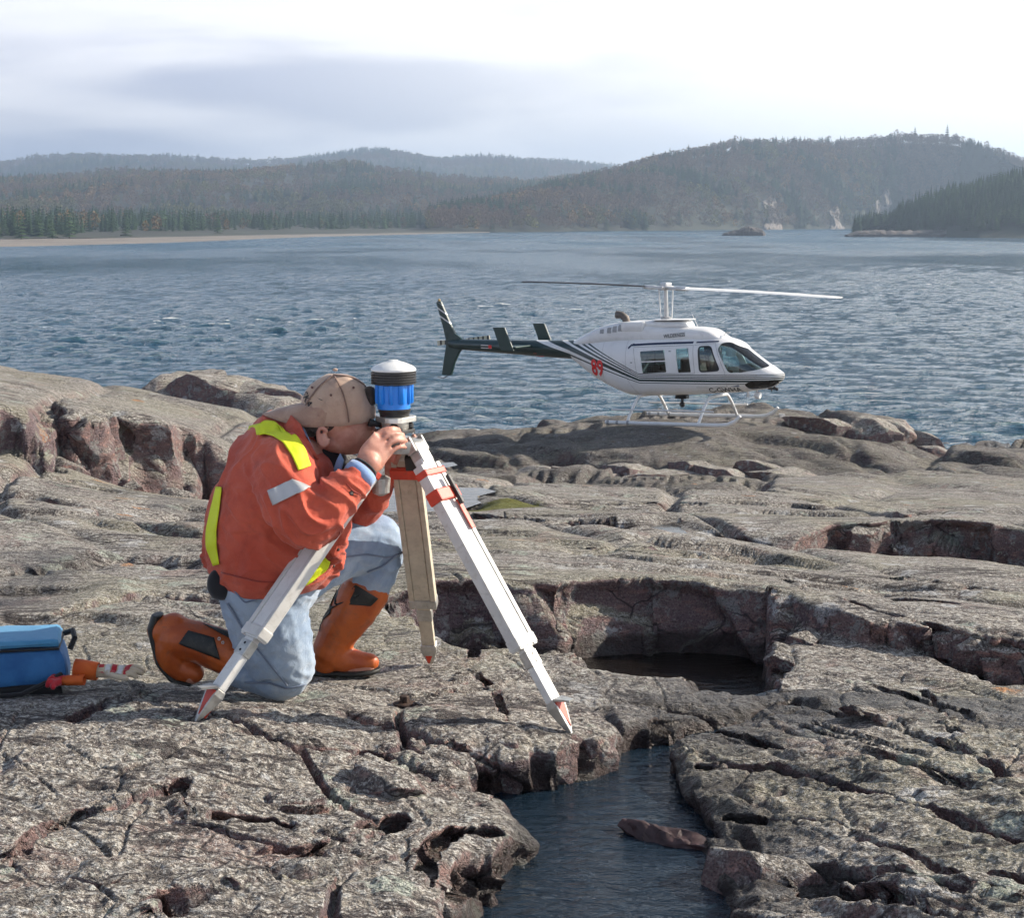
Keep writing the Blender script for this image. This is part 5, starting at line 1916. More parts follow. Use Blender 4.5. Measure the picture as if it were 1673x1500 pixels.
def build_person():
    M_skin = skin_mat()
    # ---- body: one continuous surface from head to feet, hands with separate fingers
    parts = [
        torso_loft([(445, 960, 0, 70, 0.15, 0), (447, 900, 0, 85, 0.17, 5), (456, 840, 0, 88, 0.18, 10), (468, 790, 0, 82, 0.19, 16), (485, 735, 0.01, 62, 0.17, 24), (498, 705, 0.02, 40, 0.10, 30)]),
        chain([(490, 715, 0.02, 34), (515, 700, 0.03, 31), (540, 690, 0.04, 34)]),                       # neck
        # near arm
        chain([(470, 765, -0.18, 40), (480, 815, -0.24, 36), (505, 855, -0.28, 30), (545, 815, -0.25, 26), (588, 772, -0.19, 19)]),
        # far arm
        chain([(480, 755, 0.22, 38), (520, 820, 0.30, 34), (560, 860, 0.34, 28), (600, 815, 0.28, 24), (632, 770, 0.10, 18)]),
        # legs
        chain([(428, 960, -0.05, 60), (446, 1030, -0.02, 56), (455, 1085, 0.0, 46), (410, 1085, 0.0, 36), (300, 1052, 0.02, 26), (285, 1085, 0.02, 22), (312, 1102, 0.02, 18)]),
        chain([(450, 940, 0.12, 60), (540, 890, 0.24, 52), (622, 886, 0.32, 42), (590, 960, 0.34, 36), (545, 1055, 0.36, 26), (570, 1085, 0.36, 20), (600, 1090, 0.36, 18)]),
    ]
    body_hidden = parts
    # head: skull, face, jaw, nose, ear
    hr = Matrix.Rotation(math.radians(14), 3, 'Y')
    hd = 0.0
    head = [
        ball(Q(552, 674, hd), 55 * PXM, 0.076, 54 * PXM, hr),
        ball(Q(566, 700, hd), 42 * PXM, 0.066, 44 * PXM, hr),
        ball(Q(574, 722, hd), 26 * PXM, 0.046, 20 * PXM, hr),
        ball(Q(545, 722, hd), 28 * PXM, 0.060, 18 * PXM, hr),
        chain([(597, 692, hd, 8), (609, 706, hd, 9), (611, 713, hd, 8)]),
        chain([(600, 726, hd - 0.015, 6), (604, 724, hd, 7), (600, 726, hd + 0.015, 6)]),
        chain([(588, 682, hd - 0.045, 7), (600, 681, hd - 0.015, 8), (600, 681, hd + 0.015, 8), (588, 682, hd + 0.045, 7)]),
    ]
    for s in (-1, 1):
        ey = hd + s * 0.075
        ring = [(528 + 9 * math.cos(a) + 1.5 * math.sin(a), 714 + 15 * math.sin(a), ey + s * 0.006, 3.4) for a in np.linspace(0.4, 5.6, 9)]
        head.append(chain(ring))
        head.append(ball(Q(530, 716, ey), 6 * PXM, 0.010, 11 * PXM))
    # near hand: palm, four fingers curled round the tribrach, thumb beneath
    hand = [
        chain([(588, 772, -0.190, 18), (602, 757, -0.180, 20)]),
        ellip_loft([(Q(592, 768, -0.185), (Q(604, 780, -0.180) - Q(592, 768, -0.185)), Vector((0, 0.017, 0))),
                    (Q(606, 750, -0.175), (Q(624, 768, -0.165) - Q(606, 750, -0.175)), Vector((0, 0.017, 0))),
                    (Q(618, 733, -0.160), (Q(635, 750, -0.148) - Q(618, 733, -0.160)), Vector((0, 0.015, 0))),
                    (Q(627, 721, -0.145), (Q(643, 738, -0.135) - Q(627, 721, -0.145)), Vector((0, 0.011, 0)))]),
        finger([(606, 724, -0.150), (620, 706, -0.138), (640, 700, -0.120), (652, 702, -0.085)]),
        finger([(616, 729, -0.154), (630, 713, -0.144), (648, 709, -0.124), (659, 711, -0.090)], 4.9),
        finger([(626, 737, -0.152), (638, 723, -0.142), (654, 719, -0.122), (664, 721, -0.092)], 4.7),
        finger([(632, 748, -0.148), (643, 735, -0.138), (656, 730, -0.120), (663, 732, -0.096)], 4.1),
        finger([(602, 762, -0.162), (616, 756, -0.110), (630, 748, -0.080), (638, 740, -0.060)], 5.3),
        # far hand
        chain([(632, 770, 0.10, 16), (645, 752, 0.085, 16), (655, 736, 0.07, 14)]),
        finger([(656, 738, 0.065), (668, 722, 0.055), (676, 714, 0.030), (676, 712, 0.000)]),
        finger([(660, 744, 0.065), (672, 730, 0.055), (680, 722, 0.030), (680, 720, 0.000)]),
        finger([(660, 752, 0.065), (674, 740, 0.055), (682, 732, 0.030), (681, 729, 0.000)]),
        finger([(656, 760, 0.065), (670, 750, 0.055), (679, 743, 0.030), (678, 739, 0.000)], 4.0),
        finger([(645, 756, 0.060), (650, 746, 0.020), (654, 738, -0.010), (658, 732, -0.030)], 5.0),
    ]
    me = melt('person', body_hidden + head + hand, 0.0047, 3, 0.5)
    person = link('person', me, M_skin)
    tag(person, 'man in orange jacket and backwards cap kneeling to look through the survey instrument', 'person')

    # ---- jeans
    M_jean = cloth_mat('denim', (0.20, 0.28, 0.40), (0.36, 0.44, 0.54), 0.9, 0.004, 30, 1200, ((0.50, 0.54, 0.58), 0.4), 5.0)
    jm = melt('jeans', [
        torso_loft([(440, 990, 0.02, 74, 0.17, 0), (440, 955, 0.02, 90, 0.185, 0), (442, 915, 0.02, 94, 0.19, 4)]),
        chain([(424, 955, -0.05, 70), (438, 1015, -0.03, 68), (452, 1066, -0.01, 64), (459, 1090, 0.0, 56), (445, 1098, 0.0, 47), (395, 1085, 0.0, 40)]),
        chain([(462, 940, 0.10, 68), (540, 898, 0.22, 60), (600, 886, 0.30, 54), (620, 893, 0.32, 46), (612, 930, 0.33, 42), (594, 968, 0.34, 39)]),
    ], 0.0062, 5)
    co, nn = mesh_np(jm)
    w = 1 - np.abs(perlin3(co[:, 0] * 9, co[:, 1] * 9 + 3, co[:, 2] * 20 + co[:, 0] * 9))
    w2 = 1 - np.abs(perlin3(co[:, 0] * 22 + 7, co[:, 1] * 18, co[:, 2] * 32 - co[:, 0] * 20))
    push(jm, 0.010 * (w - 0.7) + 0.005 * (w2 - 0.7))
    jeans = link('jeans', jm, M_jean, person)
    jt = bvh_of(jm)
    M_seam = cloth_mat('denim_seam', (0.12, 0.16, 0.24), (0.20, 0.24, 0.31), 0.9, 0.001)
    for pl in ([(372, 985), (405, 1040), (445, 1090), (470, 1120)], [(548, 912), (600, 905), (640, 912), (660, 900)], [(400, 1115), (440, 1115), (470, 1125), (500, 1118)],
               [(380, 960), (400, 985), (430, 975)], [(600, 935), (625, 925), (650, 905)]):
        lay_patch('seam', strip_grid(pl, [3.0] * len(pl), 20, 2), jt, M_seam, jeans, 0.0015, 0.0015)

    # ---- boots
    M_boot = bpy.data.materials.new('boot_rubber')
    M_boot.use_nodes = True
    t = M_boot.node_tree
    b = t.nodes['Principled BSDF']
    ob = node(t, 'ShaderNodeTexCoord').outputs['Object']
    n1 = noise(t, ob, 9.0, 6, 0.65, 0.6)
    c = mixc(t, maprange(t, n1, 0.35, 0.65), (0.34, 0.060, 0.010), (0.47, 0.102, 0.016))
    c = mixc(t, mathn(t, 'MULTIPLY', maprange(t, noise(t, ob, 25, 6, 0.7, 0.4), 0.52, 0.75), 0.6), c, (0.12, 0.06, 0.04))
    t.links.new(c, b.inputs['Base Color'])
    b.inputs['Roughness'].default_value = 0.46
    bp = node(t, 'ShaderNodeBump'); bp.inputs['Strength'].default_value = 0.5; bp.inputs['Distance'].default_value = 0.003
    t.links.new(noise(t, ob, 24, 4, 0.6), bp.inputs['Height']); t.links.new(bp.outputs[0], b.inputs['Normal'])
    M_blk = pmat('boot_black', (0.014, 0.015, 0.014), 0.55, var=0.2, vscale=20, dirt=((0.10, 0.09, 0.07), 0.4))
    M_tan = pmat('boot_lining', (0.35, 0.30, 0.22), 0.9)
    # kneeling boot: shaft lies back, heel up, toe on the rock
    b1 = melt('boot', [
        chain([(398, 1080, 0.0, 38), (360, 1062, 0.0, 36), (322, 1048, 0.01, 34), (288, 1044, 0.02, 37)]),
        chain([(284, 1044, 0.02, 34), (280, 1068, 0.02, 31), (290, 1090, 0.02, 25), (316, 1100, 0.02, 18)]),
        chain([(283, 1030, 0.02, 30), (266, 1030, 0.02, 26)]),
    ], 0.005, 5)
    co, nn = mesh_np(b1)
    push(b1, 0.004 * (1 - np.abs(perlin3(co[:, 0] * 28, co[:, 1] * 10, co[:, 2] * 14)) - 0.7))
    boot1 = link('boot', b1, M_boot, person)
    bt = bvh_of(b1)
    s1 = melt('sole', [
        chain([(254, 1012, 0.02, 9), (250, 1030, 0.02, 9), (254, 1047, 0.02, 8)]),
        ellip_loft([(Q(258, 1003, 0.02), Vector((0.018, 0, 0)), Vector((0, 0.038, 0))), (Q(250, 1025, 0.02), Vector((0.017, 0, 0)), Vector((0, 0.042, 0))),
                    (Q(254, 1050, 0.02), Vector((0.014, 0, 0)), Vector((0, 0.040, 0))), (Q(262, 1082, 0.02), Vector((0.010, 0, 0)), Vector((0, 0.046, 0))),
                    (Q(284, 1108, 0.02), Vector((0.012, 0, 0.006)), Vector((0, 0.044, 0))), (Q(314, 1117, 0.02), Vector((0.0, 0, 0.008)), Vector((0, 0.034, 0)))]),
    ], 0.004, 3)
    link('sole', s1, M_blk, boot1)
    lay_patch('shin_patch', quad_grid((308, 1030), (350, 1042), (360, 1078), (292, 1052), 8, 10), bt, M_blk, boot1, 0.002)
    lay_patch('top_band', quad_grid((332, 1019), (398, 1040), (402, 1056), (362, 1036), 6, 10), bt, M_blk, boot1, 0.002)
    for px, py in ((358, 1045), (364, 1051)):
        lay_patch('eyelet', [[(px + 2.6 * math.cos(a) * k, py + 2.6 * math.sin(a) * k) for a in np.linspace(0, 6.2832, 13)] for k in (0.5, 1.0)], bt, pmat('eyelet_metal', (0.6, 0.6, 0.55), 0.4, 0.6), boot1, 0.004)
    # planted boot
    b2 = melt('boot', [
        chain([(598, 962, 0.34, 44), (576, 1000, 0.345, 41), (552, 1036, 0.36, 35), (540, 1064, 0.36, 33)]),
        chain([(540, 1066, 0.36, 30), (562, 1077, 0.36, 26), (588, 1082, 0.36, 20), (604, 1083, 0.36, 17)]),
        chain([(534, 1075, 0.36, 26), (534, 1084, 0.36, 24)]),
    ], 0.005, 5)
    co, nn = mesh_np(b2)
    push(b2, 0.004 * (1 - np.abs(perlin3(co[:, 0] * 14, co[:, 1] * 10 + 4, co[:, 2] * 26)) - 0.7))
    boot2 = link('boot', b2, M_boot, person)
    bt2 = bvh_of(b2)
    s2 = ellip_loft([(Q(508, 1099, 0.36), Vector((0, 0.02, 0)), Vector((0, 0, 0.012))), (Q(516, 1099, 0.36), Vector((0, 0.036, 0)), Vector((0, 0, 0.014))), (Q(545, 1098, 0.36), Vector((0, 0.040, 0)), Vector((0, 0, 0.014))),
                     (Q(580, 1098, 0.36), Vector((0, 0.047, 0)), Vector((0, 0, 0.014))), (Q(608, 1096, 0.36), Vector((0, 0.040, 0)), Vector((0, 0, 0.014))), (Q(621, 1093, 0.36), Vector((0, 0.018, 0)), Vector((0, 0, 0.010)))])
    smooth_by_angle(s2, 60)
    link('sole', s2, M_blk, boot2)
    lay_patch('shin_patch', quad_grid((520, 985), (560, 942), (618, 978), (606, 990), 8, 10), bt2, M_blk, boot2, 0.002)
    lay_patch('shin_patch', quad_grid((506, 990), (548, 962), (540, 1002), (510, 1030), 8, 8), bt2, M_blk, boot2, 0.0025)

    # ---- jacket
    M_jack = cloth_mat('jacket_cloth', (0.47, 0.075, 0.042), (0.60, 0.120, 0.066), 0.85, 0.006, 34, 1500, ((0.20, 0.035, 0.03), 0.4), 5.0, 0.15)
    jk = melt('jacket', [
        torso_loft([(446, 958, 0, 84, 0.19, -2), (447, 944, 0, 98, 0.205, -1), (446, 905, 0, 112, 0.225, 3), (454, 850, 0, 113, 0.245, 8), (464, 800, 0, 106, 0.25, 14),
                    (474, 760, 0.005, 95, 0.235, 20), (482, 730, 0.01, 80, 0.185, 27), (491, 708, 0.02, 60, 0.10, 34), (497, 700, 0.02, 48, 0.07, 36)]),
        chain([(458, 752, -0.13, 46), (464, 780, -0.19, 52), (478, 820, -0.25, 48), (502, 852, -0.285, 43), (530, 836, -0.26, 40), (556, 808, -0.245, 34), (572, 793, -0.22, 29)]),
        chain([(468, 745, 0.17, 46), (500, 800, 0.26, 48), (548, 856, 0.33, 42), (595, 818, 0.22, 34), (628, 780, 0.12, 26)]),
        chain([(540, 900, -0.10, 22), (548, 860, -0.12, 26), (556, 820, -0.1, 24)]),
        chain([(520, 945, -0.05, 20), (540, 905, -0.02, 22), (550, 850, 0.05, 26)]),
    ], 0.0050, 4)
    co, nn = mesh_np(jk)
    u = co[:, 0]; v = co[:, 2]
    f1 = 1 - np.abs(perlin3(u * 7 + v * 5, co[:, 1] * 7, v * 9 - u * 7))
    f2 = 1 - np.abs(perlin3(u * 16 - v * 12 + 5, co[:, 1] * 14, v * 10 + u * 14))
    el = Q(510, 840, -0.28)
    near_el = np.exp(-((co - np.array(el)) ** 2).sum(1) / 0.10 ** 2)
    hem = np.exp(-((co[:, 2] - Q(446, 935).z) / 0.07) ** 2)
    g1 = perlin3(u * 6, co[:, 1] * 6, v * 6)
    ac = u * 0.90 - v * 0.44; al = u * 0.44 + v * 0.90           # drape from the armpit down the back
    f3 = np.clip((1 - np.abs(perlin3(ac * 15 + 1.2 * g1, co[:, 1] * 7, al * 4 + 7)) - 0.70) / 0.30, 0, 1) ** 1.3
    ac2 = u * 0.55 + v * 0.83; al2 = u * 0.83 - v * 0.55         # rings round the sleeve
    f4 = np.clip((1 - np.abs(perlin3(ac2 * 20 + 1.0 * g1, co[:, 1] * 9, al2 * 7 + 3)) - 0.66) / 0.34, 0, 1) ** 1.2
    bl_ = np.clip((1 - np.abs(perlin3(u * 6 + 2, co[:, 1] * 6, v * 26 + 1.5 * g1)) - 0.66) / 0.34, 0, 1)   # blousing over the hem
    arm = np.clip((Q(480, 800, -0.14).y - co[:, 1]) / 0.05, 0, 1)
    lowh = sstep(Q(446, 930).z, Q(446, 950).z, co[:, 2])
    hemw = np.exp(-((co[:, 2] - Q(446, 915).z) / 0.06) ** 2)
    am = (f1 - 0.7) * 0.010 + (f2 - 0.7) * 0.005 + 0.013 * (f3 - 0.2) * (1 - arm) + (0.008 + 0.014 * near_el) * (f4 - 0.2) * arm + 0.012 * (bl_ - 0.2) * hemw * (1 - arm)
    push(jk, am * (1 - 0.85 * lowh))
    jacket = link('jacket', jk, M_jack, person)
    kt = bvh_of(jk)
    M_yel = cloth_mat('fluorescent_tape', (0.62, 0.68, 0.02), (0.70, 0.78, 0.03), 0.6, 0.002, 60, 1500, None, 8, 0)
    M_sil = cloth_mat('silver_tape', (0.42, 0.42, 0.42), (0.50, 0.50, 0.51), 0.45, 0.002, 40, 1500, None, 8, 0)
    lay_patch('yellow_band', strip_grid([(414, 706), (430, 699), (452, 703), (472, 717), (487, 741), (497, 766)], [20, 23, 25, 25, 24, 22], 34, 8), kt, M_yel, jacket, 0.004)
    lay_patch('yellow_band', strip_grid([(360, 796), (354, 830), (347, 865), (347, 892), (355, 922)], [9, 14, 17, 18, 10], 30, 7), kt, M_yel, jacket, 0.004)
    lay_patch('yellow_band', strip_grid([(476, 956), (500, 942), (520, 926), (533, 910)], [14, 24, 26, 20], 16, 6), kt, M_yel, jacket, 0.006)
    lay_patch('silver_band', quad_grid((438, 802), (478, 783), (507, 796), (447, 826), 8, 12), kt, M_sil, jacket, 0.004)
    M_snap = pmat('snap_metal', (0.10, 0.09, 0.08), 0.35, 0.8)
    for px, py, r in ((574, 806, 4.0), (553, 898, 2.4), (545, 925, 2.4)):
        h = kt.ray_cast(EYE, (P(px, py, 5) - EYE).normalized())
        if h[0] is not None:
            bt_ = lathe_mesh('snap', [(r * PXM, 0), (r * PXM, 0.002), (r * PXM * 0.6, 0.004)], 12, h[1], h[0])
            link('snap_button', bt_, M_snap, jacket)
    for pl in ([(556, 868), (552, 885), (545, 910), (538, 938)], [(362, 935), (420, 950), (480, 952)], [(566, 790), (576, 802), (588, 808)]):
        lay_patch('seam', strip_grid(pl, [2.4] * len(pl), 20, 2), kt, cloth_mat('jacket_seam', (0.26, 0.03, 0.02), (0.34, 0.04, 0.02), 0.8, 0.001), jacket, 0.0012, 0.0015)

    # collar and shirt
    M_col = M_jack
    M_shirt = cloth_mat('blue_shirt', (0.24, 0.36, 0.60), (0.36, 0.48, 0.70), 0.85, 0.002)
    M_under = cloth_mat('dark_undershirt', (0.012, 0.012, 0.015), (0.02, 0.02, 0.024), 0.9, 0.001)

    def ring_strip(name, secs, mat, parent, th):
        """secs: list of (bottom point, top point) round the neck, thickened"""
        vs, fs = [], []
        for a, b_ in secs:
            for k in range(4):
                vs.append(a.lerp(b_, k / 3))
        for i in range(len(secs) - 1):
            for k in range(3):
                fs.append((i * 4 + k, (i + 1) * 4 + k, (i + 1) * 4 + k + 1, i * 4 + k + 1))
        me = solid_mesh(mesh(name, vs, fs), th, name)
        me.materials.clear()
        return link(name, me, mat, parent, smooth=True)
    ring_strip('collar', [(Q(548, 792, -0.045), Q(530, 770, -0.085)), (Q(530, 770, -0.085), Q(506, 738, -0.11)), (Q(515, 748, -0.125), Q(500, 714, -0.115)), (Q(492, 730, -0.14), Q(492, 694, -0.095)),
                          (Q(470, 712, -0.11), Q(478, 680, -0.06)), (Q(452, 700, -0.02), Q(466, 668, 0.02)), (Q(462, 702, 0.10), Q(474, 672, 0.10)), (Q(492, 722, 0.17), Q(498, 690, 0.15)), (Q(525, 752, 0.15), Q(522, 720, 0.14)), (Q(555, 792, 0.09), Q(548, 770, 0.10))], M_col, jacket, 0.006)
    sh = ring_strip('shirt_collar', [(Q(528, 772, -0.075), Q(521, 757, -0.083)), (Q(520, 762, -0.092), Q(512, 735, -0.086)), (Q(508, 742, -0.10), Q(503, 712, -0.082)), (Q(496, 722, -0.09), Q(496, 696, -0.06)),
                                     (Q(484, 705, -0.03), Q(488, 684, 0.0)), (Q(490, 705, 0.08), Q(494, 684, 0.08)), (Q(515, 735, 0.125), Q(515, 712, 0.11)), (Q(545, 770, 0.11), Q(542, 748, 0.10))], M_shirt, jacket, 0.004)
    us = melt('undershirt', [chain([(505, 722, 0.02, 36), (525, 745, 0.02, 36), (545, 785, 0.02, 38)])], 0.006, 3)
    link('undershirt', us, M_under, jacket)
    ring_strip('shirt_collar', [(Q(562, 752, -0.055), Q(556, 740, -0.05)), (Q(558, 770, -0.06), Q(550, 752, -0.055)), (Q(548, 788, -0.06), Q(543, 775, -0.055))], M_shirt, jacket, 0.004)

    # cuff and wrist band
    def wrist_ring(c, d, r, w, mat, name, parent):
        d = d.normalized()
        a = d.cross(Vector((0, 1, 0))).normalized(); b_ = d.cross(a)
        vs, fs = [], []
        n = 24
        for k in range(n):
            t_ = 2 * math.pi * k / n
            rad = a * math.cos(t_) * r + b_ * math.sin(t_) * r
            vs += [c + rad - d * w / 2, c + rad * 1.04, c + rad + d * w / 2]
        for k in range(n):
            j = (k + 1) % n
            for q in (0, 1):
                fs.append((k * 3 + q, j * 3 + q, j * 3 + q + 1, k * 3 + q + 1))
        me = solid_mesh(mesh(name, vs, fs), 0.004, name)
        me.materials.clear()
        return link(name, me, mat, parent, smooth=True)
    dirw = Q(605, 752, -0.18) - Q(570, 794, -0.225)
    wrist_ring(Q(588, 775, -0.20), dirw, 25.5 * PXM, 0.034, M_shirt, 'shirt_cuff', jacket)
    wrist_ring(Q(597, 764, -0.186), dirw, 21.0 * PXM, 0.008, M_under, 'wrist_band', person)

    # ---- hair and cap
    M_hair = cloth_mat('dark_hair', (0.025, 0.017, 0.012), (0.07, 0.05, 0.038), 0.7, 0.004, 120, 900, ((0.16, 0.13, 0.11), 0.4), 20)
    hc = melt('hair', [ball(Q(540, 676, hd), 50 * PXM, 0.079, 42 * PXM, hr), chain([(604, 640, hd - 0.02, 10), (606, 655, hd - 0.02, 9)]), chain([(510, 690, hd - 0.055, 14), (520, 700, hd - 0.065, 9)]),
                       chain([(505, 700, hd - 0.04, 16), (505, 700, hd + 0.04, 16)])], 0.005, 2)
    hair = link('hair', hc, M_hair, person)
    M_cap = cloth_mat('cap_cotton', (0.40, 0.265, 0.195), (0.48, 0.34, 0.255), 0.95, 0.004, 50, 1400, ((0.24, 0.15, 0.115), 0.4), 9)
    # crown: spherical cap with six gores, tilted
    cc = Q(552, 672, hd)
    crot = Matrix.Rotation(math.radians(-2), 3, 'Y') @ Matrix.Rotation(math.radians(8), 3, 'X')
    vs, fs = [], []
    NA, NB = 48, 16
    for i in range(NB + 1):
        ph = (math.pi / 2 + 0.16) * i / NB
        for k in range(NA):
            th_ = 2 * math.pi * k / NA
            seam = 1 - 0.010 * math.exp(-((((k / NA * 6) % 1) - 0.5) / 0.05) ** 2)
            sx_ = 61.5 * PXM * (1.0 if math.cos(th_) < 0 else 0.98)
            r = math.sin(min(ph, math.pi / 2)) * seam
            z = math.cos(ph)
            q = Vector((sx_ * r * math.cos(th_), 0.089 * r * math.sin(th_), (64 * PXM if z > 0 else 80 * PXM) * z))
            vs.append(cc + crot @ q)
    for i in range(NB):
        for k in range(NA):
            fs.append((i * NA + k, (i + 1) * NA + k, (i + 1) * NA + (k + 1) % NA, i * NA + (k + 1) % NA))
    cm = mesh('cap', vs, fs)
    bm = bmesh.new(); bm.from_mesh(cm)
    bmesh.ops.remove_doubles(bm, verts=bm.verts[:], dist=0.0008)
    bmesh.ops.recalc_face_normals(bm, faces=bm.faces[:])
    bm.to_mesh(cm); bm.free()
    co, nn = mesh_np(cm)
    push(cm, 0.0045 * perlin3(co[:, 0] * 16, co[:, 1] * 16, co[:, 2] * 20) + 0.0025 * perlin3(co[:, 0] * 40, co[:, 1] * 40, co[:, 2] * 50))
    ct_ = bvh_of(cm)
    cs2 = solid_mesh(cm, 0.003, 'cap'); cs2.materials.clear()
    cap = link('cap', cs2, M_cap, person, smooth=True)
    # brim over the nape
    rows = []
    NBm = 9
    top = Q(498, 655, hd); root_c = Q(503, 678, hd)
    vs, fs = [], []
    for i in range(NBm):
        s = i / (NBm - 1)
        for k in range(17):
            a = -1.30 + 2.6 * k / 16
            xin = 552 - 60 * math.cos(a); yin = 682 - 14 * math.cos(a)
            dep = hd + 0.092 * math.sin(a)
            ln = 64 * max(0.0, math.cos(a * 1.19)) ** 0.55
            x = xin - ln * s
            y = yin + ln * s * 0.20 + 26 * s * (math.sin(a) ** 2) + 5 * s * s - 10
            vs.append(Q(x, y, dep * (1 - 0.06 * s)))
    for i in range(NBm - 1):
        for k in range(16):
            fs.append((i * 17 + k, i * 17 + k + 1, (i + 1) * 17 + k + 1, (i + 1) * 17 + k))
    bmz = solid_mesh(mesh('brim', vs, fs), 0.004, 'brim')
    bmz.materials.clear()
    link('brim', bmz, cloth_mat('brim_cotton', (0.34, 0.21, 0.155), (0.44, 0.30, 0.225), 0.9, 0.003, 60, 1400, ((0.20, 0.12, 0.09), 0.6), 14), cap, smooth=True)
    link('button', ball(cc + crot @ Vector((0, 0, 70 * PXM)), 0.008, 0.008, 0.005), M_cap, cap, smooth=True)
    for px, py in ((511, 634), (541, 646), (577, 634)):
        lay_patch('eyelet', [[(px + 2.0 * math.cos(a) * k, py + 2.0 * math.sin(a) * k) for a in np.linspace(0, 6.2832, 11)] for k in (0.1, 1.0)], ct_, pmat('eyelet_dark', (0.14, 0.06, 0.05), 0.8), cap, 0.003, 0.001)
    M_seamc = cloth_mat('cap_seam', (0.17, 0.10, 0.075), (0.22, 0.14, 0.11), 0.9, 0.001)
    for pl in ([(545, 612), (560, 640), (568, 670), (570, 690)], [(545, 612), (520, 632), (500, 660), (492, 680)], [(545, 612), (575, 615), (600, 632)]):
        lay_patch('seam', strip_grid(pl, [2.4] * len(pl), 18, 2), ct_, M_seamc, cap, 0.0012, 0.001)
    tm = text_mesh('lettering', 'ASKA', 0.030, 0.0006)
    for v in tm.vertices:
        x, y = v.co.x / PXM, v.co.y / PXM
        a = math.radians(66)
        px = 499 + (x * math.cos(a) + y * math.sin(a)) * 0.9
        py = 648 + (x * math.sin(a) - y * math.cos(a)) * 0.9
        d = (P(px, py, 5) - EYE).normalized()
        h = ct_.ray_cast(EYE, d)
        if h[0] is None:
            h = ct_.find_nearest(P(px, py, 5.0))
        v.co = h[0] - d * 0.0035
    tm.materials.clear()
    link('lettering', tm, M_under, cap)
    # belt pouch
    pm = melt('belt_pouch', [ball(Q(356, 955, -0.13), 18 * PXM, 0.03, 26 * PXM), ball(Q(362, 962, -0.13), 16 * PXM, 0.028, 20 * PXM)], 0.006, 3)
    link('belt_pouch', pm, M_under, person)
    return person


person = build_person()


# ------------------------------------------------------------------ tripod and instrument
TRI_Y = 5.17


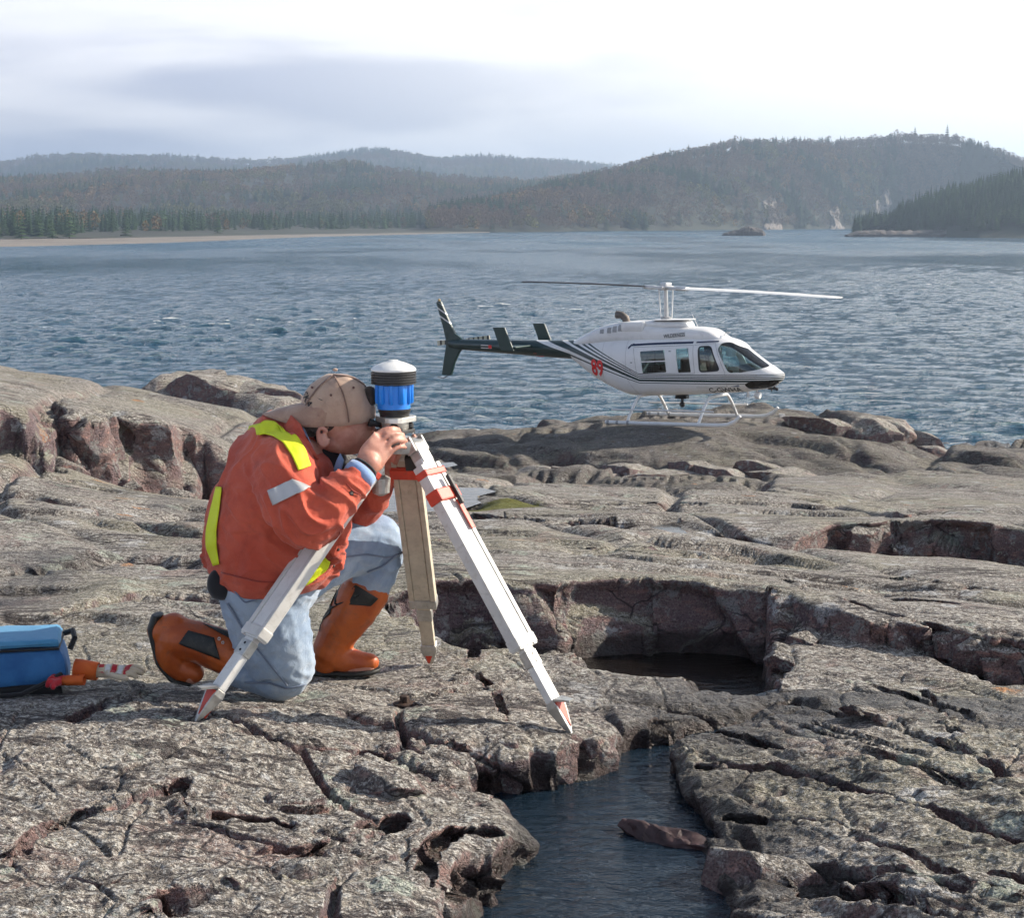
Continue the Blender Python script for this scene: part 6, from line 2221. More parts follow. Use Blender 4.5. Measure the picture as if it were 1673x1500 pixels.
def build_tripod():
    M_wht = pmat('leg_white', (0.72, 0.70, 0.66), 0.4, var=0.06, vscale=12, dirt=((0.38, 0.33, 0.27), 0.35))
    M_rail = pmat('leg_rail', (0.60, 0.58, 0.54), 0.4, var=0.08, vscale=14, dirt=((0.30, 0.26, 0.20), 0.35))
    M_tan = pmat('leg_shaded', (0.50, 0.44, 0.34), 0.6, var=0.12, vscale=18, dirt=((0.26, 0.21, 0.15), 0.45))  # rear leg's shade put into its colour, a darker tan than the white legs
    M_met = pmat('tripod_metal', (0.50, 0.49, 0.46), 0.42, 0.7, var=0.15, vscale=25, dirt=((0.22, 0.18, 0.14), 0.5))
    M_red = pmat('tripod_red', (0.60, 0.055, 0.025), 0.45, var=0.15, vscale=20, dirt=((0.25, 0.06, 0.04), 0.4))
    M_blk = pmat('tripod_black', (0.02, 0.02, 0.022), 0.5)
    hc = P(654, 716, TRI_Y)
    root = empty('survey_tripod', Vector((hc.x, hc.y, CAM_Z - 1.48)))
    root_loc = root.location.copy()
    tag(root, 'white surveying tripod with red and steel spiked feet standing on the rock', 'tripod')

    def add(name, me, mat, parent=None):
        me.transform(Matrix.Translation(-root_loc))
        return link(name, me, mat, parent or root)
    hd_ = lathe_mesh('head_plate', [(0.035, -0.045), (0.068, -0.040), (0.074, -0.018), (0.074, -0.004), (0.066, 0.0)], 28, None, hc)
    smooth_by_angle(hd_)
    add('head_plate', hd_, M_met)
    add('centering_screw', lathe_mesh('cs', [(0.008, -0.085), (0.026, -0.075), (0.030, -0.03), (0.012, -0.02), (0.012, 0.05)], 18, None, P(622, 765, TRI_Y - 0.03)), M_met)
    feet = [G(318, 1172, 1.405), G(935, 1192, 1.475), G(705, 1087, 1.515)]
    for i, f in enumerate(feet):
        f = f.copy()
        f.z = max(ground_mean(f.x, f.y, 0.02) - 0.006, f.z - 0.02)
        rad = Vector((f.x - hc.x, f.y - hc.y, 0)).normalized()
        top = hc + rad * 0.055 + Vector((0, 0, -0.018))
        d = (f - top)
        L = d.length
        d.normalize()
        tang = Vector((0, 0, 1)).cross(rad).normalized()
        nrm_ = tang.cross(d).normalized()
        if nrm_.dot(rad) < 0:
            nrm_ = -nrm_
        R_ = Matrix((tang, nrm_, d)).transposed()          # local x = width, y = outward, z = down the leg

        kw = 0.80 if i == 2 else 0.88

        def bx(name, c, s, bev=0.0025):
            return box_mesh(name, top + R_ @ Vector((c[0] * kw, c[1], c[2])), (s[0] * kw, s[1], s[2]), R_, bev)
        fo = 0.115                                         # foot piece length
        u1 = 0.80 * (L - fo)
        leg = add('leg', join_meshes('leg', [bx('a', (0, 0, 0.05 + (u1 - 0.05) / 2), (0.066, 0.030, u1 - 0.05)),
                                             bx('c', (0, 0, (u1 + L - fo) / 2), (0.056, 0.024, L - fo - u1))]), M_wht if i != 2 else M_tan)
        for s in (-1, 1):
            add('rail', bx('b', (s * 0.0450, 0, 0.07 + (u1 - 0.07) / 2), (0.0215, 0.037, u1 - 0.07), 0.003), M_rail if i != 2 else M_tan, leg)
        add('hinge', join_meshes('h', [bx('a', (0, 0, 0.03), (0.060, 0.040, 0.07), 0.006), bx('b', (0.036, 0, 0.0), (0.010, 0.036, 0.05), 0.004), bx('b', (-0.036, 0, 0.0), (0.010, 0.036, 0.05), 0.004)]), M_met, leg)
        add('top_clamp', bx('a', (0, 0.001, 0.100), (0.118, 0.044, 0.022), 0.004), M_red, leg)
        add('collar', bx('a', (0, 0, u1 - 0.022), (0.117, 0.042, 0.034), 0.004), M_rail if i != 2 else M_met, leg)
        lo = bx('a', (0, 0, u1 + 0.035), (0.062, 0.029, 0.05), 0.003)
        add('sleeve', lo, M_met, leg)
        for q in (0.0, 0.024):
            add('screw', lathe_mesh('s', [(0.005, 0), (0.0035, 0.003)], 10, nrm_, top + R_ @ Vector((0.0, 0.0135, u1 + 0.022 + q))), M_blk, leg)
        # shoe: red tapered body with a steel spike and a step plate
        z0 = L - fo
        vs, fs = [], []
        prof = [(0.026, 0.015, z0), (0.027, 0.018, z0 + 0.02), (0.018, 0.013, z0 + 0.06), (0.010, 0.008, z0 + 0.09), (0.002, 0.002, L)]
        for (a, b_, z) in prof:
            for (sx_, sy_) in ((-1, -1), (1, -1), (1, 1), (-1, 1)):
                vs.append(top + R_ @ Vector((sx_ * a, sy_ * b_, z)))
        for k in range(len(prof) - 1):
            for j in range(4):
                fs.append((k * 4 + j, k * 4 + (j + 1) % 4, (k + 1) * 4 + (j + 1) % 4, (k + 1) * 4 + j))
        fs.append((0, 3, 2, 1)); n4 = (len(prof) - 1) * 4
        fs.append((n4, n4 + 1, n4 + 2, n4 + 3))
        sm = mesh('spike', vs, fs)
        bevel_mesh(sm, 0.0015, 1)
        foot = add('foot', sm, M_met, leg)
        vs = [top + R_ @ Vector(q) for q in ((-0.024, 0.0195, z0 + 0.008), (0.024, 0.0195, z0 + 0.008), (0.004, 0.0115, z0 + 0.088))]
        vs2 = [v - (R_ @ Vector((0, 0.03, 0))) for v in vs]
        rm = mesh('inset', vs + vs2, [(0, 1, 2), (5, 4, 3), (0, 3, 4, 1), (1, 4, 5, 2), (2, 5, 3, 0)])
        red = add('red_inset', rm, M_red)
        red.parent = leg
        if i != 2:
            side = rad * 1.0
            c = top + R_ @ Vector((0, 0.028, z0 + 0.006))
            st = prism_mesh('p', [(-0.026, -0.014), (0.026, -0.014), (0.014, 0.034), (-0.014, 0.034)], 2, -0.003, 0.003)
            Rs = Matrix((tang, rad, Vector((0, 0, 1)))).transposed().to_4x4()
            st.transform(Matrix.Translation(c) @ Rs)
            sp = add('step_plate', st, M_met)
            sp.parent = leg
        if i == 1:
            add('clamp_body', bx('a', (0.0, 0.004, 0.178), (0.124, 0.050, 0.040), 0.004), M_red, leg)
            add('clamp_lever', bx('a', (0.03, 0.034, 0.175), (0.014, 0.014, 0.10), 0.004), M_blk, leg)
            add('strap', bx('a', (0.034, 0.024, 0.255), (0.022, 0.004, 0.10), 0.001), M_red, leg)
        if i == 2:
            add('clamp_body', bx('a', (0.0, 0.0, 0.115), (0.128, 0.050, 0.038), 0.004), M_red, leg)
            add('clamp_lever', bx('a', (-0.03, -0.03, 0.060), (0.05, 0.02, 0.05), 0.004), M_blk, leg)
    return root


tripod = build_tripod()


def build_instrument():
    M_dome = pmat('dome_white', (0.74, 0.74, 0.72), 0.4, var=0.04, vscale=20, dirt=((0.45, 0.43, 0.38), 0.3))
    M_blk = pmat('instrument_black', (0.022, 0.020, 0.020), 0.42, var=0.15, vscale=20)
    M_blue = pmat('instrument_blue', (0.008, 0.20, 0.70), 0.32, var=0.06, vscale=15)
    M_met = pmat('tribrach_metal', (0.58, 0.56, 0.52), 0.38, 0.75, var=0.12, vscale=30, dirt=((0.25, 0.22, 0.2), 0.4))
    base = P(646, 708, TRI_Y)
    k = TRI_Y / FPX
    root = empty('survey_instrument', base)
    tag(root, 'blue survey receiver with ribbed black collar and white dome on the tripod head', 'survey instrument')
    zy = lambda py: P(646, py, TRI_Y).z - base.z

    def add(name, me, mat, smooth=True, parent=None):
        if smooth:
            smooth_by_angle(me, 40)
        return link(name, me, mat, parent or root)
    cx = -0.004
    b = (cx, 0, 0)
    add('dome', lathe_mesh('d', [(0.062, zy(607)), (0.0685, zy(605)), (0.0685, zy(602.5)), (0.058, zy(597.5)), (0.036, zy(592.5)), (0.016, zy(589.5)), (0.013, zy(588.0)), (0.002, zy(587.5))], 40, None, b), M_dome)
    prof = [(0.05, zy(629))]
    for i in range(5):
        y0 = 627 - i * 4.2
        prof += [(0.064, zy(y0)), (0.069, zy(y0 - 0.6)), (0.069, zy(y0 - 2.6)), (0.064, zy(y0 - 3.2))]
    prof += [(0.062, zy(606))]
    ring = add('ribbed_collar', lathe_mesh('r', prof, 40, None, b), M_blk)
    prof = [(0.046, zy(669)), (0.050, zy(667)), (0.051, zy(640)), (0.052, zy(627))]
    blue = add('blue_housing', lathe_mesh('b', prof, 36, None, b), M_blue)
    for j in range(10):
        a = 2 * math.pi * j / 10 + 0.22
        big = j % 2 == 0
        r_ = 0.0105 if big else 0.007
        add('housing_rib', lathe_mesh('rb', [(r_ * 0.7, zy(659)), (r_, zy(657)), (r_, zy(628))], 12, None, (cx + 0.0505 * math.cos(a), 0.0505 * math.sin(a), 0)), M_blue, True, blue)
    add('base_ring', lathe_mesh('k', [(0.036, zy(682)), (0.045, zy(680)), (0.046, zy(674)), (0.049, zy(672)), (0.049, zy(667))], 32, None, (cx + 0.002, 0, 0)), M_blk)
    # tribrach: two rounded triangular plates, three levelling screws
    def tri(r, z0, z1, rot):
        pts = []
        for i in range(3):
            a = rot + i * 2.0944
            for q in (-0.42, -0.2, 0.0, 0.2, 0.42):
                pts.append((r * math.cos(a + q) * (1.0 if abs(q) < 0.3 else 0.93), r * math.sin(a + q) * (1.0 if abs(q) < 0.3 else 0.93)))
        m = prism_mesh('t', pts, 2, z0, z1)
        bevel_mesh(m, 0.002)
        return m
    tb = add('tribrach', tri(0.066, zy(689), zy(680), 0.5), M_met, False)
    add('tribrach_base', tri(0.062, zy(707), zy(701), 0.5), M_blk, False, tb)
    add('tribrach_body', lathe_mesh('tb', [(0.035, zy(703)), (0.040, zy(700)), (0.042, zy(689))], 24), M_met, True, tb)
    for i in range(3):
        a = 0.5 + i * 2.0944
        add('levelling_screw', lathe_mesh('ls', [(0.010, zy(701)), (0.014, zy(699)), (0.014, zy(693)), (0.009, zy(691)), (0.007, zy(688))], 16, None, (0.046 * math.cos(a), 0.046 * math.sin(a), 0)), M_blk, True, tb)
    e0 = P(619, 694, TRI_Y) - base; e1 = P(603, 690, TRI_Y - 0.01) - base
    add('eyepiece', tube_mesh('ep', [e0, e0.lerp(e1, 0.6), e0.lerp(e1, 0.62), e1], [0.009, 0.009, 0.012, 0.012], 16), M_blk, True, tb)
    return root


instrument = build_instrument()


# ------------------------------------------------------------------ small things on the rock
def build_props():
    # blue cooler bag
    c = P(52, 1122, 5.22)
    c.z = ground_mean(c.x, c.y, 0.06)
    root = empty('cooler_bag', c)
    root.rotation_euler = (0, 0, math.radians(12))
    tag(root, 'small blue cooler bag lying on the rock behind the kneeling man', 'bag')
    M_b1 = cloth_mat('bag_blue', (0.025, 0.12, 0.32), (0.045, 0.18, 0.42), 0.55, 0.004, 18, 1500, None, 10, 0.1)
    M_b2 = cloth_mat('bag_light_blue', (0.06, 0.24, 0.44), (0.10, 0.30, 0.50), 0.55, 0.003, 18, 1500, None, 10, 0.1)
    M_bk = cloth_mat('bag_black', (0.012, 0.012, 0.014), (0.02, 0.02, 0.022), 0.8, 0.002)

    def soft(name, x0, x1, y0, y1, z0, z1, rr, mat, shear=0.0, parent=None):
        me = box_mesh(name, ((x0 + x1) / 2, (y0 + y1) / 2, (z0 + z1) / 2), (x1 - x0, y1 - y0, z1 - z0), None, rr)
        bm = bmesh.new(); bm.from_mesh(me)
        bmesh.ops.subdivide_edges(bm, edges=bm.edges[:], cuts=3, use_grid_fill=True)
        for v in bm.verts:
            v.co.x += shear * (v.co.z - z0)
        bm.to_mesh(me); bm.free()
        co, nn = mesh_np(me)
        push(me, 0.010 * perlin3(co[:, 0] * 11, co[:, 1] * 11 + 9, co[:, 2] * 11) + 0.004 * perlin3(co[:, 0] * 30, co[:, 1] * 30 + 9, co[:, 2] * 30))
        return link(name, me, mat, parent or root, smooth=True)
    soft('bag_body', -0.22, 0.125, -0.10, 0.11, 0.03, 0.145, 0.022, M_b1, -0.22)
    soft('lid', -0.24, 0.098, -0.102, 0.112, 0.150, 0.178, 0.014, M_b2, -0.22)
    soft('base_panel', -0.215, 0.10, -0.095, 0.10, -0.01, 0.035, 0.014, M_bk)
    z = tube_mesh('zip', [(-0.25, -0.106, 0.148), (0.092, -0.106, 0.148), (0.098, 0.108, 0.148)], 0.004, 6)
    link('zip', z, M_bk, root)
    hs = tube_mesh('strap', [(0.10, 0.09, 0.15), (0.128, 0.06, 0.165), (0.135, 0.02, 0.15), (0.12, 0.0, 0.12)], 0.009, 8)
    link('strap', hs, M_bk, root)
    st = tube_mesh('strap', [(-0.12, -0.12, 0.01), (-0.02, -0.14, 0.02), (0.06, -0.12, 0.05), (0.10, -0.11, 0.07)], 0.008, 8)
    link('strap', st, M_bk, root)

    # gloves
    M_or = cloth_mat('glove_cuff_orange', (0.58, 0.10, 0.02), (0.68, 0.15, 0.03), 0.6, 0.002, 40, 1500, None, 12, 0)
    M_rd = cloth_mat('glove_red', (0.40, 0.012, 0.02), (0.50, 0.02, 0.03), 0.8, 0.002, 60)
    M_cr = cloth_mat('glove_leather', (0.52, 0.42, 0.29), (0.62, 0.52, 0.38), 0.7, 0.002, 40)
    M_wh = cloth_mat('glove_white', (0.60, 0.58, 0.56), (0.68, 0.66, 0.64), 0.8, 0.002, 60)
    M_in = cloth_mat('glove_inside', (0.10, 0.02, 0.015), (0.14, 0.03, 0.02), 0.9, 0.001)

    def glove(cuff_a, cuff_b, tip, yy, label, topmost):
        a = P(cuff_a[0], cuff_a[1], yy); b = P(cuff_b[0], cuff_b[1], yy)
        g = empty('work_glove', b)
        tag(g, label, 'glove')
        r0 = 0.027 if topmost else 0.022
        d = (b - a)
        o = b.copy()
        # cuff: open tube
        vs, fs = [], []
        dn_ = d.normalized(); x_ = dn_.cross(Vector((0, 0, 1))).normalized(); y_ = x_.cross(dn_)
        n = 24
        flat = 1.0 if topmost else 0.55
        for s, rk in ((0.0, 1.0), (0.5, 0.97), (1.0, 0.90)):
            for k in range(n):
                t_ = 2 * math.pi * k / n
                vs.append(a + d * s + (x_ * math.cos(t_) + y_ * math.sin(t_) * flat) * r0 * rk * (1 + 0.04 * math.sin(3 * t_)) - o)
        for i in range(2):
            for k in range(n):
                fs.append((i * n + k, i * n + (k + 1) % n, (i + 1) * n + (k + 1) % n, (i + 1) * n + k))
        cm_ = solid_mesh(mesh('cuff', vs, fs), 0.004, 'cuff'); cm_.materials.clear()
        link('cuff', cm_, M_or, g, smooth=True)
        cap_ = lathe_mesh('lining', [(r0 * 0.8, 0), (r0 * 0.5, 0.004)], 18, dn_, a + d * 0.25 - o)
        link('lining', cap_, M_in, g)
        # hand part: back with stripes, palm leather and finger lobes
        t3 = P(tip[0], tip[1], yy)
        e = (t3 - b)
        lobes = [capsule_chain([(b - o - d * 0.05, r0 * 0.75), (b + e * 0.35 - o, r0 * 0.80), (b + e * 0.6 - o, r0 * 0.62)])]
        for q in (-0.026, -0.009, 0.009, 0.026):
            off = Vector((0, q * 1.3, 0.003 * math.cos(q * 90)))
            lobes.append(capsule_chain([(b + e * 0.5 + off * 0.8 - o, 0.011), (b + e * 0.75 + off - o + Vector((0, 0, 0.006)), 0.0105), (b + e * (1.0 - abs(q) * 5) + off * 1.1 - o - Vector((0, 0, 0.004)), 0.0085)]))
        lobes.append(capsule_chain([(b + e * 0.25 - o + Vector((0, -0.02, 0)), 0.012), (b + e * 0.45 - o + Vector((0.0, -0.045, -0.004)), 0.010), (b + e * 0.62 - o + Vector((0.01, -0.055, -0.008)), 0.008)]))
        hm_ = melt('hand', lobes, 0.004, 3)
        link('hand', hm_, M_cr if topmost else M_rd, g)
        if topmost:
            tr_ = bvh_of(hm_)
            for i, s in enumerate((0.10, 0.24, 0.38, 0.52, 0.66)):
                vs, fs = [], []
                for k in range(9):
                    for w in (-0.055, 0.055):
                        p = b + e * (s + w) - o + Vector((0, -0.045 + 0.09 * k / 8, 0.1))
                        h = tr_.ray_cast(p, Vector((0, 0, -1)))
                        if h[0] is None:
                            h = tr_.find_nearest(p - Vector((0, 0, 0.1)))
                        vs.append(h[0] + Vector((0, 0, 0.002)))
                for k in range(8):
                    fs.append((2 * k, 2 * k + 1, 2 * k + 3, 2 * k + 2))
                link('stripe', mesh('stripe', vs, fs), M_rd if i % 2 == 0 else M_wh, g)
        return g
    glove((122, 1092), (160, 1097), (236, 1098), 5.17, 'work glove with cream palm and stiff orange cuff beside the blue bag', True)
    glove((138, 1111), (104, 1112), (80, 1112), 5.13, 'flattened red work glove half under the other glove', False)

    # survey bolt set in the rock
    q = P(661, 1150, 5.15)
    q.z = ground_z(q.x, q.y, 0.03) - 0.002
    bo = empty('survey_bolt', q)
    tag(bo, 'rusty hex bolt on a round washer fixed to the rock between the tripod feet', 'bolt')
    M_rust = pmat('rusty_iron', (0.055, 0.035, 0.026), 0.7, 0.4, var=0.4, vscale=60, dirt=((0.14, 0.06, 0.03), 0.6), bump=0.001, bscale=200)
    w_ = lathe_mesh('washer', [(0.034, 0), (0.036, 0.002), (0.034, 0.006), (0.016, 0.008)], 28)
    link('washer', w_, M_rust, bo)
    hx = lathe_mesh('hex_head', [(0.0155, 0.007), (0.0155, 0.026), (0.0135, 0.028)], 6)
    link('hex_head', hx, M_rust, bo)


build_props()
# ------------------------------------------------------------------ far shores, woods, haze
def ridge_strip(name, crest, base, mat, seg=6, rough=6.0, lam=60.0, label=None, kind='structure'):
    """hillside between a crest line and a shore line, both photo points with a distance"""
    n = 160
    cx = [c[0] for c in crest]
    x0, x1 = cx[0], cx[-1]
    rows = []
    for j in range(seg + 1):
        f = j / seg
        row = []
        for i in range(n + 1):
            px = x0 + (x1 - x0) * i / n
            a = (np.interp(px, [c[0] for c in base], [c[1] for c in base]), np.interp(px, [c[0] for c in base], [c[2] for c in base]))
            b = (np.interp(px, cx, [c[1] for c in crest]), np.interp(px, cx, [c[2] for c in crest]))
            pa = P(px, a[0], a[1]); pb = P(px, b[0], b[1])
            p = pa.lerp(pb, f)
            p.z = pa.z + (pb.z - pa.z) * (math.sin(f * math.pi / 2) ** 0.85)
            row.append(p)
        rows.append(row)
    # back slope
    row = []
    for p in rows[-1]:
        q = p.copy(); q.y += 250; q.x *= (q.y / p.y); q.z = max(-5, p.z * 0.3)
        row.append(q)
    rows.append(row)
    co = np.array([[tuple(p) for p in r] for r in rows])
    k = np.sin(np.linspace(0, math.pi, seg + 2))[:, None] ** 0.5
    k[0] = 0
    co[..., 2] += rough * k * fbm2(co[..., 0] / lam, co[..., 1] / lam, 3) * (np.arange(seg + 2)[:, None] < seg + 1)
    me = grid_mesh(name, co.reshape(-1, 3), seg + 2, n + 1)
    o = link(name, me, mat)
    tag(o, label, kind=kind)
    return co[:seg + 1]


M_hill = pmat('forest_floor', (0.030, 0.034, 0.022), 0.95, var=0.35, vscale=0.02)
M_sand = pmat('beach_sand', (0.19, 0.165, 0.14), 0.9, var=0.2, vscale=0.05)
M_cliff = pmat('shore_rock', (0.085, 0.072, 0.065), 0.9, var=0.35, vscale=0.08, bump=0.5, bscale=0.3)
SH = 7.5   # eye height over the lake


def shore(px, py):
    """distance of a waterline point"""
    return SH / T(py)


# hills: crest (px, py, Y), foot (px, py, Y)
hill_far = ridge_strip('hills', [(-400, 285, 4200), (0, 279, 4200), (60, 268, 4200), (160, 262, 4200), (280, 268, 4200), (330, 270, 4200), (420, 274, 4200), (480, 268, 4000), (550, 257, 4000), (600, 253, 4000),
                                 (650, 258, 4000), (720, 270, 4000), (800, 264, 4000), (860, 270, 4000), (930, 272, 4000), (1000, 280, 4000), (1100, 292, 4000), (1300, 300, 4000)],
                       [(-400, 362, 2900), (1300, 362, 2900)], M_hill, 8, 10, 300, 'blue wooded hills along the skyline behind the bay')
hill_mid = ridge_strip('hills', [(-400, 320, 2300), (0, 305, 2300), (100, 300, 2300), (250, 292, 2300), (350, 292, 2200), (450, 290, 2200), (560, 286, 2200), (640, 290, 2200), (720, 300, 2200), (850, 308, 2200), (960, 300, 2200), (1100, 320, 2100)],
                       [(-400, 366, 1300), (1100, 366, 1600)], M_hill, 8, 8, 140, 'low brown and green wooded slope behind the beach')
hill_right = ridge_strip('hills', [(700, 362, 1350), (780, 345, 1400), (860, 325, 1500), (950, 300, 1550), (1020, 285, 1600), (1080, 270, 1620), (1150, 256, 1650), (1200, 246, 1650), (1290, 248, 1650), (1400, 240, 1650), (1470, 235, 1650),
                                   (1560, 240, 1650), (1640, 262, 1600), (1700, 285, 1550), (1800, 300, 1500), (2000, 310, 1500)],
                         [(700, 380, shore(700, 380)), (900, 378.5, shore(900, 378.5)), (1100, 376.5, shore(1100, 376.5)), (1440, 373.5, shore(1440, 373.5)), (2000, 372.5, shore(2000, 372.5))], M_hill, 10, 5, 120,
                         'big wooded hill with pale cliffs across the water')
hill_head = ridge_strip('hills', [(1395, 377, 850), (1440, 366, 860), (1480, 345, 880), (1530, 330, 890), (1600, 312, 900), (1680, 296, 900), (1800, 285, 900), (2100, 280, 900)],
                        [(1395, 382.5, shore(1395, 382.5)), (1500, 386, shore(1500, 386)), (1600, 388.5, shore(1600, 388.5)), (2100, 391, shore(2100, 391))], M_hill, 8, 2.5, 30,
                        'dark spruce covered headland at the right edge')

# beach and low shore on the left
def flat_strip(name, edge, back, z0, z1, mat, label):
    n = len(edge)
    vs = []
    for i, (e, b) in enumerate(zip(edge, back)):
        q = P(e[0], e[1], shore(*e)); q.z = z0
        r = P(b[0], b[1], b[2]); r.z = z1
        m_ = q.lerp(r, 0.35); m_.z = z0 + (z1 - z0) * 0.7
        vs += [q, m_, r]
    fs = []
    for i in range(n - 1):
        for k in range(2):
            fs.append((i * 3 + k, (i + 1) * 3 + k, (i + 1) * 3 + k + 1, i * 3 + k + 1))
    o = link(name, mesh(name, vs, fs), mat)
    for p in o.data.polygons:
        if p.normal.z < 0:
            p.flip()
    tag(o, label, kind='structure')


flat_strip('beach', [(-500, 412), (-200, 409), (0, 406.5), (150, 402.5), (300, 397.5), (420, 391.5), (520, 387.5), (600, 385.5), (700, 382.5), (800, 380.5)],
           [(-500, 388, 620), (-200, 388, 640), (0, 386, 660), (150, 385, 690), (300, 384, 760), (420, 382, 860), (520, 381, 930), (600, 380, 1000), (700, 379, 1100), (800, 378, 1200)], -0.3, 0.45, M_sand, 'pale sand beach along the far left shore')
flat_strip('shore_ground', [(-500, 395), (0, 391), (300, 388), (520, 383.6), (800, 379.2), (1000, 377.6)], [(-500, 372, 1500), (0, 372, 1500), (300, 372, 1500), (520, 372, 1600), (800, 370, 1700), (1000, 370, 1700)], 0.3, 6.0, M_hill, 'wooded flat behind the beach')


def rock_lump(name, pts, Y, depth, mat, label, amp=0.25, seed=0.0, kind='structure'):
    """low rock mass: photo silhouette (px, py) standing at distance Y, rounded to its own depth"""
    n = len(pts)
    vs, fs = [], []
    K = 9
    xs = [p[0] for p in pts]
    for i in range(61):
        px = xs[0] + (xs[-1] - xs[0]) * i / 60
        top = P(px, np.interp(px, xs, [p[1] for p in pts]), Y).z
        hgt = max(top, 0.05)
        X = P(px, 380, Y).x
        for k in range(K):
            a = math.pi * k / (K - 1)
            vs.append((X, Y - math.cos(a) * depth * (0.35 + 0.65 * min(1, hgt / 3.0)), -0.4 + (hgt + 0.4) * math.sin(a) ** 0.7))
    for i in range(60):
        for k in range(K - 1):
            fs.append((i * K + k, (i + 1) * K + k, (i + 1) * K + k + 1, i * K + k + 1))
    me = mesh(name, vs, fs)
    bm = bmesh.new(); bm.from_mesh(me); bmesh.ops.recalc_face_normals(bm, faces=bm.faces[:]); bm.to_mesh(me); bm.free()
    co, nn = mesh_np(me)
    push(me, amp * (perlin3(co[:, 0] / 2.5 + seed, co[:, 1] / 2.5, co[:, 2] / 1.5) + 0.5 * perlin3(co[:, 0] / 0.9, co[:, 1] / 0.9, co[:, 2] / 0.6 + seed)))
    o = link(name, me, mat)
    tag(o, label, kind=kind)
    return o


rock_lump('islet', [(1180, 383), (1192, 378), (1206, 375), (1213, 371), (1222, 369), (1232, 371), (1243, 374), (1250, 381)], 860, 6.0, M_cliff, 'small bare rock islet in the middle of the bay', 0.6)
rock_lump('shore_rocks', [(1383, 383), (1400, 378), (1430, 376), (1470, 377), (1520, 376), (1580, 377), (1640, 376), (1673, 362), (1760, 360), (1900, 362)], 800, 8.0, M_cliff, 'bare wave-washed rock rim of the headland', 0.8, 4.0)
def hill_cliff(co, px0, px1, f0, f1, seed, label):
    """bare rock face standing out of a hillside"""
    n, m_ = 26, 22
    R_ = co.shape[0]
    vs, fs = [], []
    rs = np.random.RandomState(seed)
    for i in range(m_ + 1):
        g = i / m_
        cxp = px0 + (px1 - px0) * (0.5 + 0.12 * math.sin(g * 5 + seed))
        hw = (px1 - px0) / 2 * (1.0 - 0.55 * g + 0.25 * math.sin(g * 9 + seed))
        fr = (f0 + (f1 - f0) * g) * (R_ - 1)
        i0 = min(int(fr), R_ - 2); a_ = fr - i0
        row = co[i0] * (1 - a_) + co[i0 + 1] * a_
        pxs = row[:, 0] / row[:, 1] * FPX + 836.5
        for k in range(n + 1):
            px = cxp + hw * (2 * k / n - 1) * (1 + 0.15 * rs.randn() * (k in (0, n)))
            p = np.array([float(np.interp(px, pxs, row[:, c])) for c in range(3)])
            edge = 1 - abs(2 * k / n - 1) ** 4
            off = 7.0 * edge * (1 - 0.5 * g ** 3)
            p[1] -= off; p[0] *= p[1] / (p[1] + off)
            vs.append(p)
    vs = np.array(vs)
    vs[:, 1] += 3.0 * perlin2(vs[:, 0] / 5.0 + seed, vs[:, 2] / 9.0) + 1.5 * perlin2(vs[:, 0] / 2.0, vs[:, 2] / 3.0 + seed)
    for i in range(m_):
        for k in range(n):
            fs.append((i * (n + 1) + k, i * (n + 1) + k + 1, (i + 1) * (n + 1) + k + 1, (i + 1) * (n + 1) + k))
    o = link('cliff', mesh('cliff', vs, fs), M_pale)
    tag(o, label, kind='structure')


M_pale = pmat('pale_cliff', (0.15, 0.13, 0.115), 0.9, var=0.5, vscale=0.15)
hill_cliff(hill_right, 1242, 1270, 0.0, 0.20, 1, 'pale grey cliff at the waterline beyond the islet')
hill_cliff(hill_right, 1350, 1372, 0.0, 0.17, 2, 'pale cliff streak in the middle of the big hill')
hill_cliff(hill_right, 1420, 1456, 0.0, 0.30, 3, 'tall pinkish cliff in the cove left of the headland')


# ---- trees
def conifer_mesh(name, seed, layers=9, spread=0.17, ragged=0.35):
    """unit-height spruce: whorls of drooping flat boughs with ragged tips"""
    r = random.Random(seed)
    vs, fs = [], []
    for i in range(layers):
        f = i / (layers - 1)
        z = 0.10 + 0.86 * f
        rad = spread * (1 - f) ** 0.85 + 0.012
        m = 9 if f < 0.6 else 6
        ph = r.random() * 6.28
        for k in range(m):
            a = ph + 6.2832 * k / m + r.uniform(-0.25, 0.25)
            rr = rad * r.uniform(1 - ragged, 1 + ragged * 0.6)
            w = rad * 0.55
            ca, sa = math.cos(a), math.sin(a)
            o = len(vs)
            vs += [(0, 0, z + 0.05), (ca * rr * 0.55 - sa * w, sa * rr * 0.55 + ca * w, z - 0.01), (ca * rr, sa * rr, z - 0.035 - 0.02 * r.random()), (ca * rr * 0.55 + sa * w, sa * rr * 0.55 - ca * w, z - 0.01)]
            fs += [(o, o + 1, o + 2), (o, o + 2, o + 3)]
    return mesh(name, vs, fs)


def trunk_mesh(name, h=0.95, r=0.012):
    return tube_mesh(name, [(0, 0, -0.02), (0.003, 0, h * 0.5), (0, 0, h)], [r, r * 0.7, r * 0.15], 6)


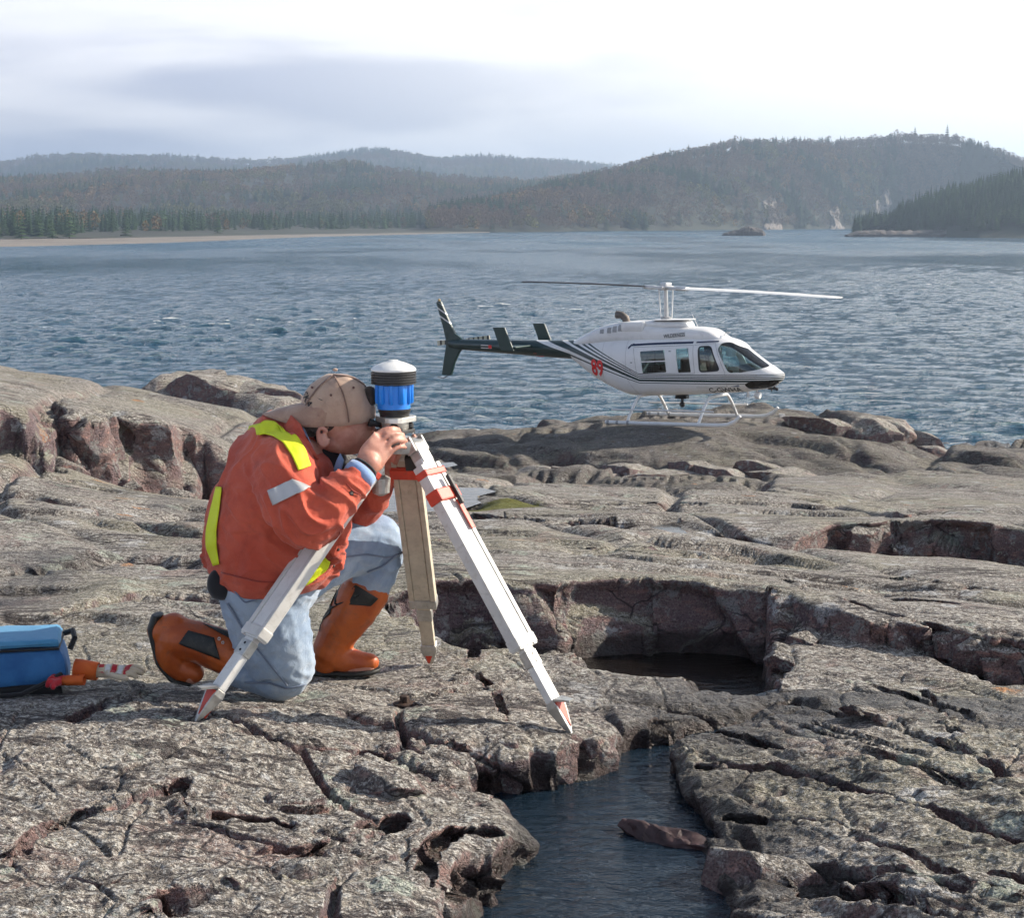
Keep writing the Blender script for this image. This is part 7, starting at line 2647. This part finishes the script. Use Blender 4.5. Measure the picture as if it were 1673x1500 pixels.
def birch_mesh(name, seed, leafy=0.0):
    """unit-height leafless broadleaf: fork of limbs with a haze of fine twigs"""
    r = random.Random(seed)
    vs, fs = [], []
    for i in range(120):
        t = r.random()
        z = 0.32 + 0.66 * t
        rad = 0.17 * math.sin(math.pi * min(1, 0.12 + t * 0.88)) ** 0.7
        a = r.random() * 6.28
        q = rad * math.sqrt(r.random())
        x, y = q * math.cos(a), q * math.sin(a)
        l = r.uniform(0.05, 0.11); w = r.uniform(0.006, 0.013) * (1 + leafy)
        up = r.uniform(0.4, 1.0)
        dx, dy, dz = math.cos(a) * (1 - up) * l, math.sin(a) * (1 - up) * l, up * l
        b = r.random() * 6.28
        wx, wy = math.cos(b) * w, math.sin(b) * w
        o = len(vs)
        vs += [(x - wx, y - wy, z), (x + wx, y + wy, z), (x + dx + wx, y + dy + wy, z + dz), (x + dx - wx, y + dy - wy, z + dz)]
        fs += [(o, o + 1, o + 2, o + 3)]
    return mesh(name, vs, fs)


def birch_trunk(name, seed):
    r = random.Random(seed)
    ms = [tube_mesh('t', [(0, 0, -0.02), (0.004, 0, 0.3), (0.0, 0.003, 0.8)], [0.011, 0.009, 0.002], 5)]
    for i in range(6):
        a = r.random() * 6.28
        z = r.uniform(0.25, 0.6)
        ms.append(tube_mesh('l', [(0, 0, z), (math.cos(a) * 0.06, math.sin(a) * 0.06, z + 0.12), (math.cos(a) * 0.11, math.sin(a) * 0.11, z + 0.28)], [0.006, 0.004, 0.001], 4))
    return join_meshes(name, ms)


def leaf_mat(name, c, var=0.4, scale=0.05):
    m = bpy.data.materials.new(name)
    m.use_nodes = True
    t = m.node_tree
    b = t.nodes['Principled BSDF']
    oi = node(t, 'ShaderNodeObjectInfo')
    geo = node(t, 'ShaderNodeNewGeometry')
    n = noise(t, geo.outputs['Position'], scale, 3, 0.6)
    k = mathn(t, 'ADD', mathn(t, 'MULTIPLY', oi.outputs['Random'], 0.6), mathn(t, 'MULTIPLY', n, 0.5))
    cc_ = mixc(t, k, tuple(q * (1 - var) for q in c), tuple(q * (1 + var) for q in c))
    t.links.new(cc_, b.inputs['Base Color'])
    b.inputs['Roughness'].default_value = 0.9
    b.inputs['Specular IOR Level'].default_value = 0.1
    return m


M_spr = leaf_mat('spruce_needles', (0.036, 0.064, 0.030))
M_spr2 = leaf_mat('balsam_needles', (0.052, 0.088, 0.038))
M_brown = leaf_mat('bare_twigs', (0.160, 0.115, 0.085), 0.35)
M_gold = leaf_mat('larch_gold', (0.22, 0.15, 0.075), 0.35)
M_olive = leaf_mat('aspen_olive', (0.16, 0.155, 0.065), 0.35)
M_bark = pmat('tree_bark', (0.13, 0.11, 0.095), 0.95, var=0.3, vscale=20)

TREE_K = []
for i, (me_, mt) in enumerate(((conifer_mesh('conifer_crown', 1), M_spr), (conifer_mesh('conifer_crown', 2, 10, 0.14), M_spr), (conifer_mesh('conifer_crown', 3, 8, 0.20), M_spr2),
                              (birch_mesh('bare_crown', 4), M_brown), (birch_mesh('bare_crown', 5), M_brown), (birch_mesh('gold_crown', 6, 1.0), M_gold), (birch_mesh('olive_crown', 7, 1.2), M_olive))):
    me_.materials.append(mt)
    TREE_K.append(bpy.data.objects.new('tree_kind', me_))


def gn_wood(name, pts, sizes, widths, kind, label):
    """a far-off wood that reads as one mass: one object, tree meshes set on points"""
    n = len(pts)
    me = bpy.data.meshes.new(name)
    me.vertices.add(n)
    me.vertices.foreach_set('co', np.array(pts, np.float32).ravel())
    sz = np.stack([sizes * widths, sizes * widths, sizes], 1)
    a = me.attributes.new('size', 'FLOAT_VECTOR', 'POINT')
    a.data.foreach_set('vector', sz.astype(np.float32).ravel())
    rr = np.zeros((n, 3), np.float32); rr[:, 2] = np.random.RandomState(n).rand(n) * 6.28
    b = me.attributes.new('turn', 'FLOAT_VECTOR', 'POINT')
    b.data.foreach_set('vector', rr.ravel())
    me.update()
    ng = bpy.data.node_groups.new(name + '_nodes', 'GeometryNodeTree')
    ng.interface.new_socket('Geometry', in_out='INPUT', socket_type='NodeSocketGeometry')
    ng.interface.new_socket('Geometry', in_out='OUTPUT', socket_type='NodeSocketGeometry')
    gi = ng.nodes.new('NodeGroupInput'); go = ng.nodes.new('NodeGroupOutput')
    iop = ng.nodes.new('GeometryNodeInstanceOnPoints')
    m2p = ng.nodes.new('GeometryNodeMeshToPoints')

    def attr(nm):
        n_ = ng.nodes.new('GeometryNodeInputNamedAttribute')
        n_.data_type = 'FLOAT_VECTOR'
        n_.inputs['Name'].default_value = nm
        return n_.outputs[0]
    oi = ng.nodes.new('GeometryNodeObjectInfo')
    oi.inputs['Object'].default_value = TREE_K[kind]
    oi.inputs['As Instance'].default_value = True
    ng.links.new(gi.outputs[0], m2p.inputs[0])
    ng.links.new(m2p.outputs[0], iop.inputs['Points'])
    ng.links.new(oi.outputs['Geometry'], iop.inputs['Instance'])
    ng.links.new(attr('turn'), iop.inputs['Rotation'])
    ng.links.new(attr('size'), iop.inputs['Scale'])
    ng.links.new(iop.outputs[0], go.inputs[0])
    o = bpy.data.objects.new(name, me)
    COL.objects.link(o)
    md = o.modifiers.new('trees', 'NODES')
    md.node_group = ng
    tag(o, label, kind='stuff')
    return o


def scatter(co, n, seed, lo=0.0, hi=1.0, power=1.0):
    """random points on a hillside grid (rows, cols, 3)"""
    rs = np.random.RandomState(seed)
    R_, C_ = co.shape[:2]
    fi = (lo + (hi - lo) * rs.rand(n) ** power) * (R_ - 1)
    fj = rs.rand(n) * (C_ - 1)
    i = np.clip(fi.astype(int), 0, R_ - 2); j = np.clip(fj.astype(int), 0, C_ - 2)
    a = (fi - i)[:, None]; b = (fj - j)[:, None]
    return (co[i, j] * (1 - a) * (1 - b) + co[i + 1, j] * a * (1 - b) + co[i, j + 1] * (1 - a) * b + co[i + 1, j + 1] * a * b), rs


def plant(name, co, n, seed, shares, hmin, hmax, wid, labels, lo=0.0, hi=1.0, patch=60.0):
    """shares: {kind: weight}; kinds form patches"""
    p, rs = scatter(co, n, seed, lo, hi)
    ks = list(shares)
    w = np.array([shares[k] for k in ks])
    sc_ = np.stack([fbm2(p[:, 0] / patch + 31 * k, p[:, 1] / patch + 17 * k, 2) * 0.9 + 0.55 * rs.rand(n) + 2.0 * shares[k] for k in ks], 1)
    pick = np.argmax(sc_, 1)
    for q, k in enumerate(ks):
        m = pick == q
        if m.sum() < 3:
            continue
        s_ = hmin + (hmax - hmin) * rs.rand(int(m.sum())) ** 1.3
        if k >= 3:
            s_ = s_ * 0.8
        pp = p[m].copy(); pp[:, 2] -= 0.3
        gn_wood(name, pp, s_, wid * (0.8 + 0.5 * rs.rand(len(s_))), k, labels[0 if k < 3 else (2 if k == 5 else (3 if k == 6 else 1))])


LF = ['spruce and fir growing as one mass on ', 'leafless brown trees massed on ', 'golden tamaracks massed on ', 'olive aspens massed on ']
plant('forest', hill_far, 9000, 11, {0: 0.42, 3: 0.40, 6: 0.36}, 14, 22, 2.1, [q + 'the farthest blue hills' for q in LF], patch=260)
plant('forest', hill_mid, 9000, 12, {0: 0.36, 3: 0.46, 5: 0.28, 6: 0.34}, 9, 15, 1.8, [q + 'the low slope behind the beach' for q in LF], patch=120)
plant('forest', hill_right, 8000, 13, {0: 0.44, 3: 0.46, 4: 0.42, 5: 0.22, 6: 0.34}, 8, 14, 1.7, [q + 'the big hill across the water' for q in LF], 0.0, 1.0, 70)
plant('forest', hill_head, 3200, 14, {0: 0.6, 1: 0.55, 2: 0.5}, 5, 9, 1.25, [q + 'the right-hand headland' for q in LF], 0.06, 1.0, 40)
# wooded flat on the left: conifer front, brown behind
fl = np.array([[tuple(P(px, 386 - 0.006 * max(0, px), 690 + 0.62 * max(0, px) + q)) for px in np.linspace(-400, 860, 40)] for q in np.linspace(0, 620, 8)])
fl[..., 2] = np.linspace(0.4, 5, 8)[:, None]
plant('forest', fl, 2600, 15, {0: 0.55, 1: 0.50, 2: 0.42, 3: 0.30, 5: 0.26}, 8, 14.5, 1.35, [q + 'the flat shore behind the beach' for q in LF], 0.0, 1.0, 55)

# ---- trees one can pick out
CROWNS = {}
for i in (0, 1, 2):
    CROWNS[i] = (TREE_K[i].data, trunk_mesh('trunk'))
CROWNS[3] = (TREE_K[3].data, birch_trunk('trunk', 9))


def lone_tree(name, loc, h, wid, kind, label, group):
    e = empty(name, loc)
    e.scale = (h * wid, h * wid, h)
    e.rotation_euler = (0, 0, random.Random(int(loc.x * 7)).random() * 6.28)
    tag(e, label, 'tree', group)
    cr_, tr_ = CROWNS[kind]
    for nm, me_ in (('crown', cr_), ('trunk', tr_)):
        if not me_.materials:
            me_.materials.append(M_bark)
        o = bpy.data.objects.new(nm, me_)
        COL.objects.link(o)
        o.parent = e
    return e


def on_hill(co, px, f):
    """point of a hillside at photo column px, fraction f up the slope"""
    R_ = co.shape[0]
    row = co[min(R_ - 1, int(round(f * (R_ - 1))))]
    pxs = row[:, 0] / row[:, 1] * FPX + 836.5
    return Vector([float(np.interp(px, pxs, row[:, c])) for c in range(3)])


sky_trees = [(1064, 14, 'spruce on the left shoulder of the big hill, alone on the skyline'), (1536, 22, 'tallest spruce on the skyline of the big hill'), (1484, 18, 'tall spruce left of the tallest one on the big hill'),
             (1261, 17, 'left of the two close spires on the big hill skyline'), (1280, 16, 'right of the two close spires on the big hill skyline'), (1628, 15, 'spruce at the right end of the big hill skyline'),
             (1216, 13, None), (1369, 12, None), (1400, 11, None), (1180, 10, None), (1330, 10, None), (1440, 11, None), (1508, 12, None), (1576, 13, None), (1590, 13, None), (1110, 10, None), (1240, 10, None), (1305, 11, None), (1610, 12, None)]
for px, h, lb in sky_trees:
    p = on_hill(hill_right, px, 1.0)
    lone_tree('spruce_tree', p - Vector((0, 0, 0.8)), h * 0.92, 1.5, random.Random(px).choice((0, 1)), lb or 'short dark spruce among bare trees on the big hill skyline', 'spruces on the skyline of the big hill')
for i, px in enumerate((1125, 1160, 1196, 1228, 1315, 1346, 1385, 1420, 1455, 1520, 1550, 1600)):
    p = on_hill(hill_right, px, 1.0)
    lone_tree('bare_tree', p - Vector((0, 0, 0.8)), 11 + 3 * ((i * 7) % 3) / 2, 1.5, 3, 'leafless brown tree on the skyline of the big hill', 'bare trees on the skyline of the big hill')
rr_ = random.Random(4)
for i in range(26):
    px = 1450 + i * 9.2 + rr_.uniform(-3, 3)
    p = on_hill(hill_head, px, 1.0)
    lone_tree('spruce_tree', p - Vector((0, 0, 0.5)), rr_.uniform(6.0, 10.5), 1.2, rr_.choice((0, 1)), 'dark spruce in the serrated skyline of the right headland', 'spruces on the headland skyline')
for px, py, h, lb in ((35, 393, 10.5, 'first spruce from the left edge at the head of the beach'), (86, 392, 8.5, 'small spruce standing out on the beach near the left edge'), (114, 394, 11.5, 'bushy spruce standing forward on the sand'),
                      (206, 390, 10, 'dark spruce where the wood meets the beach'), (356, 386, 11, 'spruce at the end of the first stretch of sand')):
    q = P(px, py, 640 + px * 0.6)
    q.z = 0.2
    lone_tree('spruce_tree', q, h, 1.5, 2, lb, 'spruces at the head of the beach')

# ---- haze over the bay
hz = box_mesh('haze', (0, 2850, 121), (9000, 6300, 262))
M_hz = bpy.data.materials.new('haze')
M_hz.use_nodes = True
t = M_hz.node_tree
t.nodes.clear()
pv = node(t, 'ShaderNodeVolumePrincipled')
pv.inputs['Color'].default_value = (0.60, 0.77, 1.0, 1)
pv.inputs['Density'].default_value = 0.00028
pv.inputs['Anisotropy'].default_value = 0.55
mo = node(t, 'ShaderNodeOutputMaterial')
t.links.new(pv.outputs[0], mo.inputs['Volume'])
hzo = link('haze', hz, M_hz)
tag(hzo, 'pale blue haze hanging over the bay and its hills', kind='stuff')
